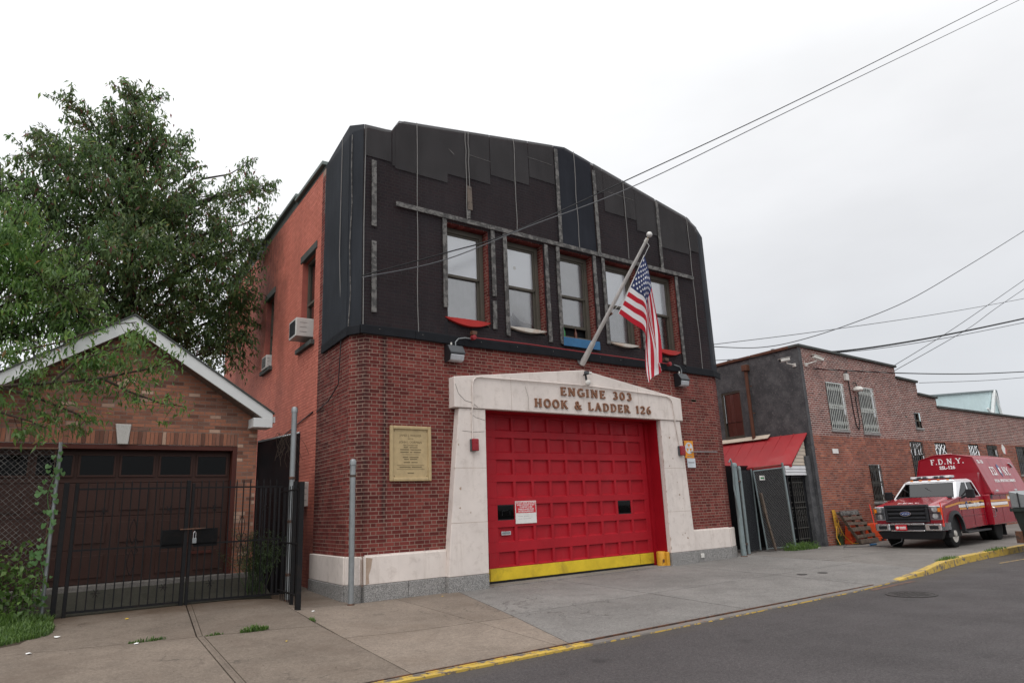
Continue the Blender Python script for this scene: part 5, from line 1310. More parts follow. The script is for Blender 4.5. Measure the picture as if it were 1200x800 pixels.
sub(restg + gl_, (0, GY, 0), (1, 0, 0), (0, 0, 1), 'garage_brick', gwl, d=.003)
face_bricks((gx0, 19.9), (gx0, GY + .01), .2, eav, 'garage_brick', gwl, (LG,), HG, .2)
cache = {}
me = bpy.data.meshes.new('soldier_brick'); q = MB().box(.0, .0585, -.012, .004, 0, .238); me.from_pydata(q.v, [], q.f); me.materials.append(MT['garage_brick'])
x = dx0
while x < dx1 - .05:
    if not (1.50 < x < 1.74): share('soldier_brick', me, gwl, Vector((x + .005, GY, dz1 + .01)) - origin(gwl))
    x += .0695
pris('keystone', [(1.575, dz1 + .0), (1.745, dz1 + .0), (1.775, dz1 + .375), (1.515, dz1 + .375)], GY - .05, GY + .02, 'keystone_stone', gg, bevel=.012)
for sx in (1, -1):      # raked fascia, soffit, roof and gutter edge
    ex = GA[0] + sx * 2.66; ez = GA[1] - 2.66 * sl; fy0 = GY - .36
    top = lambda x: GA[1] + .235 - abs(x - GA[0]) * sl; 
    f_ = [(GA[0], top(GA[0])), (ex, top(ex)), (ex, top(ex) - .225), (GA[0], top(GA[0]) - .27)]
    if sx > 0: f_ = f_[::-1]
    pris('fascia', f_, fy0, fy0 + .03, 'white_trim', gg, bevel=.004)
    r_ = [(GA[0], top(GA[0]) + .035), (ex + sx * .03, top(ex + sx * .03) + .035), (ex + sx * .03, top(ex + sx * .03) + .002), (GA[0], top(GA[0]) + .002)]
    if sx > 0: r_ = r_[::-1]
    pris('roof', r_, fy0 - .03, 20.3, 'roof_edge', gg, bevel=0)
    n = 26
    for k in range(n):
        a, b = GA[0] + sx * 2.62 * k / n, GA[0] + sx * (2.62 * (k + 1) / n - .01)
        build('soffit_board', MB().hexa([(min(a, b), fy0 + .03, (top(min(a, b)) - .255)), (max(a, b), fy0 + .03, top(max(a, b)) - .255), (max(a, b), GY + .0, top(max(a, b)) - .255), (min(a, b), GY + .0, top(min(a, b)) - .255)],
              [(min(a, b), fy0 + .03, top(min(a, b)) - .23), (max(a, b), fy0 + .03, top(max(a, b)) - .23), (max(a, b), GY, top(max(a, b)) - .23), (min(a, b), GY, top(min(a, b)) - .23)]), 'soffit', gg)
    xa, xb = (ex - .38, ex + .002) if sx > 0 else (ex - .002, ex + .38)
    build('eave_box', MB().box(xa, xb, fy0 - .004, GY + .1, top(ex) - .29, top(ex) - .10), 'white_trim', gg, bevel=.004)
    build('gutter', MB().box(ex - .05 if sx > 0 else ex - .07, ex + .07 if sx > 0 else ex + .05, GY - .3, 20.2, top(ex) - .18, top(ex) - .06), 'white_trim', gg)
gd = build('garage_door', MB().box(dx0, dx1, GY + .21, GY + .24, .5, dz1), 'garage_brown', gg); gyd = GY + .16
build('door_frame', MB().box(dx1 - .085, dx1, GY + .0, GY + .2, .5, dz1).box(dx0, dx0 + .085, GY, GY + .2, .5, dz1).box(dx0 + .085, dx1 - .085, GY + .0, GY + .2, dz1 - .09, dz1), 'garage_frame', gg, bevel=.005)
gsec = [.59, 1.18, 1.75, 2.35, 2.92]
xw = [dx0 + .085, 1.62 - .12]
cx = [-.30 + .66 * k for k in range(6)]
for i in range(4):
    z0, z1 = gsec[i] + .004, gsec[i + 1] - .004
    sec = build('door_section', MB().box(dx0 + .09, dx1 - .09, gyd + .012, gyd + .05, z0, z1), 'garage_brown', gd, bevel=.004)
    for k in range(6):
        a = cx[k] + .02; b = a + .53
        if i == 3:
            m = MB(); o_ = .035
            m.box(a - o_, b + o_, gyd - .012, gyd + .011, z0 + .10, z0 + .135).box(a - o_, b + o_, gyd - .012, gyd + .011, z1 - .075, z1 - .04).box(a - o_, a, gyd - .012, gyd + .011, z0 + .136, z1 - .076).box(b, b + o_, gyd - .012, gyd + .011, z0 + .136, z1 - .076)
            build('light_frame', m, 'garage_brown', gd, bevel=.003); build('pane', MB().quad((a, gyd + .002, z0 + .136), (b, gyd + .002, z0 + .136), (b, gyd + .002, z1 - .076), (a, gyd + .002, z1 - .076)), 'dark_glass', gd); build('pane_back', MB().box(a, b, gyd + .0118, gyd + .0119, z0 + .136, z1 - .076), 'dark_room', gd)
        else:
            build('raised_panel', MB().hexa([(a, gyd + .011, z0 + .07), (b, gyd + .011, z0 + .07), (b, gyd + .02, z0 + .07), (a, gyd + .02, z0 + .07)][::1], [(a, gyd + .011, z1 - .07), (b, gyd + .011, z1 - .07), (b, gyd + .02, z1 - .07), (a, gyd + .02, z1 - .07)]).box(a + .03, b - .03, gyd - .008, gyd + .0105, z0 + .10, z1 - .10), 'garage_brown', gd, bevel=.006)
build('lock_handle', MB().bar((3.0, gyd - .02, 1.02), (3.4, gyd - .02, 1.02), .03, .05), 'garage_frame', gd)
build('threshold', MB().box(-2.4, 4.2, GY - .10, GY + .3, .40, .585), 'yard_concrete', gg, bevel=.01)

# black cloth screen over the alley between garage and firehouse
sc_ = thing('alley_screen', 'black cloth screen closing the alley between the garage and the painted wall', 'screen', (4.5, 14.0, .2))
m = MB()
for k in range(9):
    t_ = k / 8; x = 4.13 + .78 * t_; y = 14.66 - .30 * t_ + .03 * math.sin(k * 2.1); m.v += [(x, y, .1), (x, y, 3.16 + .18 * t_ + .02 * math.sin(k * 1.9))]
for k in range(8): m.f.append((2 * k, 2 * k + 2, 2 * k + 3, 2 * k + 1)); m.mi.append(0)
build('cloth', m, 'fence_cloth', sc_, smooth=True)
for k in range(8): x = 4.2 + .085 * k; build('slat', MB().bar((x, 14.50 - .03 * k, .15), (x, 14.50 - .03 * k, 2.2), .03, .02), 'black_plastic', sc_)
build('top_rail', MB().tube([(4.13, 14.64, 3.15), (4.9, 14.36, 3.33)], .02, 6), 'galvanised', sc_)

# ------------------------------------------------------------------ chain-link fence of the neighbouring yard
def chain_mesh(x0, x1, z0, z1, y, parent, d=.09, w_=.006, mat='galvanised', yfun=None, skip=None, kindname='chain_link'):
    """diamond wire: two families of slanting wires"""
    m = MB(); H_ = z1 - z0; n0 = math.floor(-H_ / d) - 1; n1 = math.ceil((x1 - x0) / d) + 1
    yf_ = yfun or (lambda x: y)
    for k in range(n0, n1):
        for s_ in (1, -1):
            a = x0 + k * d; p = (a, z0 if s_ > 0 else z1); q = (a + H_, z1 if s_ > 0 else z0)
            t0, t1 = max(0, (x0 - p[0]) / H_), min(1, (x1 - p[0]) / H_)
            if t1 <= t0 + .01: continue
            A = (p[0] + H_ * t0, p[1] + (q[1] - p[1]) * t0); B = (p[0] + H_ * t1, p[1] + (q[1] - p[1]) * t1)
            m.bar((A[0], yf_(A[0]) + s_ * .002, A[1]), (B[0], yf_(B[0]) + s_ * .002, B[1]), w_, w_)
    return build(kindname, m, mat, parent, kind='stuff')
cf = thing('chain_link_fence', 'rusty chain-link fence with vines and a leaning end post beside the iron gate', 'fence', (-1, 13.7, .2))
CYF = 13.70
chain_mesh(-3.2, .66, .3, 2.86, CYF, cf, mat='weathered_wood')
build('end_post', MB().tube([(.66, CYF, .1), (.655, CYF, 2.97)], .03, 10), 'galvanised', cf, smooth=True)
build('tension_bar', MB().bar((.60, CYF, .3), (.60, CYF, 2.84), .012, .004), 'rust_steel', cf)
build('top_rail', MB().tube([(-3.2, CYF, 2.84), (.65, CYF, 2.86)], .02, 8), 'rust_steel', cf)
for x in (-2.2,): build('line_post', MB().tube([(x, CYF, .1), (x, CYF, 2.88)], .026, 8), 'galvanised', cf, smooth=True)

# ------------------------------------------------------------------ vegetation
def leaves(name, C, L_, mat, parent, droop=.5, width=.42, kind=None, up_bias=0., fold=.12):
    """C: centres (n, 3); one folded leaf each"""
    n = len(C); C = np.asarray(C, float)
    az = rng.uniform(0, 2 * np.pi, n); el = -np.abs(rng.normal(droop, .45, n)) + up_bias
    d = np.stack([np.cos(az) * np.cos(el), np.sin(az) * np.cos(el), np.sin(el)], 1)
    side_ = np.cross(d, rng.normal(0, 1, (n, 3)) + np.array([0, 0, 1.2])); side_ /= np.linalg.norm(side_, axis=1, keepdims=True) + 1e-9
    nor = np.cross(side_, d); l = (L_ * rng.uniform(.65, 1.25, n))[:, None]
    P0 = C; P2 = C + d * l + np.array([0, 0, -1.]) * l * .12; mid = C + d * l * .45
    P1 = mid + side_ * l * width / 2 + nor * l * fold; P3 = mid - side_ * l * width / 2 + nor * l * fold
    V = np.stack([P0, P1, P2, P3, mid], 1).reshape(-1, 3)
    off = origin(parent) if parent is not None else Vector((0, 0, 0)); V = V - np.array(off)
    me = bpy.data.meshes.new(name); me.vertices.add(len(V)); me.vertices.foreach_set('co', V.ravel())
    b = (np.arange(n) * 5)[:, None]
    T = np.concatenate([b + np.array([[0, 1, 4]]), b + np.array([[1, 2, 4]]), b + np.array([[2, 3, 4]]), b + np.array([[3, 0, 4]])], 1).reshape(-1, 3)
    me.loops.add(T.size); me.loops.foreach_set('vertex_index', T.ravel().astype(np.int32))
    me.polygons.add(len(T)); me.polygons.foreach_set('loop_start', np.arange(0, T.size, 3, dtype=np.int32)); me.polygons.foreach_set('loop_total', np.full(len(T), 3, dtype=np.int32))
    me.materials.append(MT[mat]); me.update(calc_edges=True); me.validate()
    o = bpy.data.objects.new(name, me); COL.objects.link(o)
    if parent is not None: o.parent = parent
    if kind: o['kind'] = kind
    return o
def crown_points(blobs, per_m3, leaves_per, spread=.20, ysq=1., hollow=.45):
    """twig clusters through a set of ellipsoids, thicker towards their skins"""
    out_ = []
    for cx, cy, cz, r_ in blobs:
        n = max(4, int(per_m3 * r_ ** 2.4)); 
        d = rng.normal(0, 1, (n, 3)); d /= np.linalg.norm(d, axis=1, keepdims=True)
        rad = r_ * (hollow + (1.06 - hollow) * rng.uniform(0, 1, n) ** .6) * rng.uniform(.86, 1.12, n)
        tw = np.array([cx, cy, cz]) + d * rad[:, None] * np.array([1, ysq, .92])
        dirs = d + np.array([0, 0, -.25]) + rng.normal(0, .5, (n, 3)); dirs /= np.linalg.norm(dirs, axis=1, keepdims=True)
        t = rng.uniform(-.5, .5, (n, leaves_per, 1)) * spread * 2.2
        out_.append((tw[:, None, :] + dirs[:, None, :] * t + rng.normal(0, spread * .38, (n, leaves_per, 3))).reshape(-1, 3))
    return np.concatenate(out_)
def sprays(blobs, n_per, leaves_n=16, length=.7, mb=None, cen=None):
    """slender leafy shoots that break the outline"""
    out_ = []; c0 = np.mean([b[:3] for b in blobs], axis=0) if cen is None else np.array(cen)
    for b in blobs:
        for _ in range(max(1, int(n_per * (.5 + b[3])))):
            d = np.array(b[:3]) - c0; d = d / (np.linalg.norm(d) + 1e-6) + rng.normal(0, .75, 3) + np.array([0, 0, .35]); d /= np.linalg.norm(d)
            p = np.array(b[:3]) + d * b[3] * rng.uniform(.75, 1.0); l = length * rng.uniform(.5, 1.25); t = np.linspace(0, 1, leaves_n)[:, None]
            q = p + d * l * t + np.array([0, 0, -.22]) * l * t ** 2; out_.append(q + rng.normal(0, .035, q.shape))
            if mb is not None: mb.tube([tuple(p - d * .4), tuple(q[leaves_n // 2]), tuple(q[-1])], [.012, .008, .003], 4, caps=False)
    return np.concatenate(out_)
def limbs(mb, base, targets, r0_, wob=.25, seg=6):
    for tx, ty, tz, r_ in targets:
        a, b = Vector(base), Vector((tx, ty, tz)); pts = []
        for k in range(seg + 1):
            t_ = k / seg; p = a.lerp(b, t_) + Vector((rj.uniform(-wob, wob), rj.uniform(-wob, wob), rj.uniform(-wob, wob) * .5 + .5 * math.sin(t_ * math.pi) * .6)) * (1 if 0 < k else 0) * .6
            pts.append(p)
        mb.tube(pts, [max(.012, r0_ * (1 - .85 * k / seg)) for k in range(seg + 1)], 7, caps=False)
        for _ in range(3):      # side twigs
            q = pts[rj.randint(2, seg)]; e_ = q + Vector((rj.uniform(-1, 1), rj.uniform(-1, 1), rj.uniform(-.2, .9))) * r_ * .8
            mb.tube([q, (q + e_) / 2 + Vector((0, 0, .08)), e_], [.02, .014, .006], 5, caps=False)
TREE1 = [[1.802, 20.6, 13.335, 0.52], [1.762, 20.6, 13.828, 0.22], [2.345, 20.8, 13.975, 0.198], [1.832, 20.7, 13.682, 0.248], [1.53, 20.9, 12.846, 0.652], [2.083, 20.3, 12.606, 0.646], [0.75, 20.6, 12.707, 0.287], [0.24, 20.6, 12.962, 0.233], [0.981, 21.0, 12.393, 0.691], [0.042, 20.6, 11.388, 0.647], [-0.45, 20.6, 11.193, 0.292], [0.532, 20.0, 11.122, 0.837], [1.854, 21.1, 11.882, 1.142], [2.655, 20.6, 12.156, 0.767], [3.173, 20.8, 12.574, 0.366], [3.423, 20.6, 11.815, 0.277], [1.251, 20.1, 10.23, 1.243], [0.047, 20.9, 10.135, 0.983], [2.508, 20.3, 10.495, 1.204], [-0.431, 20.6, 10.138, 0.524], [3.532, 20.9, 11.075, 0.554], [3.123, 21.1, 10.064, 1.029], [4.179, 20.6, 10.469, 0.606], [4.623, 20.4, 11.339, 0.621], [4.902, 20.6, 12.312, 0.262], [5.298, 20.6, 11.683, 0.466], [5.685, 20.6, 11.901, 0.206], [4.516, 20.6, 9.712, 0.989], [5.342, 20.3, 10.62, 0.452], [0.757, 21.2, 9.032, 1.242], [1.963, 19.8, 8.548, 1.356], [3.47, 20.6, 8.707, 1.203], [4.661, 20.3, 8.425, 0.903], [0.383, 21.1, 7.832, 0.998], [1.613, 21.4, 7.618, 1.195], [2.797, 20.6, 7.326, 1.143], [4.083, 20.9, 7.32, 0.938], [5.022, 20.9, 7.711, 0.7], [4.743, 20.8, 6.596, 0.623], [5.184, 20.4, 6.816, 0.364], [3.731, 21.2, 6.574, 0.562], [5.393, 20.8, 9.818, 0.509]]
tr = thing('tree', 'large dark leafy tree rising behind the garage against the pale sky', 'tree', (2.6, 20.8, 0))
mb = MB().tube([(2.6, 20.8, -.2), (2.55, 20.8, 2), (2.45, 20.75, 4.2), (2.3, 20.8, 6.4), (2.1, 20.8, 8.5), (1.9, 20.8, 10.8), (1.85, 20.8, 12.6)], [.34, .28, .25, .2, .15, .09, .03], 12)
for t_ in TREE1:
    z = min(max(t_[2] - 2.2, 3.6), 10.0); limbs(mb, (2.45 - .06 * (z - 4), 20.78, z), [t_], .075)
sp1 = sprays(TREE1, 7, 15, .42, mb)
build('trunk', mb, 'bark', tr, smooth=True)
leaves('crown', np.concatenate([crown_points([(b_[0], b_[1], b_[2], b_[3] * .92) for b_ in TREE1], 122, 18, .21, ysq=1.15, hollow=.25), sp1]), .155, 'leaf_dark', tr, droop=.85, width=.36)
TREE2 = [[-0.677, 14.6, 7.557, 0.397], [-0.354, 14.9, 7.191, 0.439], [-0.502, 14.4, 6.527, 0.607], [0.015, 14.8, 6.516, 0.535], [-0.308, 14.6, 5.9, 0.639], [0.285, 14.3, 5.828, 0.482], [0.617, 14.3, 5.505, 0.322], [0.07, 14.9, 5.389, 0.586], [-0.395, 14.6, 5.017, 0.618], [0.533, 14.4, 5.083, 0.318], [0.769, 14.3, 5.299, 0.161], [-0.955, 14.6, 6.265, 0.946]]
tr = thing('tree', 'lighter green tree in the yard beside the garage, in front of the large dark tree', 'tree', (-2.2, 15.6, 0))
mb = MB().tube([(-2.3, 15.6, -.2), (-2.2, 15.6, 2), (-1.9, 15.5, 4), (-1.4, 15.4, 5.6), (-.9, 15.4, 7)], [.22, .18, .15, .10, .04], 10)
for t_ in TREE2: limbs(mb, (-1.9, 15.5, min(4.2, t_[2] - .8)), [t_], .05)
sp2 = sprays(TREE2, 12, 14, .42, mb)
build('trunk', mb, 'bark', tr, smooth=True)
leaves('crown', np.concatenate([crown_points([(b_[0], b_[1], b_[2], b_[3] * .92) for b_ in TREE2], 190, 18, .18, ysq=.9, hollow=.2), sp2]), .125, 'leaf_mid', tr, droop=.95, width=.32)
# far-off trees closing the gap behind
TREE3 = [[1.918, 24.0, 7.121, 0.816], [3.641, 24.4, 7.4, 0.871], [5.038, 24.0, 6.876, 0.704], [5.77, 24.5, 8.278, 0.748], [4.621, 24.6, 9.077, 0.927]]
tr = thing('tree', 'dark tree low behind the garage roof beside the painted wall', 'tree', (4.2, 24.5, 0))
mb = MB().tube([(3.9, 24.5, -.2), (3.9, 24.4, 3), (3.9, 24.5, 6)], [.22, .18, .1], 8)
for t_ in TREE3: limbs(mb, (3.9, 24.4, 4), [t_], .05)
build('trunk', mb, 'bark', tr, smooth=True)
leaves('crown', crown_points(TREE3, 60, 16, .26, hollow=.2), .16, 'leaf_dark', tr)
# the overhanging branch of the yard's young tree, in front of the gable
br = thing('young_tree', 'slender young tree whose drooping light green boughs hang before the brick gable', 'tree', (-1.5, 12.95, .1))
boughs = [[(-1.5, 12.95, .1), (-1.45, 12.95, 1.6), (-1.2, 12.95, 2.8), (-.8, 12.95, 3.5), (-.25, 12.9, 3.72), (.4, 12.9, 3.82), (1.08, 12.9, 3.95), (1.7, 12.9, 4.15), (2.05, 12.9, 4.3)],
          [(-1.2, 12.95, 2.8), (-.9, 13.0, 3.9), (-.3, 12.9, 4.2), (.5, 12.85, 4.5), (1.1, 12.85, 4.85), (1.5, 12.85, 4.95)],
          [(-.25, 12.9, 3.72), (.3, 12.95, 3.55), (.8, 12.95, 3.35), (.95, 12.95, 3.2)],
          [(.4, 12.9, 3.82), (.7, 12.85, 4.2), (1.2, 12.85, 4.45), (1.75, 12.85, 4.65)],
          [(1.08, 12.9, 3.95), (1.5, 12.9, 3.75), (2.0, 12.9, 3.58), (2.35, 12.9, 3.55)],
          [(-.8, 12.95, 3.5), (-.3, 12.9, 3.35), (.2, 12.9, 3.2), (.35, 12.9, 3.12)],
          [(-1.2, 12.95, 2.8), (-1.0, 12.9, 4.4), (-.6, 12.9, 5.0), (-.2, 12.9, 5.2)]]
mb = MB()
for i, b_ in enumerate(boughs): mb.tube(b_, [(.05 if i == 0 else .022) * (1 - .85 * k / (len(b_) - 1)) + .004 for k in range(len(b_))], 6, caps=False)
cl_ = []
def around(p, n, s_, dz=0.): cl_.append(np.array(p) + rng.normal(0, 1, (n, 3)) * np.array([s_, s_ * .8, s_ * .7]) + np.array([0, 0, dz]))
for b_, dens in zip(boughs, (15, 15, 15, 18, 11, 15, 15)):
    P_ = [Vector(p) for p in b_]
    for a, b in zip(P_[:-1], P_[1:]):
        if a.z < 3.0: continue
        for k in range(4):
            p = a.lerp(b, rj.random()); q = p + Vector((rj.uniform(-.18, .22), rj.uniform(-.3, .3), rj.uniform(-.28, .16)))
            mb.tube([p, q], [.006, .003], 4, caps=False); around(q, dens, .085)
for p, n_ in (((.15, 12.9, 3.95), 60), ((.5, 12.9, 3.55), 50), ((.85, 12.9, 4.15), 75), ((1.25, 12.9, 4.3), 80), ((1.5, 12.9, 4.6), 45), ((1.85, 12.9, 4.25), 45), ((2.05, 12.9, 4.5), 30), ((1.0, 12.9, 3.8), 50), ((.4, 12.9, 3.3), 40), ((-.2, 12.9, 4.3), 60), ((.2, 12.9, 4.35), 40), ((1.7, 12.9, 3.85), 26), ((2.3, 12.9, 3.55), 14), ((.9, 12.9, 3.3), 30)):
    around(p, int(n_ * 1.6), .135)
build('trunk', mb, 'bark_thin', br, smooth=True)
leaves('foliage', np.concatenate(cl_), .115, 'leaf_mid', br, droop=.85, width=.33)

# shrub, vine, grass and weeds
sh = thing('shrub', 'bright leafy shrub tangled in the chain-link fence by the grass verge', 'shrub', (0, 13.3, .1))
mb = MB(); cl_ = []
for k in range(46):
    x = rj.uniform(-1.1, .48); y = 13.42 + rj.uniform(-.22, .18); h_ = rj.uniform(.5, 1.35) * (1 if x < .2 else .75)
    p = Vector((x, y, .12)); q = p + Vector((rj.uniform(-.15, .15), rj.uniform(-.15, .1), h_)); mb.tube([p, (p + q) / 2 + Vector((.03, 0, 0)), q], [.009, .007, .004], 4, caps=False)
    for i in range(6): around(p.lerp(q, .35 + .13 * i), 9, .085)
build('stem', mb, 'bark_thin', sh); leaves('foliage', np.concatenate(cl_), .095, 'leaf_bright', sh, droop=.35, width=.62)
vn = thing('vine', 'heart-leaved vine climbing the leaning end post of the chain-link fence', 'vine', (.6, 13.66, .2))
m = MB(); pts = [(.60 + .05 * math.sin(k * 1.1), CYF - .04 - .01 * math.cos(k), .5 + k * .16) for k in range(15)]; m.tube(pts, .006, 5, caps=False); build('stem', m, 'leaf_vine', vn)
lm = bpy.data.meshes.new('leaf'); hp = [(0, 0), (.055, -.035), (.085, .01), (.06, .07), (0, .13), (-.06, .07), (-.085, .01), (-.055, -.035)]
lm.from_pydata([(a, 0.01 * (abs(a) > .03), -b) for a, b in hp] + [(0, 0, -.05)], [], [(i, (i + 1) % 8, 8) for i in range(8)]); lm.materials.append(MT['leaf_vine'])
for k in range(64):
    p = pts[rj.randint(0, 14)]; s_ = rj.uniform(.28, .62); share('leaf', lm, vn, Vector((p[0] + rj.uniform(-.16, .10), p[1] - rj.uniform(.01, .07), p[2] + rj.uniform(-.08, .1))) - origin(vn), rot=(rj.uniform(-.5, .2), rj.uniform(-.6, .6), rj.uniform(-.6, .6)), scale=(s_, s_, s_))
def grass(name, cx, cy, rx, ry, n, h_, mat='leaf_bright', parent=None, zf=zg, curve=1.):
    a = rng.uniform(0, 2 * np.pi, n); r_ = np.sqrt(rng.uniform(0, 1, n)); X = cx + rx * r_ * np.cos(a); Y = cy + ry * r_ * np.sin(a)
    Z = np.array([zf(x, y) for x, y in zip(X, Y)]); hh = h_ * rng.uniform(.4, 1.1, n) * (1.15 - .6 * r_)
    t = rng.uniform(0, 2 * np.pi, n); lean = rng.uniform(.15, .8, n) * hh * curve; w_ = .006 + .004 * rng.uniform(0, 1, n)
    B = np.stack([X, Y, Z], 1); D = np.stack([np.cos(t), np.sin(t), 0 * t], 1); Sd = np.stack([-np.sin(t), np.cos(t), 0 * t], 1) * w_[:, None]
    M_ = B + D * (lean * .35)[:, None]; M_[:, 2] += hh * .65; T_ = B + D * lean[:, None]; T_[:, 2] += hh
    V = np.stack([B - Sd, B + Sd, M_ + Sd * .8, M_ - Sd * .8, T_], 1).reshape(-1, 3)
    me = bpy.data.meshes.new(name); F_ = []
    for i in range(n): o = i * 5; F_ += [(o, o + 1, o + 2, o + 3), (o + 3, o + 2, o + 4)]
    me.from_pydata([tuple(v) for v in V], [], F_); me.materials.append(MT[mat]); o = bpy.data.objects.new(name, me); COL.objects.link(o); o['kind'] = 'stuff'; return o
build('soil_bed', MB().add([(-4, 12.1, zg(-4, 12.1) + .004), (-.6, 11.3, zg(-.6, 11.3) + .004), (.35, 11.75, zg(.3, 11.7) + .004), (.82, 12.9, zg(.8, 12.9) + .004), (.7, 13.65, .2), (-4, 13.65, .2)], [(0, 1, 2, 3, 4, 5)]), 'soil', kind='structure')
for cx_, cy_, rx_, ry_, n_, h_ in ((-.35, 12.35, .9, .75, 5200, .15), (.4, 12.6, .38, .62, 2200, .15), (-1.6, 12.6, 1.2, .9, 2600, .18), (.1, 13.2, .7, .4, 1800, .25)):
    o = grass('grass', cx_, cy_, rx_, ry_, n_, h_)
for k, (cx_, cy_, rx_, ry_, n_, h_) in enumerate(((1.75, 10.84, .24, .03, 130, .07), (3.05, 10.58, .20, .05, 260, .11), (2.55, 10.66, .12, .02, 60, .05), (4.02, 10.9, .03, .12, 40, .07), (18.0, 7.62, .6, .08, 180, .10), (21.2, 7.75, .8, .06, 160, .10), (24.2, 7.82, .8, .06, 160, .12))):
    grass('joint_grass', cx_, cy_, rx_, ry_, n_, h_, zf=lambda x, y: zg(x, min(y, 13)) - .004 if x < 17 else (0.03 if y < 8 else 0))
grass('weeds', 20.3, 12.75, .85, .30, 620, .24, 'leaf_bright', curve=1.5)
mb = MB(); cl_ = []
for k in range(26): around((20.3 + rj.uniform(-.8, .8), 12.75 + rj.uniform(-.22, .22), rj.uniform(.04, .2)), 9, .06)
leaves('weeds', np.concatenate(cl_), .07, 'leaf_bright', None, droop=.2, width=.6, kind='stuff')
o = grass('weeds', 22.35, 12.62, .16, .07, 260, .5, 'leaf_weed', curve=.5)
ws = thing('gate_weed', 'tall feathery weed bush growing behind the iron gate', 'weed', (4.05, 13.85, .25)); mb = MB(); cl_ = []
for k in range(34):
    p = Vector((4.02 + rj.uniform(-.22, .12), 13.85 + rj.uniform(-.12, .2), .2)); q = p + Vector((rj.uniform(-.55, .45), rj.uniform(-.3, .2), rj.uniform(.5, 1.25)))
    md = (p + q) / 2 + Vector((0, 0, .14)); mb.tube([p, md, q], [.007, .005, .002], 4, caps=False)
    for i in range(7): around(md.lerp(q, i / 6), 9, .06)
build('stem', mb, 'leaf_weed', ws); leaves('foliage', np.concatenate(cl_), .06, 'leaf_weed', ws, droop=.1, width=.16)
vb = thing('dry_vine', 'dry brown vine hanging over the black alley screen', 'vine', (4.6, 14.2, 2.6)); m = MB()
for k in range(18):
    p = Vector((4.45 + rj.uniform(-.1, .35), 14.25, 3.30)); pts = [p]
    for i in range(5): p = p + Vector((rj.uniform(-.09, .09), rj.uniform(-.03, .03), -rj.uniform(.04, .16))); pts.append(p)
    m.tube(pts, .004, 4, caps=False)
build('stem', m, 'bark_thin', vb)

# ------------------------------------------------------------------ the brick depot beyond
BY = 12.74
dp = thing('depot', 'long brick depot with a stepped parapet and a black rendered end wall', 'building', (30, 14, 0))
PX = [(21.65, 28.46, 6.66, 6.50), (28.46, 30.13, 6.06, 6.0), (30.13, 31.72, 5.5, 5.43), (31.72, 60.0, 5.04, 4.9)]
wins = [(23.08, 24.18, 3.82, 5.52), (25.24, 26.34, 3.78, 5.48), (29.45, 29.99, 4.1, 4.72), (25.21, 25.98, 1.31, 2.62), (28.65, 29.68, 1.9, 3.55), (30.82, 31.85, 2.3, 3.55), (34.1, 35.15, 2.2, 3.55), (36.05, 37.13, 2.5, 3.55), (39.5, 40.9, 2.2, 3.55), (43.2, 44.3, 2.2, 3.55)]
def zt_(x):
    for a, b, z0, z1 in PX:
        if a <= x <= b: return z0 + (z1 - z0) * (x - a) / (b - a)
    return 4.9
bx = sorted({21.65, 60.0, *[p[0] for p in PX[1:]], *[q for w_ in wins for q in w_[:2]]}); ZS = 3.60
lo_m, up_m, lo_b, up_b = MB(), MB(), [], []
for a, b in zip(bx[:-1], bx[1:]):
    segs = sorted([(w_[2], w_[3]) for w_ in wins if w_[0] <= a + .001 and w_[1] >= b - .001]); z = -.15; spans = []
    for s0, s1 in segs: spans.append((z, s0)); z = s1
    spans.append((z, None))
    for z0, z1 in spans:
        ta, tb = (zt_(a + .001), zt_(b - .001)) if z1 is None else (z1, z1)
        if z0 < ZS:
            t = min(ZS, ta); lo_m.add([(a, BY, z0), (b, BY, z0), (b, BY, t), (a, BY, t)], [(0, 1, 2, 3)])
            if a < 43: lo_b += lay([(a, z0), (b, z0), (b, t), (a, t)], .0735, (.203,), .019)
        if ta > ZS:
            z2 = max(z0, ZS); up_m.add([(a, BY, z2), (b, BY, z2), (b, BY, tb), (a, BY, ta)], [(0, 1, 2, 3)])
            if a < 43: up_b += lay([(a, z2), (b, z2), (b, tb), (a, ta)], .0735, (.201,), .022)
wl = build('wall', lo_m, 'depot_mortar', dp); wu = build('upper_wall', up_m, 'depot_mortar_new', dp)
lo_b = [b for b in lo_b if b[0][0][0] < 44]; up_b = [b for b in up_b if b[0][0][0] < 44]
sub(lo_b, (0, BY, 0), (1, 0, 0), (0, 0, 1), 'depot_brick', wl, d=.003); sub(up_b, (0, BY, 0), (1, 0, 0), (0, 0, 1), 'depot_brick_upper', wu, d=.003)
for a, b, z0, z1 in PX:
    build('coping', MB().bar((a - .06, BY + .12, z0 + .02), (b + .04, BY + .12, z1 + .02), .42, .09), 'roof_edge', dp, bevel=.01)
    build('parapet_return', MB().box(b - .02, b, BY + .01, BY + .3, z1 - .9, z1), 'depot_mortar', dp)
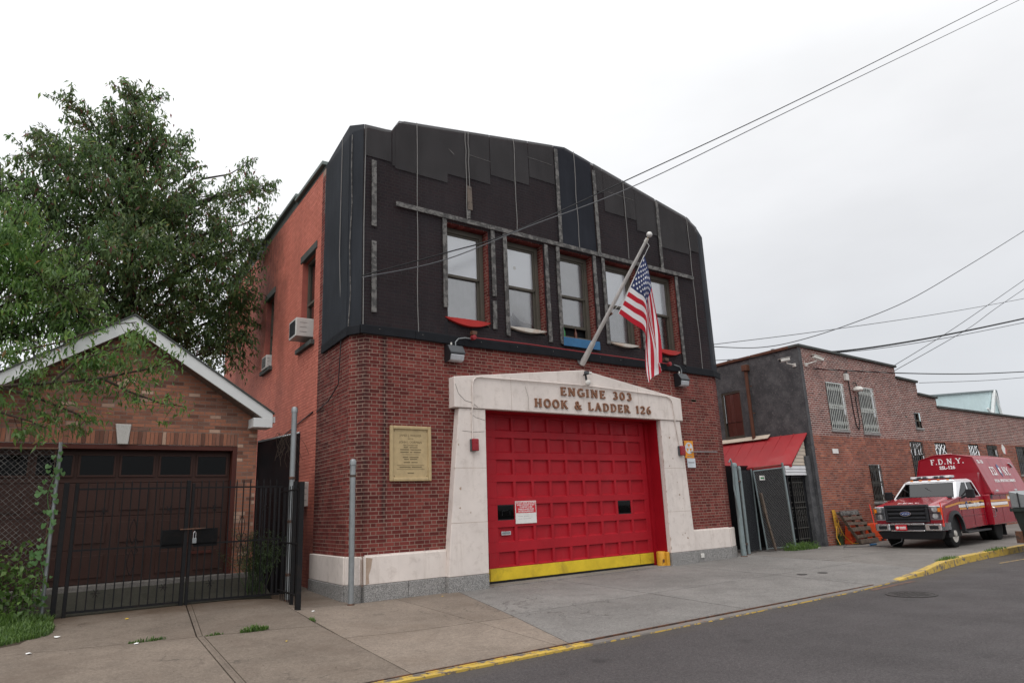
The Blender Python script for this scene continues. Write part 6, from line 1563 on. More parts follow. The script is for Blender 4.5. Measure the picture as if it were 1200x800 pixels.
# end wall, running back along the alley
gd_ = Vector((math.sin(R(4)), math.cos(R(4)), 0)); GO = Vector((21.65, BY, 0)); gn = Vector((-math.cos(R(4)), math.sin(R(4)), 0))
def gp(s_, z, o_=0.): v = GO + gd_ * s_ + gn * o_; return (v.x, v.y, z)
W0, W1_, WA, WB = 2.66, 3.56, 3.80, 5.55
m = MB()
for a, b, z0, z1 in ((0, W0, -.15, 6.62), (W1_, 14, -.15, 6.62), (W0, W1_, -.15, WA), (W0, W1_, WB, 6.62)): m.add([gp(b, z0), gp(a, z0), gp(a, z1), gp(b, z1)], [(0, 1, 2, 3)])
ew = build('end_wall', m, 'black_render', dp)
build('roof', MB().add([(21.7, 12.8, 4.4), (60, 12.8, 4.4), (60, 26, 4.4), (22.6, 26, 4.4)], [(0, 1, 2, 3)]), 'roof_felt', dp)
for k in range(14): build('coping_tile', MB().bar(gp(k * 1.0 + .02, 6.68, -.08), gp(k + .98, 6.68, -.08), .28, .10), 'rust_pipe', dp, bevel=.01)
for k in (1, 3, 5): build('coping_clip', MB().bar(gp(k + .0, 6.75, -.08), gp(k + .1, 6.75, -.08), .12, .06), 'galvanised', dp)
build('corner_quoin', MB().box(21.625, 21.80, BY - .014, BY - .001, -.1, 6.6), 'black_render', dp)
wn = build('window', MB().bar(gp(W0, 4.68 - .87, -.06), gp(W0, 5.55, -.06), .08).bar(gp(W1_, 3.8, -.06), gp(W1_, 5.55, -.06), .08).bar(gp(W0, 5.52, -.06), gp(W1_, 5.52, -.06), .08).bar(gp(W0, 3.83, -.04), gp(W1_, 3.83, -.04), .10), 'window_frame', dp)
build('pane', MB().add([gp(W1_, 3.8, -.10), gp(W0, 3.8, -.10), gp(W0, 5.55, -.10), gp(W1_, 5.55, -.10)], [(0, 1, 2, 3)]), 'window_glass', wn)
build('board', MB().add([gp(W1_, 3.8, -.16), gp(W0, 3.8, -.16), gp(W0, 5.55, -.16), gp(W1_, 5.55, -.16)], [(0, 1, 2, 3)]), 'board_brown', wn)
build('curtain', MB().add([gp(W0 + .62, 3.85, -.13), gp(W0 + .46, 3.85, -.13), gp(W0 + .44, 4.6, -.13), gp(W0 + .46, 5.5, -.13), gp(W0 + .60, 5.5, -.13)], [(0, 1, 2, 3, 4)]), 'blind_mid', wn)
pp = thing('drain_pipe', 'rusty drain pipe with a square hopper on the black end wall', 'pipe', gp(2.2, 3.7, .1))
build('shaft', MB().tube([gp(2.2, 3.6, .10), gp(2.2, 6.22, .10)], .065, 10), 'rust_pipe', pp, smooth=True); build('hopper', MB().bar(gp(2.2, 6.18, .10), gp(2.2, 6.40, .10), .22, .22), 'rust_pipe', pp, bevel=.01)
for z in (4.6, 5.6): build('bracket', MB().bar(gp(2.08, z, .02), gp(2.08, z, .12), .03), 'rust_steel', pp)

# barred windows
def barred(x0, x1, z0, z1, mat, nb, idx, glaz='dark_room', torn=False):
    wn = build('window', MB().box(x0, x0 + .05, BY + .05, BY + .12, z0, z1).box(x1 - .05, x1, BY + .05, BY + .12, z0, z1).box(x0 + .05, x1 - .05, BY + .05, BY + .12, z1 - .05, z1).box(x0 + .05, x1 - .05, BY + .05, BY + .12, z0, z0 + .05).box(x0 + .05, x1 - .05, BY + .06, BY + .11, (z0 + z1) / 2 - .03, (z0 + z1) / 2 + .03), 'window_frame', dp)
    build('pane', MB().quad((x0 + .05, BY + .09, z0 + .05), (x1 - .05, BY + .09, z0 + .05), (x1 - .05, BY + .09, z1 - .05), (x0 + .05, BY + .09, z1 - .05)), 'dark_glass', wn)
    build('pane_back', MB().box(x0, x1, BY + .13, BY + .135, z0, z1), 'blind_grey' if idx in (0, 1) else 'dark_room', wn)
    build('sill', MB().box(x0 - .05, x1 + .05, BY - .06, BY + .05, z0 - .09, z0 - .002), 'granite', dp, bevel=.01)
    if nb:
        gr = build('window_grille', MB().box(x0, x1, BY - .03, BY - .016, z0 + .02, z0 + .05).box(x0, x1, BY - .03, BY - .016, z1 - .05, z1 - .02).box(x0, x1, BY - .03, BY - .016, (z0 + z1) / 2 - .10, (z0 + z1) / 2 - .07).box(x0, x1, BY - .03, BY - .016, (z0 + z1) / 2 + .0, (z0 + z1) / 2 + .03), mat, wn)
        m = MB(); i_big = idx in (0, 1, 3)
        for k in range(nb + 1):
            x = x0 + .01 + (x1 - x0 - .02) * k / nb; n = 12; za, zb = z0 + .02, z1 - .02
            if i_big: build('bar', MB().bar((x, BY - .04, za), (x, BY - .04, zb), .022, .014), mat, wn)
            else: m.bar((x, BY - .04, za), (x, BY - .04, zb), .022, .014)
        for k in range(nb):     # twisted ornaments between the bars
            x = x0 + .01 + (x1 - x0 - .02) * (k + .5) / nb
            for q in range(3): z = z0 + (z1 - z0) * (.14 + .36 * q); m.bar((x - .03, BY - .04, z - .07), (x + .03, BY - .04, z + .07), .014)
        build('bar', m, mat, wn, kind='stuff')
    if torn:
        rr_ = random.Random(idx); m = MB()
        for k in range(5):
            x = x0 + .1 + k * (x1 - x0 - .2) / 4; pts = [(x, BY + .03, z1 - .08)]
            for i in range(6): pts.append((x + rr_.uniform(-.09, .09), BY + .02 + rr_.uniform(-.02, .02), z1 - .12 - i * .11 * rr_.uniform(.6, 1)))
            m.tube(pts, .022, 5)
        build('torn_sheet', m, 'blind_white', wn)
for i, (x0, x1, z0, z1) in enumerate(wins):
    barred(x0, x1, z0, z1, 'grille_white' if i < 2 else 'grille_dark', {0: 9, 1: 9, 2: 0, 3: 7, 4: 6, 5: 0, 6: 0, 7: 6, 8: 6, 9: 6}[i], i, torn=i in (4, 5, 6))
def bullet(s_, x, y, z, dx, lab):
    t = thing('security_camera', lab, 'camera', (x, y, z), 'bullet cameras at the depot corner'); e_ = Vector((dx[0], dx[1], dx[2]))
    c = Vector((x, y, z)); build('body', MB().tube([c, c + e_ * .38], .065, 10), 'camera_white', t, smooth=True); build('hood', MB().bar(c + e_ * -.02 + Vector((0, 0, .07)), c + e_ * .42 + Vector((0, 0, .07)), .14, .015), 'camera_white', t)
    build('lens', MB().tube([c + e_ * .38, c + e_ * .40], .05, 10), 'black_plastic', t); build('arm', MB().tube([c + e_ * .1, c + e_ * .1 + Vector((.02, .02, -.12)), s_], .022, 6), 'camera_white', t); build('base', MB().bar(Vector(s_) - Vector((.03, 0, 0)), Vector(s_) + Vector((.03, 0, 0)), .12), 'camera_white', t)
bullet((21.66, 12.95, 6.02), 21.45, 13.0, 6.22, (-.9, .35, -.18), 'white bullet camera on the black end wall, pointing down the alley')
bullet((21.95, 12.72, 6.02), 22.15, 12.50, 6.28, (.75, -.45, -.35), 'white bullet camera on the brick face, pointing along the street')
t = thing('wall_light', 'pale dome lamp with dangling cable between the two white barred windows', 'lamp', (25.0, BY, 5.2))
build('dome', MB().lathe([(.0001, .14), (.14, .10), (.19, .0), (.17, -.04), (.0001, -.05)], (25.0, BY - .16, 5.32), n=14), 'camera_white', t, smooth=True); build('arm', MB().tube([(25.0, BY - .14, 5.44), (25.02, BY - .1, 5.60), (25.02, BY, 5.62)], .02, 6), 'black_plastic', t)
t = thing('junction_box', 'small pale box on the brick between the white barred windows', 'box', (24.48, BY, 5.65)); build('case', MB().box(24.38, 24.60, BY - .12, BY, 5.64, 5.90), 'camera_white', t, bevel=.02); build('lug', MB().box(24.45, 24.53, BY - .08, BY, 5.90, 5.96), 'lamp_grey', t)
tag(recentre(build('wall_cable', MB().tube([(24.62, BY - .03, 6.04), (24.65, BY - .03, 5.9), (24.68, BY - .03, 4.6), (24.74, BY - .03, 4.0), (24.86, BY - .04, 3.86), (25.0, BY - .03, 4.1), (24.98, BY - .03, 5.1)], .018, 5), 'black_plastic', smooth=True)), 'black cable looping down the brick between the white barred windows', 'cable')
tag(recentre(build('wall_notice', MB().box(22.88, 23.24, BY - .03, BY - .015, 2.99, 3.15), 'paper_white')), 'small blank white notice below the first white barred window', 'notice')
t = thing('round_sign', 'little white sign with a red edge on the far brick wall', 'sign', (37.9, BY - .03, 3.3))
build('plate', MB().prism([(0, 0), (.22, -.05), (.3, .25), (.05, .42), (-.1, .2)], (37.85, BY - .02, 3.2), (1, 0, 0), (0, 0, 1), -.02, 0), 'paper_white', t); build('edge', MB().prism([(.22, -.05), (.32, -.06), (.4, .24), (.3, .25)], (37.85, BY - .022, 3.2), (1, 0, 0), (0, 0, 1), -.02, 0), 'plate_red', t)

# lean-to with the red awning roof between the buildings
ln = thing('lean_to', 'lean-to shed with a sloping red metal roof against the black wall', 'shed', (21, 13.2, 0))
Ax = lambda y: 20.50 + (y - 12.9) * .07
m = MB()
for k in range(7):      # ribbed sheets
    y0, y1 = 12.84 + k * .52, 12.84 + (k + 1) * .52 - .006
    m2 = MB().hexa([(Ax(y0) - .02, y0, 2.60), (21.68 + (y0 - 12.8) * .07, y0, 3.66), (21.68 + (y1 - 12.8) * .07, y1, 3.66), (Ax(y1) - .02, y1, 2.60)][::-1], [(Ax(y0) - .02, y0, 2.635), (21.68 + (y0 - 12.8) * .07, y0, 3.70), (21.68 + (y1 - 12.8) * .07, y1, 3.70), (Ax(y1) - .02, y1, 2.635)][::-1])
    m2.bar((Ax(y1), y1, 2.642), (21.66 + (y1 - 12.8) * .07, y1, 3.700), .02, .010)
    build('roof_panel', m2, 'awning_red', ln)
build('eave_trim', MB().bar((20.46, 12.82, 2.585), (20.76, 16.5, 2.585), .06, .09), 'awning_red', ln, bevel=.005)
build('flashing', MB().hexa([(21.58, 14.3, 3.63), (21.78, 14.3, 3.78), (21.93, 16.5, 3.78), (21.73, 16.5, 3.63)], [(21.58, 14.3, 3.65), (21.78, 14.3, 3.80), (21.93, 16.5, 3.80), (21.73, 16.5, 3.65)]), 'siding_cream', ln)
for k in range(9):
    z0 = 2.60 + k * .115; x0 = 20.62 + (z0 - 2.6) * 1.08; x0b = x0 + .12
    if x0b < 21.5: build('siding_board', MB().add([(x0, 12.90, z0), (21.5, 12.90, z0), (21.5, 12.915, z0 + .112), (x0b, 12.915, z0 + .112)], [(0, 1, 2, 3)]), 'siding_cream', ln)
for k in range(3): build('siding_board', MB().hexa([(20.2, 12.88, 2.28 + k * .1), (21.52, 12.88, 2.28 + k * .1), (21.52, 12.93, 2.28 + k * .1), (20.2, 12.93, 2.28 + k * .1)], [(20.2, 12.895, 2.375 + k * .1), (21.52, 12.895, 2.375 + k * .1), (21.52, 12.93, 2.375 + k * .1), (20.2, 12.93, 2.375 + k * .1)]), 'siding_white', ln)
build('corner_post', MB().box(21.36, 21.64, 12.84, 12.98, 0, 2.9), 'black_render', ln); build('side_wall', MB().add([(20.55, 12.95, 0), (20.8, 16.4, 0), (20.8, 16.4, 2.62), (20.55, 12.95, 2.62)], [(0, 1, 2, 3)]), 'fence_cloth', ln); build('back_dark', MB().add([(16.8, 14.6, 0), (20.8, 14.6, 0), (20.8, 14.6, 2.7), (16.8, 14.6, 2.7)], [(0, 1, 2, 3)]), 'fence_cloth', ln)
ig = thing('security_gate', 'black iron security door with scrollwork beneath the white siding', 'door', (20.9, 13.05, 0)); IZ0 = .05
build('door_leaf', MB().box(20.42, 21.36, 13.06, 13.09, IZ0, 2.26), 'black_iron', ig)
build('door_frame', MB().box(20.38, 20.44, 13.0, 13.10, IZ0, 2.27).box(21.30, 21.36, 13.0, 13.10, IZ0, 2.27).box(20.44, 21.30, 13.0, 13.10, 2.2, 2.27), 'truck_trim', ig)
for z in (.28, .62, 1.25, 1.42, 2.05): build('rail', MB().bar((20.44, 13.03, z), (21.3, 13.03, z), .03), 'grille_dark', ig)
m = MB(); rr_ = random.Random(2)
for k in range(5):
    for z in (.9, 1.7, 1.95, 1.1): x = 20.52 + k * .17; m.tube([(x + .05 * math.cos(a), 13.02, z + .07 * math.sin(a)) for a in [q * math.pi / 5 for q in range(11)]], .006, 4, caps=False)
for k in range(8): x = 20.46 + k * .12; m.bar((x, 13.04, .1), (x, 13.04, 2.2), .014)
build('scroll', m, 'grille_dark', ig)

# chain-link gates with cloth between the firehouse and the depot
G_ = thing('chain_link_gate', 'chain-link gate leaf hung with black cloth, standing ajar beside the heavy pale posts', 'gate', (18.2, 13, 0), 'chain-link gate leaves')
a, b = Vector((17.42, 12.62, 0)), Vector((18.92, 13.30, 0))
def flatcloth(name, p, q, z0a, z0b, z1a, z1b, mat, parent, bow=.02):
    m = MB(); n = 8
    for k in range(n + 1):
        t_ = k / n; w_ = p.lerp(q, t_) + Vector((0, -bow * math.sin(t_ * 9), 0)); m.v += [(w_.x, w_.y, z0a + (z0b - z0a) * t_), (w_.x, w_.y, z1a + (z1b - z1a) * t_)]
    for k in range(n): m.f.append((2 * k, 2 * k + 2, 2 * k + 3, 2 * k + 1)); m.mi.append(0)
    return build(name, m, mat, parent, smooth=True)
flatcloth('cloth', a, b, .10, .10, 2.42, 2.48, 'privacy_cloth', G_)
for p, z in ((a, 2.50), (b, 2.50)): build('frame', MB().tube([p + Vector((0, -.03, .06)), p + Vector((0, -.03, z))], .026, 8), 'galvanised_teal', G_, smooth=True)
mchain = lambda p, q, z0, z1, parent: chain_mesh(p.x, q.x, z0, z1, 0, parent, d=.09, w_=.0015, mat='lamp_grey', yfun=lambda x: p.y + (q.y - p.y) * (x - p.x) / (q.x - p.x) - .035)
mchain(a, b, .1, 2.42, G_)
H2 = thing('chain_link_gate', 'leaning chain-link gate leaf with black cloth and a small pale tag', 'gate', (19.6, 13, 0), 'chain-link gate leaves')
a2, b2 = Vector((19.02, 13.10, 0)), Vector((20.22, 12.92, 0)); ta, tb = Vector((18.72, 13.06, 2.42)), Vector((20.10, 12.92, 2.52))
m = MB().add([tuple(a2 + Vector((0, .03, .06))), tuple(b2 + Vector((0, .03, .08))), tuple(tb + Vector((0, .03, 0))), tuple(ta + Vector((0, .03, 0)))], [(0, 1, 2, 3)]); build('cloth', m, 'privacy_cloth', H2)
build('frame', MB().tube([a2 + Vector((0, 0, .06)), ta], .024, 8).tube([ta, tb], .02, 8).tube([a2 + Vector((0, 0, .09)), b2 + Vector((0, 0, .1))], .018, 8), 'galvanised_teal', H2, smooth=True)
build('frame', MB().tube([b2 + Vector((0, -.01, .03)), tb + Vector((0, 0, .16))], .038, 10), 'galvanised_teal', H2, smooth=True)
m = MB(); W_, Hh = 1.3, 2.36; dd = .075
def bil(s_, z): t_ = z / Hh; p = a2.lerp(b2, s_ / W_) + Vector((0, 0, .07)); q = ta.lerp(tb, s_ / W_); return p.lerp(q, t_) + Vector((0, -.03, 0))
for k in range(-32, 20):
    for sg_ in (1, -1):
        x_ = k * dd; p = [x_, 0 if sg_ > 0 else Hh]; t0, t1 = max(0, -x_ / Hh), min(1, (W_ - x_) / Hh)
        if t1 > t0 + .02: m.bar(bil(x_ + Hh * t0, Hh * (t0 if sg_ > 0 else 1 - t0)), bil(x_ + Hh * t1, Hh * (t1 if sg_ > 0 else 1 - t1)), .0034)
build('chain_link', m, 'cord_pale', H2, kind='stuff')
build('tag_plate', MB().box(18.93, 19.19, 13.0, 13.01, 2.14, 2.28), 'paper_white', H2); build('tag_mark', MB().box(18.97, 19.15, 12.996, 12.999, 2.18, 2.23), 'bottle_green', H2)
build('timber', MB().bar((18.88, 13.0, 1.75), (18.95, 12.95, 1.05), .07).bar((18.9, 12.95, 1.2), (19.16, 12.9, .04), .06), 'weathered_wood_brown', H2)
build('barbed_strand', MB().tube([(18.75, 13.05, 2.5), (19.3, 13.0, 2.56), (20.1, 12.9, 2.62)], .012, 5), 'rust_steel', H2)
p_ = post(16.86, 12.38, .03, 2.58, .075, 'galvanised_teal', 'thick pale steel gate post against the far stone base of the firehouse', grp='pale steel gate posts')
for z in (.35, 2.1): build('hinge', MB().bar((16.86, 12.38, z), (17.42, 12.60, z), .035), 'rust_steel', p_)
p_ = post(17.36, 12.58, .03, 2.50, .042, 'galvanised_teal', 'thinner steel post hinged to the thick pale gate post', grp='pale steel gate posts')
tag(recentre(build('bent_conduit', MB().tube([(16.6, 12.35, 2.62), (16.68, 12.34, 2.72), (16.74, 12.34, 2.55), (16.70, 12.34, 1.9), (16.80, 12.34, 1.3), (16.84, 12.33, 1.0), (16.83, 12.33, .8)], .024, 7), 'galvanised_teal', smooth=True)), 'bent pale conduit hooked over the far corner of the firehouse', 'conduit')

# pallet, barriers, yellow rope
pt = thing('pallet', 'broken weathered wooden pallet leaning on the orange barriers', 'pallet', (23.4, 12.3, 0))
B0, B1, T0_, T1_ = Vector((22.72, 12.16, .03)), Vector((23.98, 12.22, .03)), Vector((22.14, 12.44, 1.04)), Vector((23.38, 12.50, 1.04))
e1 = (B1 - B0).normalized(); up1 = (T0_ - B0).normalized(); np_ = -e1.cross(up1).normalized(); np_ = np_ if np_.y < 0 else -np_
def pq(s_, t_, o_): return B0.lerp(B1, s_).lerp(T0_.lerp(T1_, s_), t_) + np_ * o_
for s_ in (.03, .5, .97): build('runner', MB().bar(pq(s_, 0, 0), pq(s_, 1, 0), .045, .09, up=np_), 'weathered_wood_brown', pt, bevel=.005)
for t_, w_, sk_, sh_ in ((.05, .14, 0, 0), (.20, .11, .02, .0), (.43, .13, 0, .02), (.62, .10, -.03, 0), (.78, .11, .0, -.03), (.95, .16, 0, 0)):
    build('plank', MB().bar(pq(-.01 + sh_, t_, .058), pq(1.01 + sh_, t_ + sk_, .058), w_, .022, up=np_), 'weathered_wood' if t_ > .9 else 'weathered_wood_brown', pt, bevel=.004)
    build('back_plank', MB().bar(pq(0, t_ + .04, -.058), pq(1, t_ + .04, -.058), .10, .02, up=np_), 'weathered_wood_brown', pt) if t_ in (.05, .43, .95) else None
def barrier(x, y, lab, rz, white=False):
    t = thing('traffic_barrier', lab, 'barrier', (x, y, 0), 'plastic traffic barriers by the brick wall', rz)
    f = lambda x0, x1, z0, z1, w0, w1, m: build('shell', MB().hexa([(x0, -w0, z0), (x1, -w0, z0), (x1, w0, z0), (x0, w0, z0)], [(x0 + .02, -w1, z1), (x1 - .02, -w1, z1), (x1 - .02, w1, z1), (x0 + .02, w1, z1)]), m, t, world=False, bevel=.02, seg=2)
    f(-.42, .42, 0, .14, .13, .125, white or 'barrier_orange'); f(-.40, .40, .145, .60, .12, .06, white or 'barrier_orange')
    build('foot_slot', MB().box(-.25, -.1, -.14, -.125, .02, .08).box(.1, .25, -.14, -.125, .02, .08), 'black_plastic', t, world=False); return t
barrier(23.15, 12.58, 'orange plastic barrier behind the lower end of the pallet', .05); barrier(24.55, 12.56, 'orange plastic barrier between the pallet and the white barrier', -.1); barrier(25.45, 12.56, 'white plastic barrier behind the nose of the truck', 0, 'siding_white')
hs = thing('rope_coil', 'yellow rope hanging in long loops on the brick by the black corner', 'rope', (22.25, 12.6, 0)); m = MB()
for k in range(4):
    x0 = 22.20 + k * .04; w_ = .05 + .03 * k; zb = (.45, .30, .62, .22)[k]
    m.tube([(x0 + .03, 12.68, 1.12), (x0 - w_ * .4, 12.64, .85), (x0 - w_ * .3, 12.63, zb + .1), (x0 + .05, 12.63, zb), (x0 + w_ * 1.1 + .05, 12.63, zb + .15), (x0 + w_ * .7, 12.65, .85), (x0 + .05, 12.68, 1.12)], .012, 6, caps=False)
m.tube([(22.30, 12.6, .7), (22.5, 12.55, .3), (22.75, 12.45, .03), (23.0, 12.2, .02)], .013, 6); m.tube([(22.2, 12.6, .6), (22.05, 12.55, .25), (21.95, 12.4, .03)], .013, 6); m.lathe([(.02, 0), (.02, .06)], (22.3, 12.67, 1.08), 'y', 8)
build('strand', m, 'rope_yellow', hs, smooth=True)

# ------------------------------------------------------------------ fire service truck
tk = thing('truck', 'red and white fire service utility truck with a high angular red box body', 'truck', (21.5, 8.97, 0.0), rz=R(2.7))
def T(name, mb, mat, parent=tk, **k): return build(name, mb, mat, parent, world=False, **k)
def prof(poly, y0, y1, mb=None):      # side profile (x, z) clockwise seen from the street side
    return (mb or MB()).prism(poly, (0, y1, 0), (1, 0, 0), (0, 0, 1), 0, y1 - y0)
wc = (.88, 4.62); WR = .385
def archpts(cx, r_, z0, n=10): return [(cx + r_ * math.cos(R(180 - 180 * k / n)), z0 + r_ * math.sin(R(180 - 180 * k / n))) for k in range(n + 1)]
low = [(.16, .62), (.10, .78), (.13, 1.14), (.20, 1.20), (.9, 1.31), (1.42, 1.385), (3.48, 1.385), (3.48, .50), (1.42, .47)] + list(reversed(archpts(.88, .50, .47))) + [(.37, .60)]
body = T('body', prof(low[::-1], .07, 1.93), 'truck_red', bevel=.045, seg=3, smooth=True)
# hood rises to a dome in the middle
T('hood', MB().hexa([(.19, .30, 1.17), (1.40, .26, 1.36), (1.40, 1.74, 1.36), (.19, 1.70, 1.17)], [(.24, .42, 1.235), (1.38, .36, 1.425), (1.38, 1.64, 1.425), (.24, 1.58, 1.235)]), 'truck_red', bevel=.02, seg=2)
serif_text('F.D.N.Y.', (.34, 1.36, 1.262), (0, -1, 0), (.96, 0, .155), .12, .002, 'text_white', body, width=.62, world=False, separate=False, name='lettering')
# cab: white roof and pillars round dark glass
gh = [(1.42, 1.385), (2.02, 1.885), (2.10, 1.915), (3.30, 1.93), (3.48, 1.86), (3.48, 1.385)]
def sec(x): return x
cabm = MB(); lo4 = [(1.40, .10, 1.38), (3.46, .10, 1.38), (3.46, 1.90, 1.38), (1.40, 1.90, 1.38)]; up4 = [(2.02, .25, 1.87), (3.34, .25, 1.885), (3.34, 1.75, 1.885), (2.02, 1.75, 1.87)]
cab = T('cab', cabm.hexa(lo4, up4), 'truck_white', bevel=.03, seg=2)
T('roof', MB().hexa([(1.99, .26, 1.872), (3.36, .26, 1.882), (3.36, 1.74, 1.882), (1.99, 1.74, 1.872)], [(2.12, .36, 1.93), (3.30, .36, 1.945), (3.30, 1.64, 1.945), (2.12, 1.64, 1.93)]), 'truck_white', bevel=.02, seg=2)
def onface(pts4, uvs_, off):     # points of a polygon on the quad p0..p3 by (s, t), pushed out
    p0, p1, p2, p3 = [Vector(p) for p in pts4]; n = (p1 - p0).cross(p3 - p0).normalized()
    return [tuple((p0.lerp(p1, s_)).lerp(p3.lerp(p2, s_), t_) + n * off) for s_, t_ in uvs_]
fr = [lo4[3], lo4[0], up4[0], up4[3]]; ns = [lo4[0], lo4[1], up4[1], up4[0]]; fs_ = [lo4[2], lo4[3], up4[3], up4[2]]
def pane(name, face, uvs_, mat='truck_glass', off=.008, parent=None): 
    p = onface(face, uvs_, off); return T(name, MB().add(p, [tuple(range(len(p)))]), mat, parent or cab)
pane('windscreen_seal', fr, [(.035, .04), (.965, .04), (.95, .93), (.05, .93)], 'truck_trim', .006); pane('windscreen', fr, [(.05, .07), (.95, .07), (.935, .9), (.065, .9)], 'windscreen_glass', .010)
for i, u0 in enumerate(([(.10, .06), (.50, .06), (.50, .90), (.30, .90), (.13, .30)], [(.56, .06), (.94, .06), (.90, .90), (.56, .90)])):
    pane('window_seal', ns, u0, 'truck_trim', .006); c_ = (sum(p[0] for p in u0) / len(u0), sum(p[1] for p in u0) / len(u0)); pane('side_window', ns, [(c_[0] + (a_ - c_[0]) * .93, c_[1] + (b_ - c_[1]) * .93) for a_, b_ in u0], 'dark_glass' , .010)
pane('side_window', fs_, [(.06, .06), (.94, .06), (.9, .9), (.1, .9)], 'dark_glass', .008)
m = MB()
for x in (1.52, 2.46, 3.36): m.box(x, x + .008, .063, .0695, .55, 1.36)
T('door_seam', m, 'truck_trim'); 
for x in (2.28, 3.16): T('door_handle', MB().box(x - .09, x + .05, .035, .07, 1.20, 1.235), 'black_plastic', bevel=.008)
# stripes and markings on the near side
T('stripe', MB().add([(1.40, .064, 1.20), (1.40, .064, 1.26), (3.47, .064, 1.27), (3.47, .064, 1.21)], [(0, 3, 2, 1)]).add([(1.40, .064, 1.03), (1.40, .064, 1.085), (3.47, .064, 1.095), (3.47, .064, 1.04)], [(0, 3, 2, 1)]).add([(.36, .064, 1.11), (.36, .064, 1.165), (1.395, .064, 1.255), (1.395, .064, 1.20)], [(0, 3, 2, 1)]), 'stripe_orange', body)
T('stripe', MB().add([(1.36, .063, 1.095), (1.36, .063, 1.175), (3.47, .063, 1.19), (3.47, .063, 1.11)], [(0, 3, 2, 1)]), 'text_white', body)
T('emblem', MB().prism([(-.09, .07), (-.05, .11), (.05, .11), (.09, .07), (.08, -.06), (0, -.14), (-.08, -.06)][::-1], (2.0, .062, 1.15), (1, 0, 0), (0, 0, 1), 0, .004), 'badge_blue', body); T('emblem_centre', MB().prism([(-.05, .04), (.05, .04), (.04, -.05), (0, -.08), (-.04, -.05)][::-1], (2.0, .0575, 1.15), (1, 0, 0), (0, 0, 1), -.0, .003), 'text_white', body)
text_mesh('lettering', 'FDNY', 'text_white', body, (2.80, .058, 1.14), (R(90), 0, 0), .17, .002, world=False, off=.004)
T('crease', MB().bar((1.45, .066, .86), (3.46, .066, .87), .012, .02), 'truck_red_dull', body)
# nose
nose = T('grille_surround', MB().box(.0, .16, .42, 1.62, .74, .80).box(.0, .16, .42, 1.62, 1.15, 1.235).box(.0, .16, .42, .50, .80, 1.15).box(.0, .16, 1.54, 1.62, .80, 1.15), 'truck_trim', bevel=.02, seg=2)
for z in (.86, .98, 1.10): T('grille_bar', MB().box(.01, .08, .50, 1.54, z - .035, z + .035), 'truck_trim', nose, bevel=.012)
T('grille_mesh', MB().box(.09, .12, .50, 1.54, .79, 1.16), 'black_plastic', nose)
T('badge', MB().add([(0, 0, 0)] , []).lathe([(.0001, .0), (1, .0), (1, -.018), (.0001, -.022)], (0, 0, 0), 'x', 24), 'chrome', nose).matrix_local = Matrix.Translation((.0, 1.03, .985)) @ Matrix.Diagonal((1, .155, .066, 1))
T('badge_field', MB().lathe([(.0001, 0), (1, 0), (1, -.004), (.0001, -.005)], (0, 0, 0), 'x', 24), 'badge_blue', nose).matrix_local = Matrix.Translation((-.020, 1.03, .985)) @ Matrix.Diagonal((1, .138, .052, 1))
m = MB(); pts = [(-.026, 1.03 + .1 - .2 * k / 20, .985 + .018 * math.sin(k * 1.5)) for k in range(21)]; m.tube(pts, .004, 4); T('badge_script', m, 'chrome', nose)
for s0, s1 in ((.09, .41), (1.63, 1.93)):
    hl = T('headlamp', MB().box(.05, .30, s0, s1, .80, 1.19), 'lens_clear', bevel=.02); 
    for z in (.905, 1.09): T('reflector', MB().lathe([(.0001, -.012), (.07, -.012), (.085, 0), (.0001, 0)], (.046, (s0 + s1) / 2, z), 'x', 16), 'text_white', hl)
    T('headlamp_lens', MB().quad((.034, s1 - .01, .81), (.034, s0 + .01, .81), (.034, s0 + .01, 1.18), (.034, s1 - .01, 1.18)), 'bulb_glass', hl)
    T('lamp_divider', MB().box(.030, .034, s0 + .02, s1 - .02, .985, 1.0), 'truck_trim', hl)
    y = s0 - .012 if s0 < 1 else s1 + .004; T('turn_signal', MB().box(.05, .16, min(y, y + .008) + (.002 if s0 < 1 else 0), max(y, y + .008) + (.02 if s0 < 1 else 0), .93, 1.15), 'amber', hl)
    T('turn_signal', MB().box(.03, .036, s0 + .012 if s0 < 1 else s1 - .075, s0 + .075 if s0 < 1 else s1 - .012, 1.02, 1.13), 'amber', hl)
bp = T('bumper', MB().box(-.06, .10, .10, .55, .50, .70).box(-.06, .10, 1.50, 1.92, .50, .70).box(-.06, .10, .55, 1.50, .66, .72).box(-.06, .10, .55, 1.50, .48, .53), 'chrome', bevel=.025, seg=2)
T('bumper_end', MB().hexa([(-.05, .10, .50), (.35, .0, .52), (.35, .08, .52), (.02, .14, .50)][::-1], [(-.05, .10, .70), (.35, .0, .72), (.35, .08, .72), (.02, .14, .70)][::-1]), 'chrome', bp)
T('bumper_intake', MB().box(-.01, .06, .55, 1.50, .53, .66), 'black_plastic', bp)
for y in (.30, 1.70): T('fog_lamp', MB().box(-.068, -.05, y - .12, y + .12, .545, .65), 'black_plastic', bp, bevel=.01)
plt = T('number_plate', MB().box(-.085, -.07, 1.02, 1.34, .52, .67), 'plate_red', bp)
T('plate_mark', MB().lathe([(.0001, 0), (.04, 0), (.04, -.003), (.0001, -.003)], (-.0865, 1.28, .595), 'x', 12).box(-.088, -.0862, 1.05, 1.22, .60, .625).box(-.088, -.0862, 1.05, 1.22, .56, .58), 'text_white', plt)
T('air_dam', MB().hexa([(.05, .2, .26), (.25, .2, .26), (.25, 1.8, .26), (.05, 1.8, .26)], [(-.02, .10, .485), (.25, .10, .485), (.25, 1.9, .485), (-.02, 1.9, .485)]), 'black_plastic', bevel=.02)
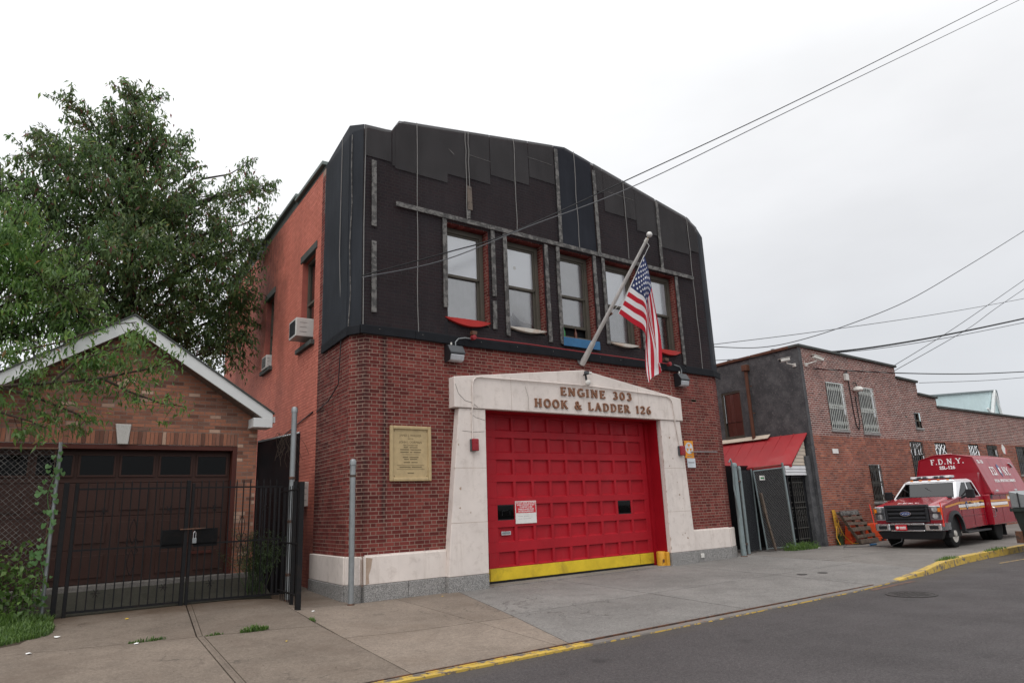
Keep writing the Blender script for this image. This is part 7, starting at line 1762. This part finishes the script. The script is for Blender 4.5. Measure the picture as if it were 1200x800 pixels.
for y, ln_ in ((.06, .0), (1.97, -.08)): T('marker_rod', MB().tube([(.02, y, .62), (-.0, y + ln_ * -.6, 1.28)], .014, 6), 'marker_red')
# wheel arches and wheels
m = MB(); n = 14
for k in range(n + 1):
    a_ = R(185 - 190 * k / n); r0w, r1w = .47, .575
    for r_, y in ((r0w, .09), (r0w, -.005), (r1w, .01), (r1w, .09)): m.v.append((.88 + r_ * math.cos(a_), y, .47 + r_ * math.sin(a_) * (.98 if r_ > .5 else 1)))
for k in range(n):
    o = k * 4
    for a_, b_ in ((0, 1), (1, 2), (2, 3), (3, 0)): m.f.append((o + a_, o + b_, o + 4 + b_, o + 4 + a_)); m.mi.append(0)
T('fender_flare', m, 'truck_trim', smooth=True)
T('wheel_well', MB().box(.42, 1.36, .12, 1.88, .30, .90), 'black_plastic')
def wheel(cx, y, side_, dual=False):
    wd = .23 if not dual else .46
    w_ = T('wheel', MB().lathe([(.235, -.115), (.33, -.12), (.372, -.10), (.385, -.07), (.385, .07), (.372, .10), (.33, .12), (.23, .115)], (cx, y, WR), 'y', 28), 'rubber', smooth=True)
    f = -1 if side_ < 0 else 1
    T('rim', MB().lathe([(.245, .118 * f), (.232, .115 * f), (.215, .06 * f), (.15, .075 * f), (.10, .10 * f), (.075, .15 * f), (.0001, .155 * f)] if not dual else [(.235, .10 * f), (.21, .03 * f), (.10, -.02 * f), (.06, .06 * f), (.0001, .07 * f)], (cx, y, WR), 'y', 24), 'rim_white', w_, smooth=True)
    m = MB()
    for k in range(8): a_ = R(45 * k + 10); m.lathe([(.0001, .082 * f), (.026, .082 * f), (.028, .06 * f)], (cx + .175 * math.cos(a_), y, WR + .175 * math.sin(a_)), 'y', 8)
    T('hand_hole', m, 'black_plastic', w_)
    m = MB()
    for k in range(36): a_ = R(10 * k); c_, s_ = math.cos(a_), math.sin(a_); m.bar((cx + .386 * c_, y - .1, WR + .386 * s_), (cx + .386 * c_, y + .1, WR + .386 * s_), .02, .012, up=(c_, 0, s_))
    T('tread', m, 'rubber', w_, kind='stuff')
wheel(.88, .24, -1); wheel(.88, 1.78, 1); wheel(4.62, .26, -1, True); wheel(4.62, .52, -1, True); wheel(4.62, 1.78, 1, True)
T('running_board', MB().box(1.5, 3.45, -.02, .16, .36, .41), 'truck_trim', bevel=.012); T('chassis', MB().box(.5, 6.6, .5, 1.5, .36, .6), 'black_plastic')
for y, s_ in ((-.05, -1), (2.02, 1)):
    mr_ = T('mirror', MB().box(1.66, 1.78, y + (-.24 if s_ < 0 else 0.02), y + (-.02 if s_ < 0 else .24), 1.36, 1.62), 'black_plastic', bevel=.025, seg=2); T('mirror_arm', MB().bar((1.72, y + s_ * .02, 1.42), (1.72, y - s_ * .16, 1.36), .05).bar((1.72, y + s_ * .02, 1.55), (1.72, y - s_ * .12, 1.42), .03), 'black_plastic', mr_)
lbr = T('light_bar', MB().box(2.22, 2.50, .42, 1.62, 1.985, 2.06), 'lens_clear', bevel=.02)
T('light_bar_foot', MB().box(2.26, 2.46, .50, .56, 1.93, 1.99).box(2.26, 2.46, 1.48, 1.54, 1.93, 1.99).box(2.23, 2.49, .43, 1.61, 1.975, 1.99), 'black_plastic', lbr)
for k in range(7): T('light_module', MB().box(2.214, 2.219, .46 + k * .165, .58 + k * .165, 1.995, 2.05), 'lamp_grey' if k % 3 else 'text_white', lbr)
for k in range(5): T('clearance_lamp', MB().box(2.06, 2.12, .45 + k * .26, .52 + k * .26, 1.918, 1.95), 'amber', bevel=.01)
# box body
x0b, x1b = 3.78, 7.45
hexp = [(-.12, 1.44), (.25, 2.62), (.85, 2.755), (1.35, 2.755), (1.85, 2.62), (2.15, 1.44)]
bxb = T('box_body', MB().prism(hexp, (x0b, 0, 0), (0, 1, 0), (0, 0, 1), 0, x1b - x0b), 'truck_red_dull', bevel=.03, seg=2)
T('lower_box', MB().box(3.56, 7.2, -.09, 2.10, .50, 1.435), 'truck_red', bevel=.03, seg=2)
T('box_front_skirt', MB().box(3.50, 3.80, .1, 1.9, 1.40, 2.12), 'truck_red_dull')
T('box_lip', MB().bar((3.80, -.13, 1.44), (7.44, -.13, 1.44), .03, .05), 'truck_red_dull', bxb)
serif_text('F.D.N.Y.', (x0b - .004, 1.50, 2.45), (0, -1, 0), (0, 0, 1), .17, .004, 'text_white', bxb, width=1.0, world=False, separate=False, name='lettering', bold=1.1)
text_mesh('lettering', 'SSL-126', 'text_white', bxb, (x0b - .006, 1.02, 2.33), (R(90), 0, R(-90)), .145, .002, world=False, off=.006)
# side lettering lies on the sloping panel
sa = math.atan2(.37, 1.18); sv_ = Vector((0, math.sin(sa), math.cos(sa)))
def on_side(x, t_): return Vector((x, -.12, 1.44)) + sv_ * t_ + Vector((0, -math.cos(sa), math.sin(sa))) * .006
serif_text('F.D.', on_side(4.75, .62), (1, 0, 0), sv_, .28, .003, 'text_white', bxb, width=.55, world=False, separate=False, name='lettering'); serif_text('N.Y.', on_side(5.95, .62), (1, 0, 0), sv_, .28, .003, 'text_white', bxb, width=.62, world=False, separate=False, name='lettering')
sh_ = [(-.12, .16), (0, .23), (.12, .16), (.10, -.1), (0, -.24), (-.10, -.1)]
T('emblem', MB().prism(sh_[::-1], on_side(5.65, .78), (1, 0, 0), sv_, 0, .003), 'badge_blue', bxb); T('emblem_centre', MB().prism([(a_ * .5, b_ * .5) for a_, b_ in sh_][::-1], on_side(5.65, .78) + Vector((0, -.006, 0)), (1, 0, 0), sv_, 0, .003), 'text_white', bxb)
text_mesh('lettering', 'SPECIAL OPERATIONS COMMAND', 'text_white', bxb, on_side(5.65, .42), (R(90) - sa, 0, 0), .13, .001, world=False, off=.003)
text_mesh('lettering', 'SSL-126', 'text_white', bxb, on_side(4.25, 1.08), (R(90) - sa, 0, 0), .16, .001, world=False, off=.004)
T('side_stripe', MB().box(3.58, 5.1, -.096, -.091, 1.20, 1.255).box(3.58, 5.1, -.096, -.091, 1.02, 1.075).box(5.1, 5.18, -.096, -.091, 1.02, 1.40).box(5.18, 7.15, -.096, -.091, 1.36, 1.40).box(5.18, 7.15, -.096, -.091, 1.19, 1.235), 'stripe_orange'); T('side_stripe', MB().box(3.58, 5.1, -.095, -.0905, 1.09, 1.18).box(5.18, 7.15, -.095, -.0905, 1.25, 1.345), 'text_white')
m = MB()
for x in (4.5, 5.55, 6.5): m.box(x, x + .01, -.094, -.0905, .56, 1.40)
T('locker_seam', m, 'truck_trim')
for x in (3.9, 5.25, 6.2): T('locker_latch', MB().box(x, x + .07, -.11, -.091, .9, .99), 'black_plastic', bevel=.005)
for x in (4.1, 5.9): T('side_lamp', MB().box(x - .07, x + .07, -.19, -.14, 1.50, 1.56), 'lens_clear', bevel=.01)
T('scene_lamp', MB().bar(on_side(6.9, 1.05), on_side(7.05, .9), .12, .03), 'lens_clear'); T('roof_lamp', MB().box(4.2, 4.35, 1.0, 1.25, 2.75, 2.81), 'camera_white')
for y_, a_ in ((.62, .35), (1.30, .35)): T('wiper', MB().bar((1.52, y_, 1.455), (1.78, y_ + .42, 1.70), .018), 'black_plastic', cab)
T('cowl', MB().hexa([(1.36, .22, 1.385), (1.50, .22, 1.40), (1.50, 1.78, 1.40), (1.36, 1.78, 1.385)], [(1.38, .24, 1.43), (1.49, .24, 1.45), (1.49, 1.76, 1.45), (1.38, 1.76, 1.43)]), 'black_plastic', cab)
for x in (5.0, 6.3): T('panel_seam', MB().add([tuple(on_side(x, .04)), tuple(on_side(x + .012, .04)), tuple(on_side(x + .012, 1.2)), tuple(on_side(x, 1.2))], [(0, 1, 2, 3)]), 'truck_trim', bxb)
T('corner_trim', MB().tube([(x0b - .006, -.12, 1.45), (x0b - .006, .25, 2.62), (x0b - .006, .85, 2.755), (x0b - .006, 1.35, 2.755), (x0b - .006, 1.85, 2.62), (x0b - .006, 2.15, 1.45)], .016, 6), 'truck_red_dull', bxb)
T('hood_scoop_line', MB().bar((.3, .44, 1.24), (1.35, .38, 1.42), .01, .008).bar((.3, 1.56, 1.24), (1.35, 1.62, 1.42), .01, .008), 'truck_red_dull', tk)
T('fuel_door', MB().box(3.62, 3.80, -.096, -.091, 1.30, 1.42), 'truck_trim')
T('grab_handle', MB().tube([(3.64, -.10, .75), (3.64, -.14, .78), (3.64, -.14, 1.02), (3.64, -.10, 1.05)], .012, 6), 'chrome')
T('rear_step_light', MB().box(3.58, 3.60, -.02, .08, .56, .62), 'amber')
T('mudflap', MB().box(5.1, 5.12, .1, .6, .12, .5), 'black_plastic')
cdl = tag(recentre(build('charging_cable', MB().tube([(21.5, 10.2, .40), (21.48, 10.25, .2), (21.7, 10.7, .05), (22.0, 11.2, .02), (21.2, 11.9, .015), (22.2, 12.35, .015)], .012, 5), 'wire_grey', smooth=True)), 'grey charging cable trailing from the truck bumper over the pavement', 'cable')
tag(recentre(build('cable_plug', MB().tube([(22.35, 11.65, .03), (22.62, 11.60, .03)], .03, 8), 'sill_blue')), 'blue cable plug lying on the pavement before the pallet', 'plug')

# ------------------------------------------------------------------ dumpster at the kerb
db = thing('dumpster', 'dark green wheeled dumpster with ribbed grey lids at the end of the yellow kerb', 'dumpster', (22.6, 6.6, STREET))
d0, d1, e0, e1_ = 21.35, 23.6, 5.75, 7.25
build('tub', MB().hexa([(d0 + .22, e0 + .2, .08), (d1 - .2, e0 + .2, .08), (d1 - .2, e1_ - .12, .08), (d0 + .22, e1_ - .12, .08)], [(d0, e0, 1.02), (d1, e0, 1.02), (d1, e1_, 1.02), (d0, e1_, 1.02)]), 'dumpster_green', db, bevel=.015)
build('rim', MB().box(d0 - .04, d1 + .04, e0 - .04, e0 + .02, 1.0, 1.08).box(d0 - .04, d1 + .04, e1_ - .02, e1_ + .04, 1.0, 1.08).box(d0 - .04, d0 + .02, e0 + .02, e1_ - .02, 1.0, 1.08).box(d1 - .02, d1 + .04, e0 + .02, e1_ - .02, 1.0, 1.08), 'dumpster_green', db)
for k in range(2):
    ld = build('lid', MB().hexa([(d0 - .02 + k * 1.14, e0, 1.085), (d0 + 1.10 + k * 1.14, e0, 1.085), (d0 + 1.10 + k * 1.14, e1_, 1.085), (d0 - .02 + k * 1.14, e1_, 1.085)], [(d0 - .02 + k * 1.14, e0, 1.14), (d0 + 1.10 + k * 1.14, e0, 1.14), (d0 + 1.10 + k * 1.14, e1_, 1.52), (d0 - .02 + k * 1.14, e1_, 1.52)]), 'galvanised', db, bevel=.02)
    for q in range(6): y = e0 + .1 + q * .24; build('lid_rib', MB().bar((d0 - .02 + k * 1.14 - .012, y, 1.10), (d0 - .02 + k * 1.14 - .012, y, 1.14 + .38 * (y - e0) / 1.5), .05, .02), 'truck_trim', ld)
for x, y in ((d0 + .3, e0 + .25), (d0 + .3, e1_ - .2), (d1 - .3, e0 + .25), (d1 - .3, e1_ - .2)):
    c_ = build('caster', MB().lathe([(.0001, -.03), (.09, -.03), (.09, .03), (.0001, .03)], (x, y, STREET + .09), 'y', 12), 'rubber', db); build('fork', MB().box(x - .03, x + .03, y - .05, y + .05, .04, .09), 'galvanised', c_)
build('lift_pocket', MB().box(d0 - .06, d0 + .03, e0 + .2, e0 + .5, .62, .80), 'dumpster_green', db); build('hook', MB().box(d0 + .06, d0 + .14, e1_ - .1, e1_ + .06, .2, .5), 'rust_steel', db)

# ------------------------------------------------------------------ billboard beyond, wires, litter
bb_ = thing('billboard', 'pale teal netted billboard frame with white struts far behind the depot', 'billboard', (60, 22, 5))
build('screen', MB().hexa([(50, 22, 6.0), (66.3, 22, 6.0), (66.3, 22.1, 6.0), (50, 22.1, 6.0)], [(50, 22, 7.95), (66.3, 22, 9.55), (66.3, 22.1, 9.55), (50, 22.1, 7.95)]), 'billboard_net', bb_)
build('frame', MB().bar((50, 21.95, 7.97), (66.4, 21.95, 9.58), .12).bar((66.4, 21.95, 5), (66.4, 21.95, 9.58), .16), 'galvanised_teal', bb_)
build('strut', MB().bar((62.8, 21.6, 6), (65.9, 21.9, 9.5), .22).bar((65.3, 21.7, 6), (63.5, 21.8, 7.9), .15).bar((66.0, 21.9, 9.5), (66.2, 21.7, 6), .14), 'white_trim', bb_)
for i in range(1, 3): build('post', MB().box(50 + i * 3.3, 50.1 + i * 3.3, 22.11, 22.2, 0, 7.9 + i * .3), 'galvanised', bb_)
def wire(pts, r_, lab, mat='wire_black'):
    pts = [Vector(p) for p in pts]; fine = []
    for k in range(len(pts) - 1):
        p0, p1, p2, p3 = pts[max(k - 1, 0)], pts[k], pts[k + 1], pts[min(k + 2, len(pts) - 1)]
        for q in range(6):
            t_ = q / 6; fine.append(.5 * ((2 * p1) + (p2 - p0) * t_ + (2 * p0 - 5 * p1 + 4 * p2 - p3) * t_ ** 2 + (3 * p1 - p0 - 3 * p2 + p3) * t_ ** 3))
    fine.append(pts[-1]); return tag(recentre(build('overhead_wire', MB().tube(fine, r_, 5), mat, smooth=True)), lab, 'wire', 'overhead wires')
wire([(5.30, 12.18, 6.23), (6.87, 11.6, 6.82), (8.38, 11.2, 7.47), (11.42, 10.5, 9.23), (17.91, 9.0, 13.07), (29.87, 7.0, 20.45)], .014, 'upper of the two wires from the netted corner across the firehouse front')
wire([(5.30, 12.15, 6.19), (6.87, 11.6, 6.67), (8.71, 11.0, 7.61), (11.53, 10.2, 9.04), (17.2, 8.8, 12.43), (30.54, 6.5, 20.4)], .012, 'lower of the two wires from the netted corner across the firehouse front', 'wire_grey')
wire([(16.9, 16.3, 7.1), (21.64, 16.0, 7.32), (23.76, 15.5, 7.42), (25.72, 15.0, 7.82), (27.95, 14.0, 8.53), (31.37, 13.0, 9.8), (35.79, 12.0, 11.86), (41.61, 11.0, 14.59), (52.2, 9.5, 19.5)], .018, 'sagging wire that climbs steeply to the sky from behind the firehouse', 'wire_grey')
wire([(17.2, 20.8, 7.2), (27.07, 20.0, 8.9), (34.71, 19.0, 10.22), (47.29, 18.0, 12.63), (60.71, 17.0, 15.42), (78.2, 16, 19.2)], .018, 'faint long wire rising gently over the depot roof', 'wire_grey')
wire([(22.3, 13.1, 6.75), (24.55, 13.0, 6.8), (29.62, 12.0, 7.62), (38.66, 11.0, 9.45), (49.83, 10.0, 11.84)], .035, 'thickest cable rising from the depot parapet')
wire([(22.3, 13.1, 6.73), (24.54, 13.0, 6.76), (29.57, 12.0, 7.5), (38.52, 11.0, 9.23), (49.55, 10.0, 11.5)], .014, 'thin wire just under the thickest cable', 'wire_grey')
wire([(28.6, 12.9, 6.55), (32.71, 12.0, 8.39), (38.08, 10.5, 11.15), (46.93, 9.0, 15.28)], .014, 'upper of two crossing wires from the first parapet step', 'wire_grey')
wire([(28.6, 12.9, 6.35), (34.28, 12.0, 8.58), (38.12, 11.5, 10.3), (48.89, 9.5, 15.22)], .014, 'lower of two crossing wires from the first parapet step', 'wire_grey')
wire([(22.3, 12.66, 5.9), (23.6, 12.6, 5.95), (28.23, 12.5, 6.2), (33.32, 12.0, 6.49), (38.76, 11.5, 6.95), (51.0, 11.0, 8.16)], .022, 'nearly level wire leaving the depot face below the first parapet step')
wire([(30.6, 12.8, 6.03), (35.36, 12.2, 6.38), (39.65, 11.8, 6.80), (51.0, 11.0, 8.0)], .012, 'thin level wire under the other, above the second parapet step', 'wire_grey')
wire([(17.3, 16.4, 6.4), (20.29, 15.0, 6.47), (21.78, 13.6, 6.52), (22.5, 12.66, 6.38)], .012, 'short dark wire reaching the depot corner past the black wall')
rr_ = random.Random(11)
def litter(name, lab, cat, x, y, s_, mat, grp=None, oz=.006):
    z = zg(x, y) + oz; n = 6; m = MB(); a0 = rr_.uniform(0, 6)
    P_ = [(x + s_ * rr_.uniform(.5, 1) * math.cos(a0 + k * math.pi * 2 / n), y + s_ * rr_.uniform(.5, 1) * math.sin(a0 + k * math.pi * 2 / n), z + rr_.uniform(0, s_ * .3)) for k in range(n)]
    m.add(P_ + [(x, y, z + s_ * .35)], [(k, (k + 1) % n, n) for k in range(n)]); return tag(recentre(build(name, m, mat)), lab, cat, grp)
litter('litter', 'white scrap lying on the paving by the foot of the iron end post', 'litter', 4.35, 11.75, .05, 'litter_white')
litter('litter', 'crumpled white scrap at the edge of the grass below the vine', 'litter', .78, 11.9, .06, 'litter_white')
litter('litter', 'small white cup lid on the joint of the drive slabs', 'litter', 1.6, 10.75, .045, 'litter_white'); litter('litter', 'white paper scrap on the dark paving before the grass', 'litter', .45, 11.0, .05, 'litter_white')
litter('litter', 'white scrap among the weeds by the leaning gate', 'litter', 20.9, 12.55, .07, 'litter_white'); litter('fallen_leaf', 'yellow leaf on the driveway slab nearest the iron gate', 'leaf', 1.75, 12.8, .04, 'leaf_yellow')
litter('fallen_leaf', 'yellow leaf beside the granite of the portal', 'leaf', 6.9, 11.9, .035, 'leaf_yellow'); litter('fallen_leaf', 'orange leaf alone on the paving between gate and kerb', 'leaf', 3.2, 9.6, .03, 'leaf_yellow')
mb = MB()
for k in range(420):
    x = rr_.uniform(-1, 9); y = rr_.uniform(7.2, 12.2)
    if rr_.random() < .4: x, y = rr_.uniform(.9, 6.5), rr_.uniform(11.6, 13.4)
    s_ = rr_.uniform(.004, .012); z = zg(x, y) + .004; a0 = rr_.uniform(0, 6)
    mb.add([(x + s_ * math.cos(a0 + q * 2.1), y + s_ * math.sin(a0 + q * 2.1), z + .002 * q) for q in range(3)], [(0, 1, 2)])
build('leaf_debris', mb, 'bark_thin', kind='stuff')
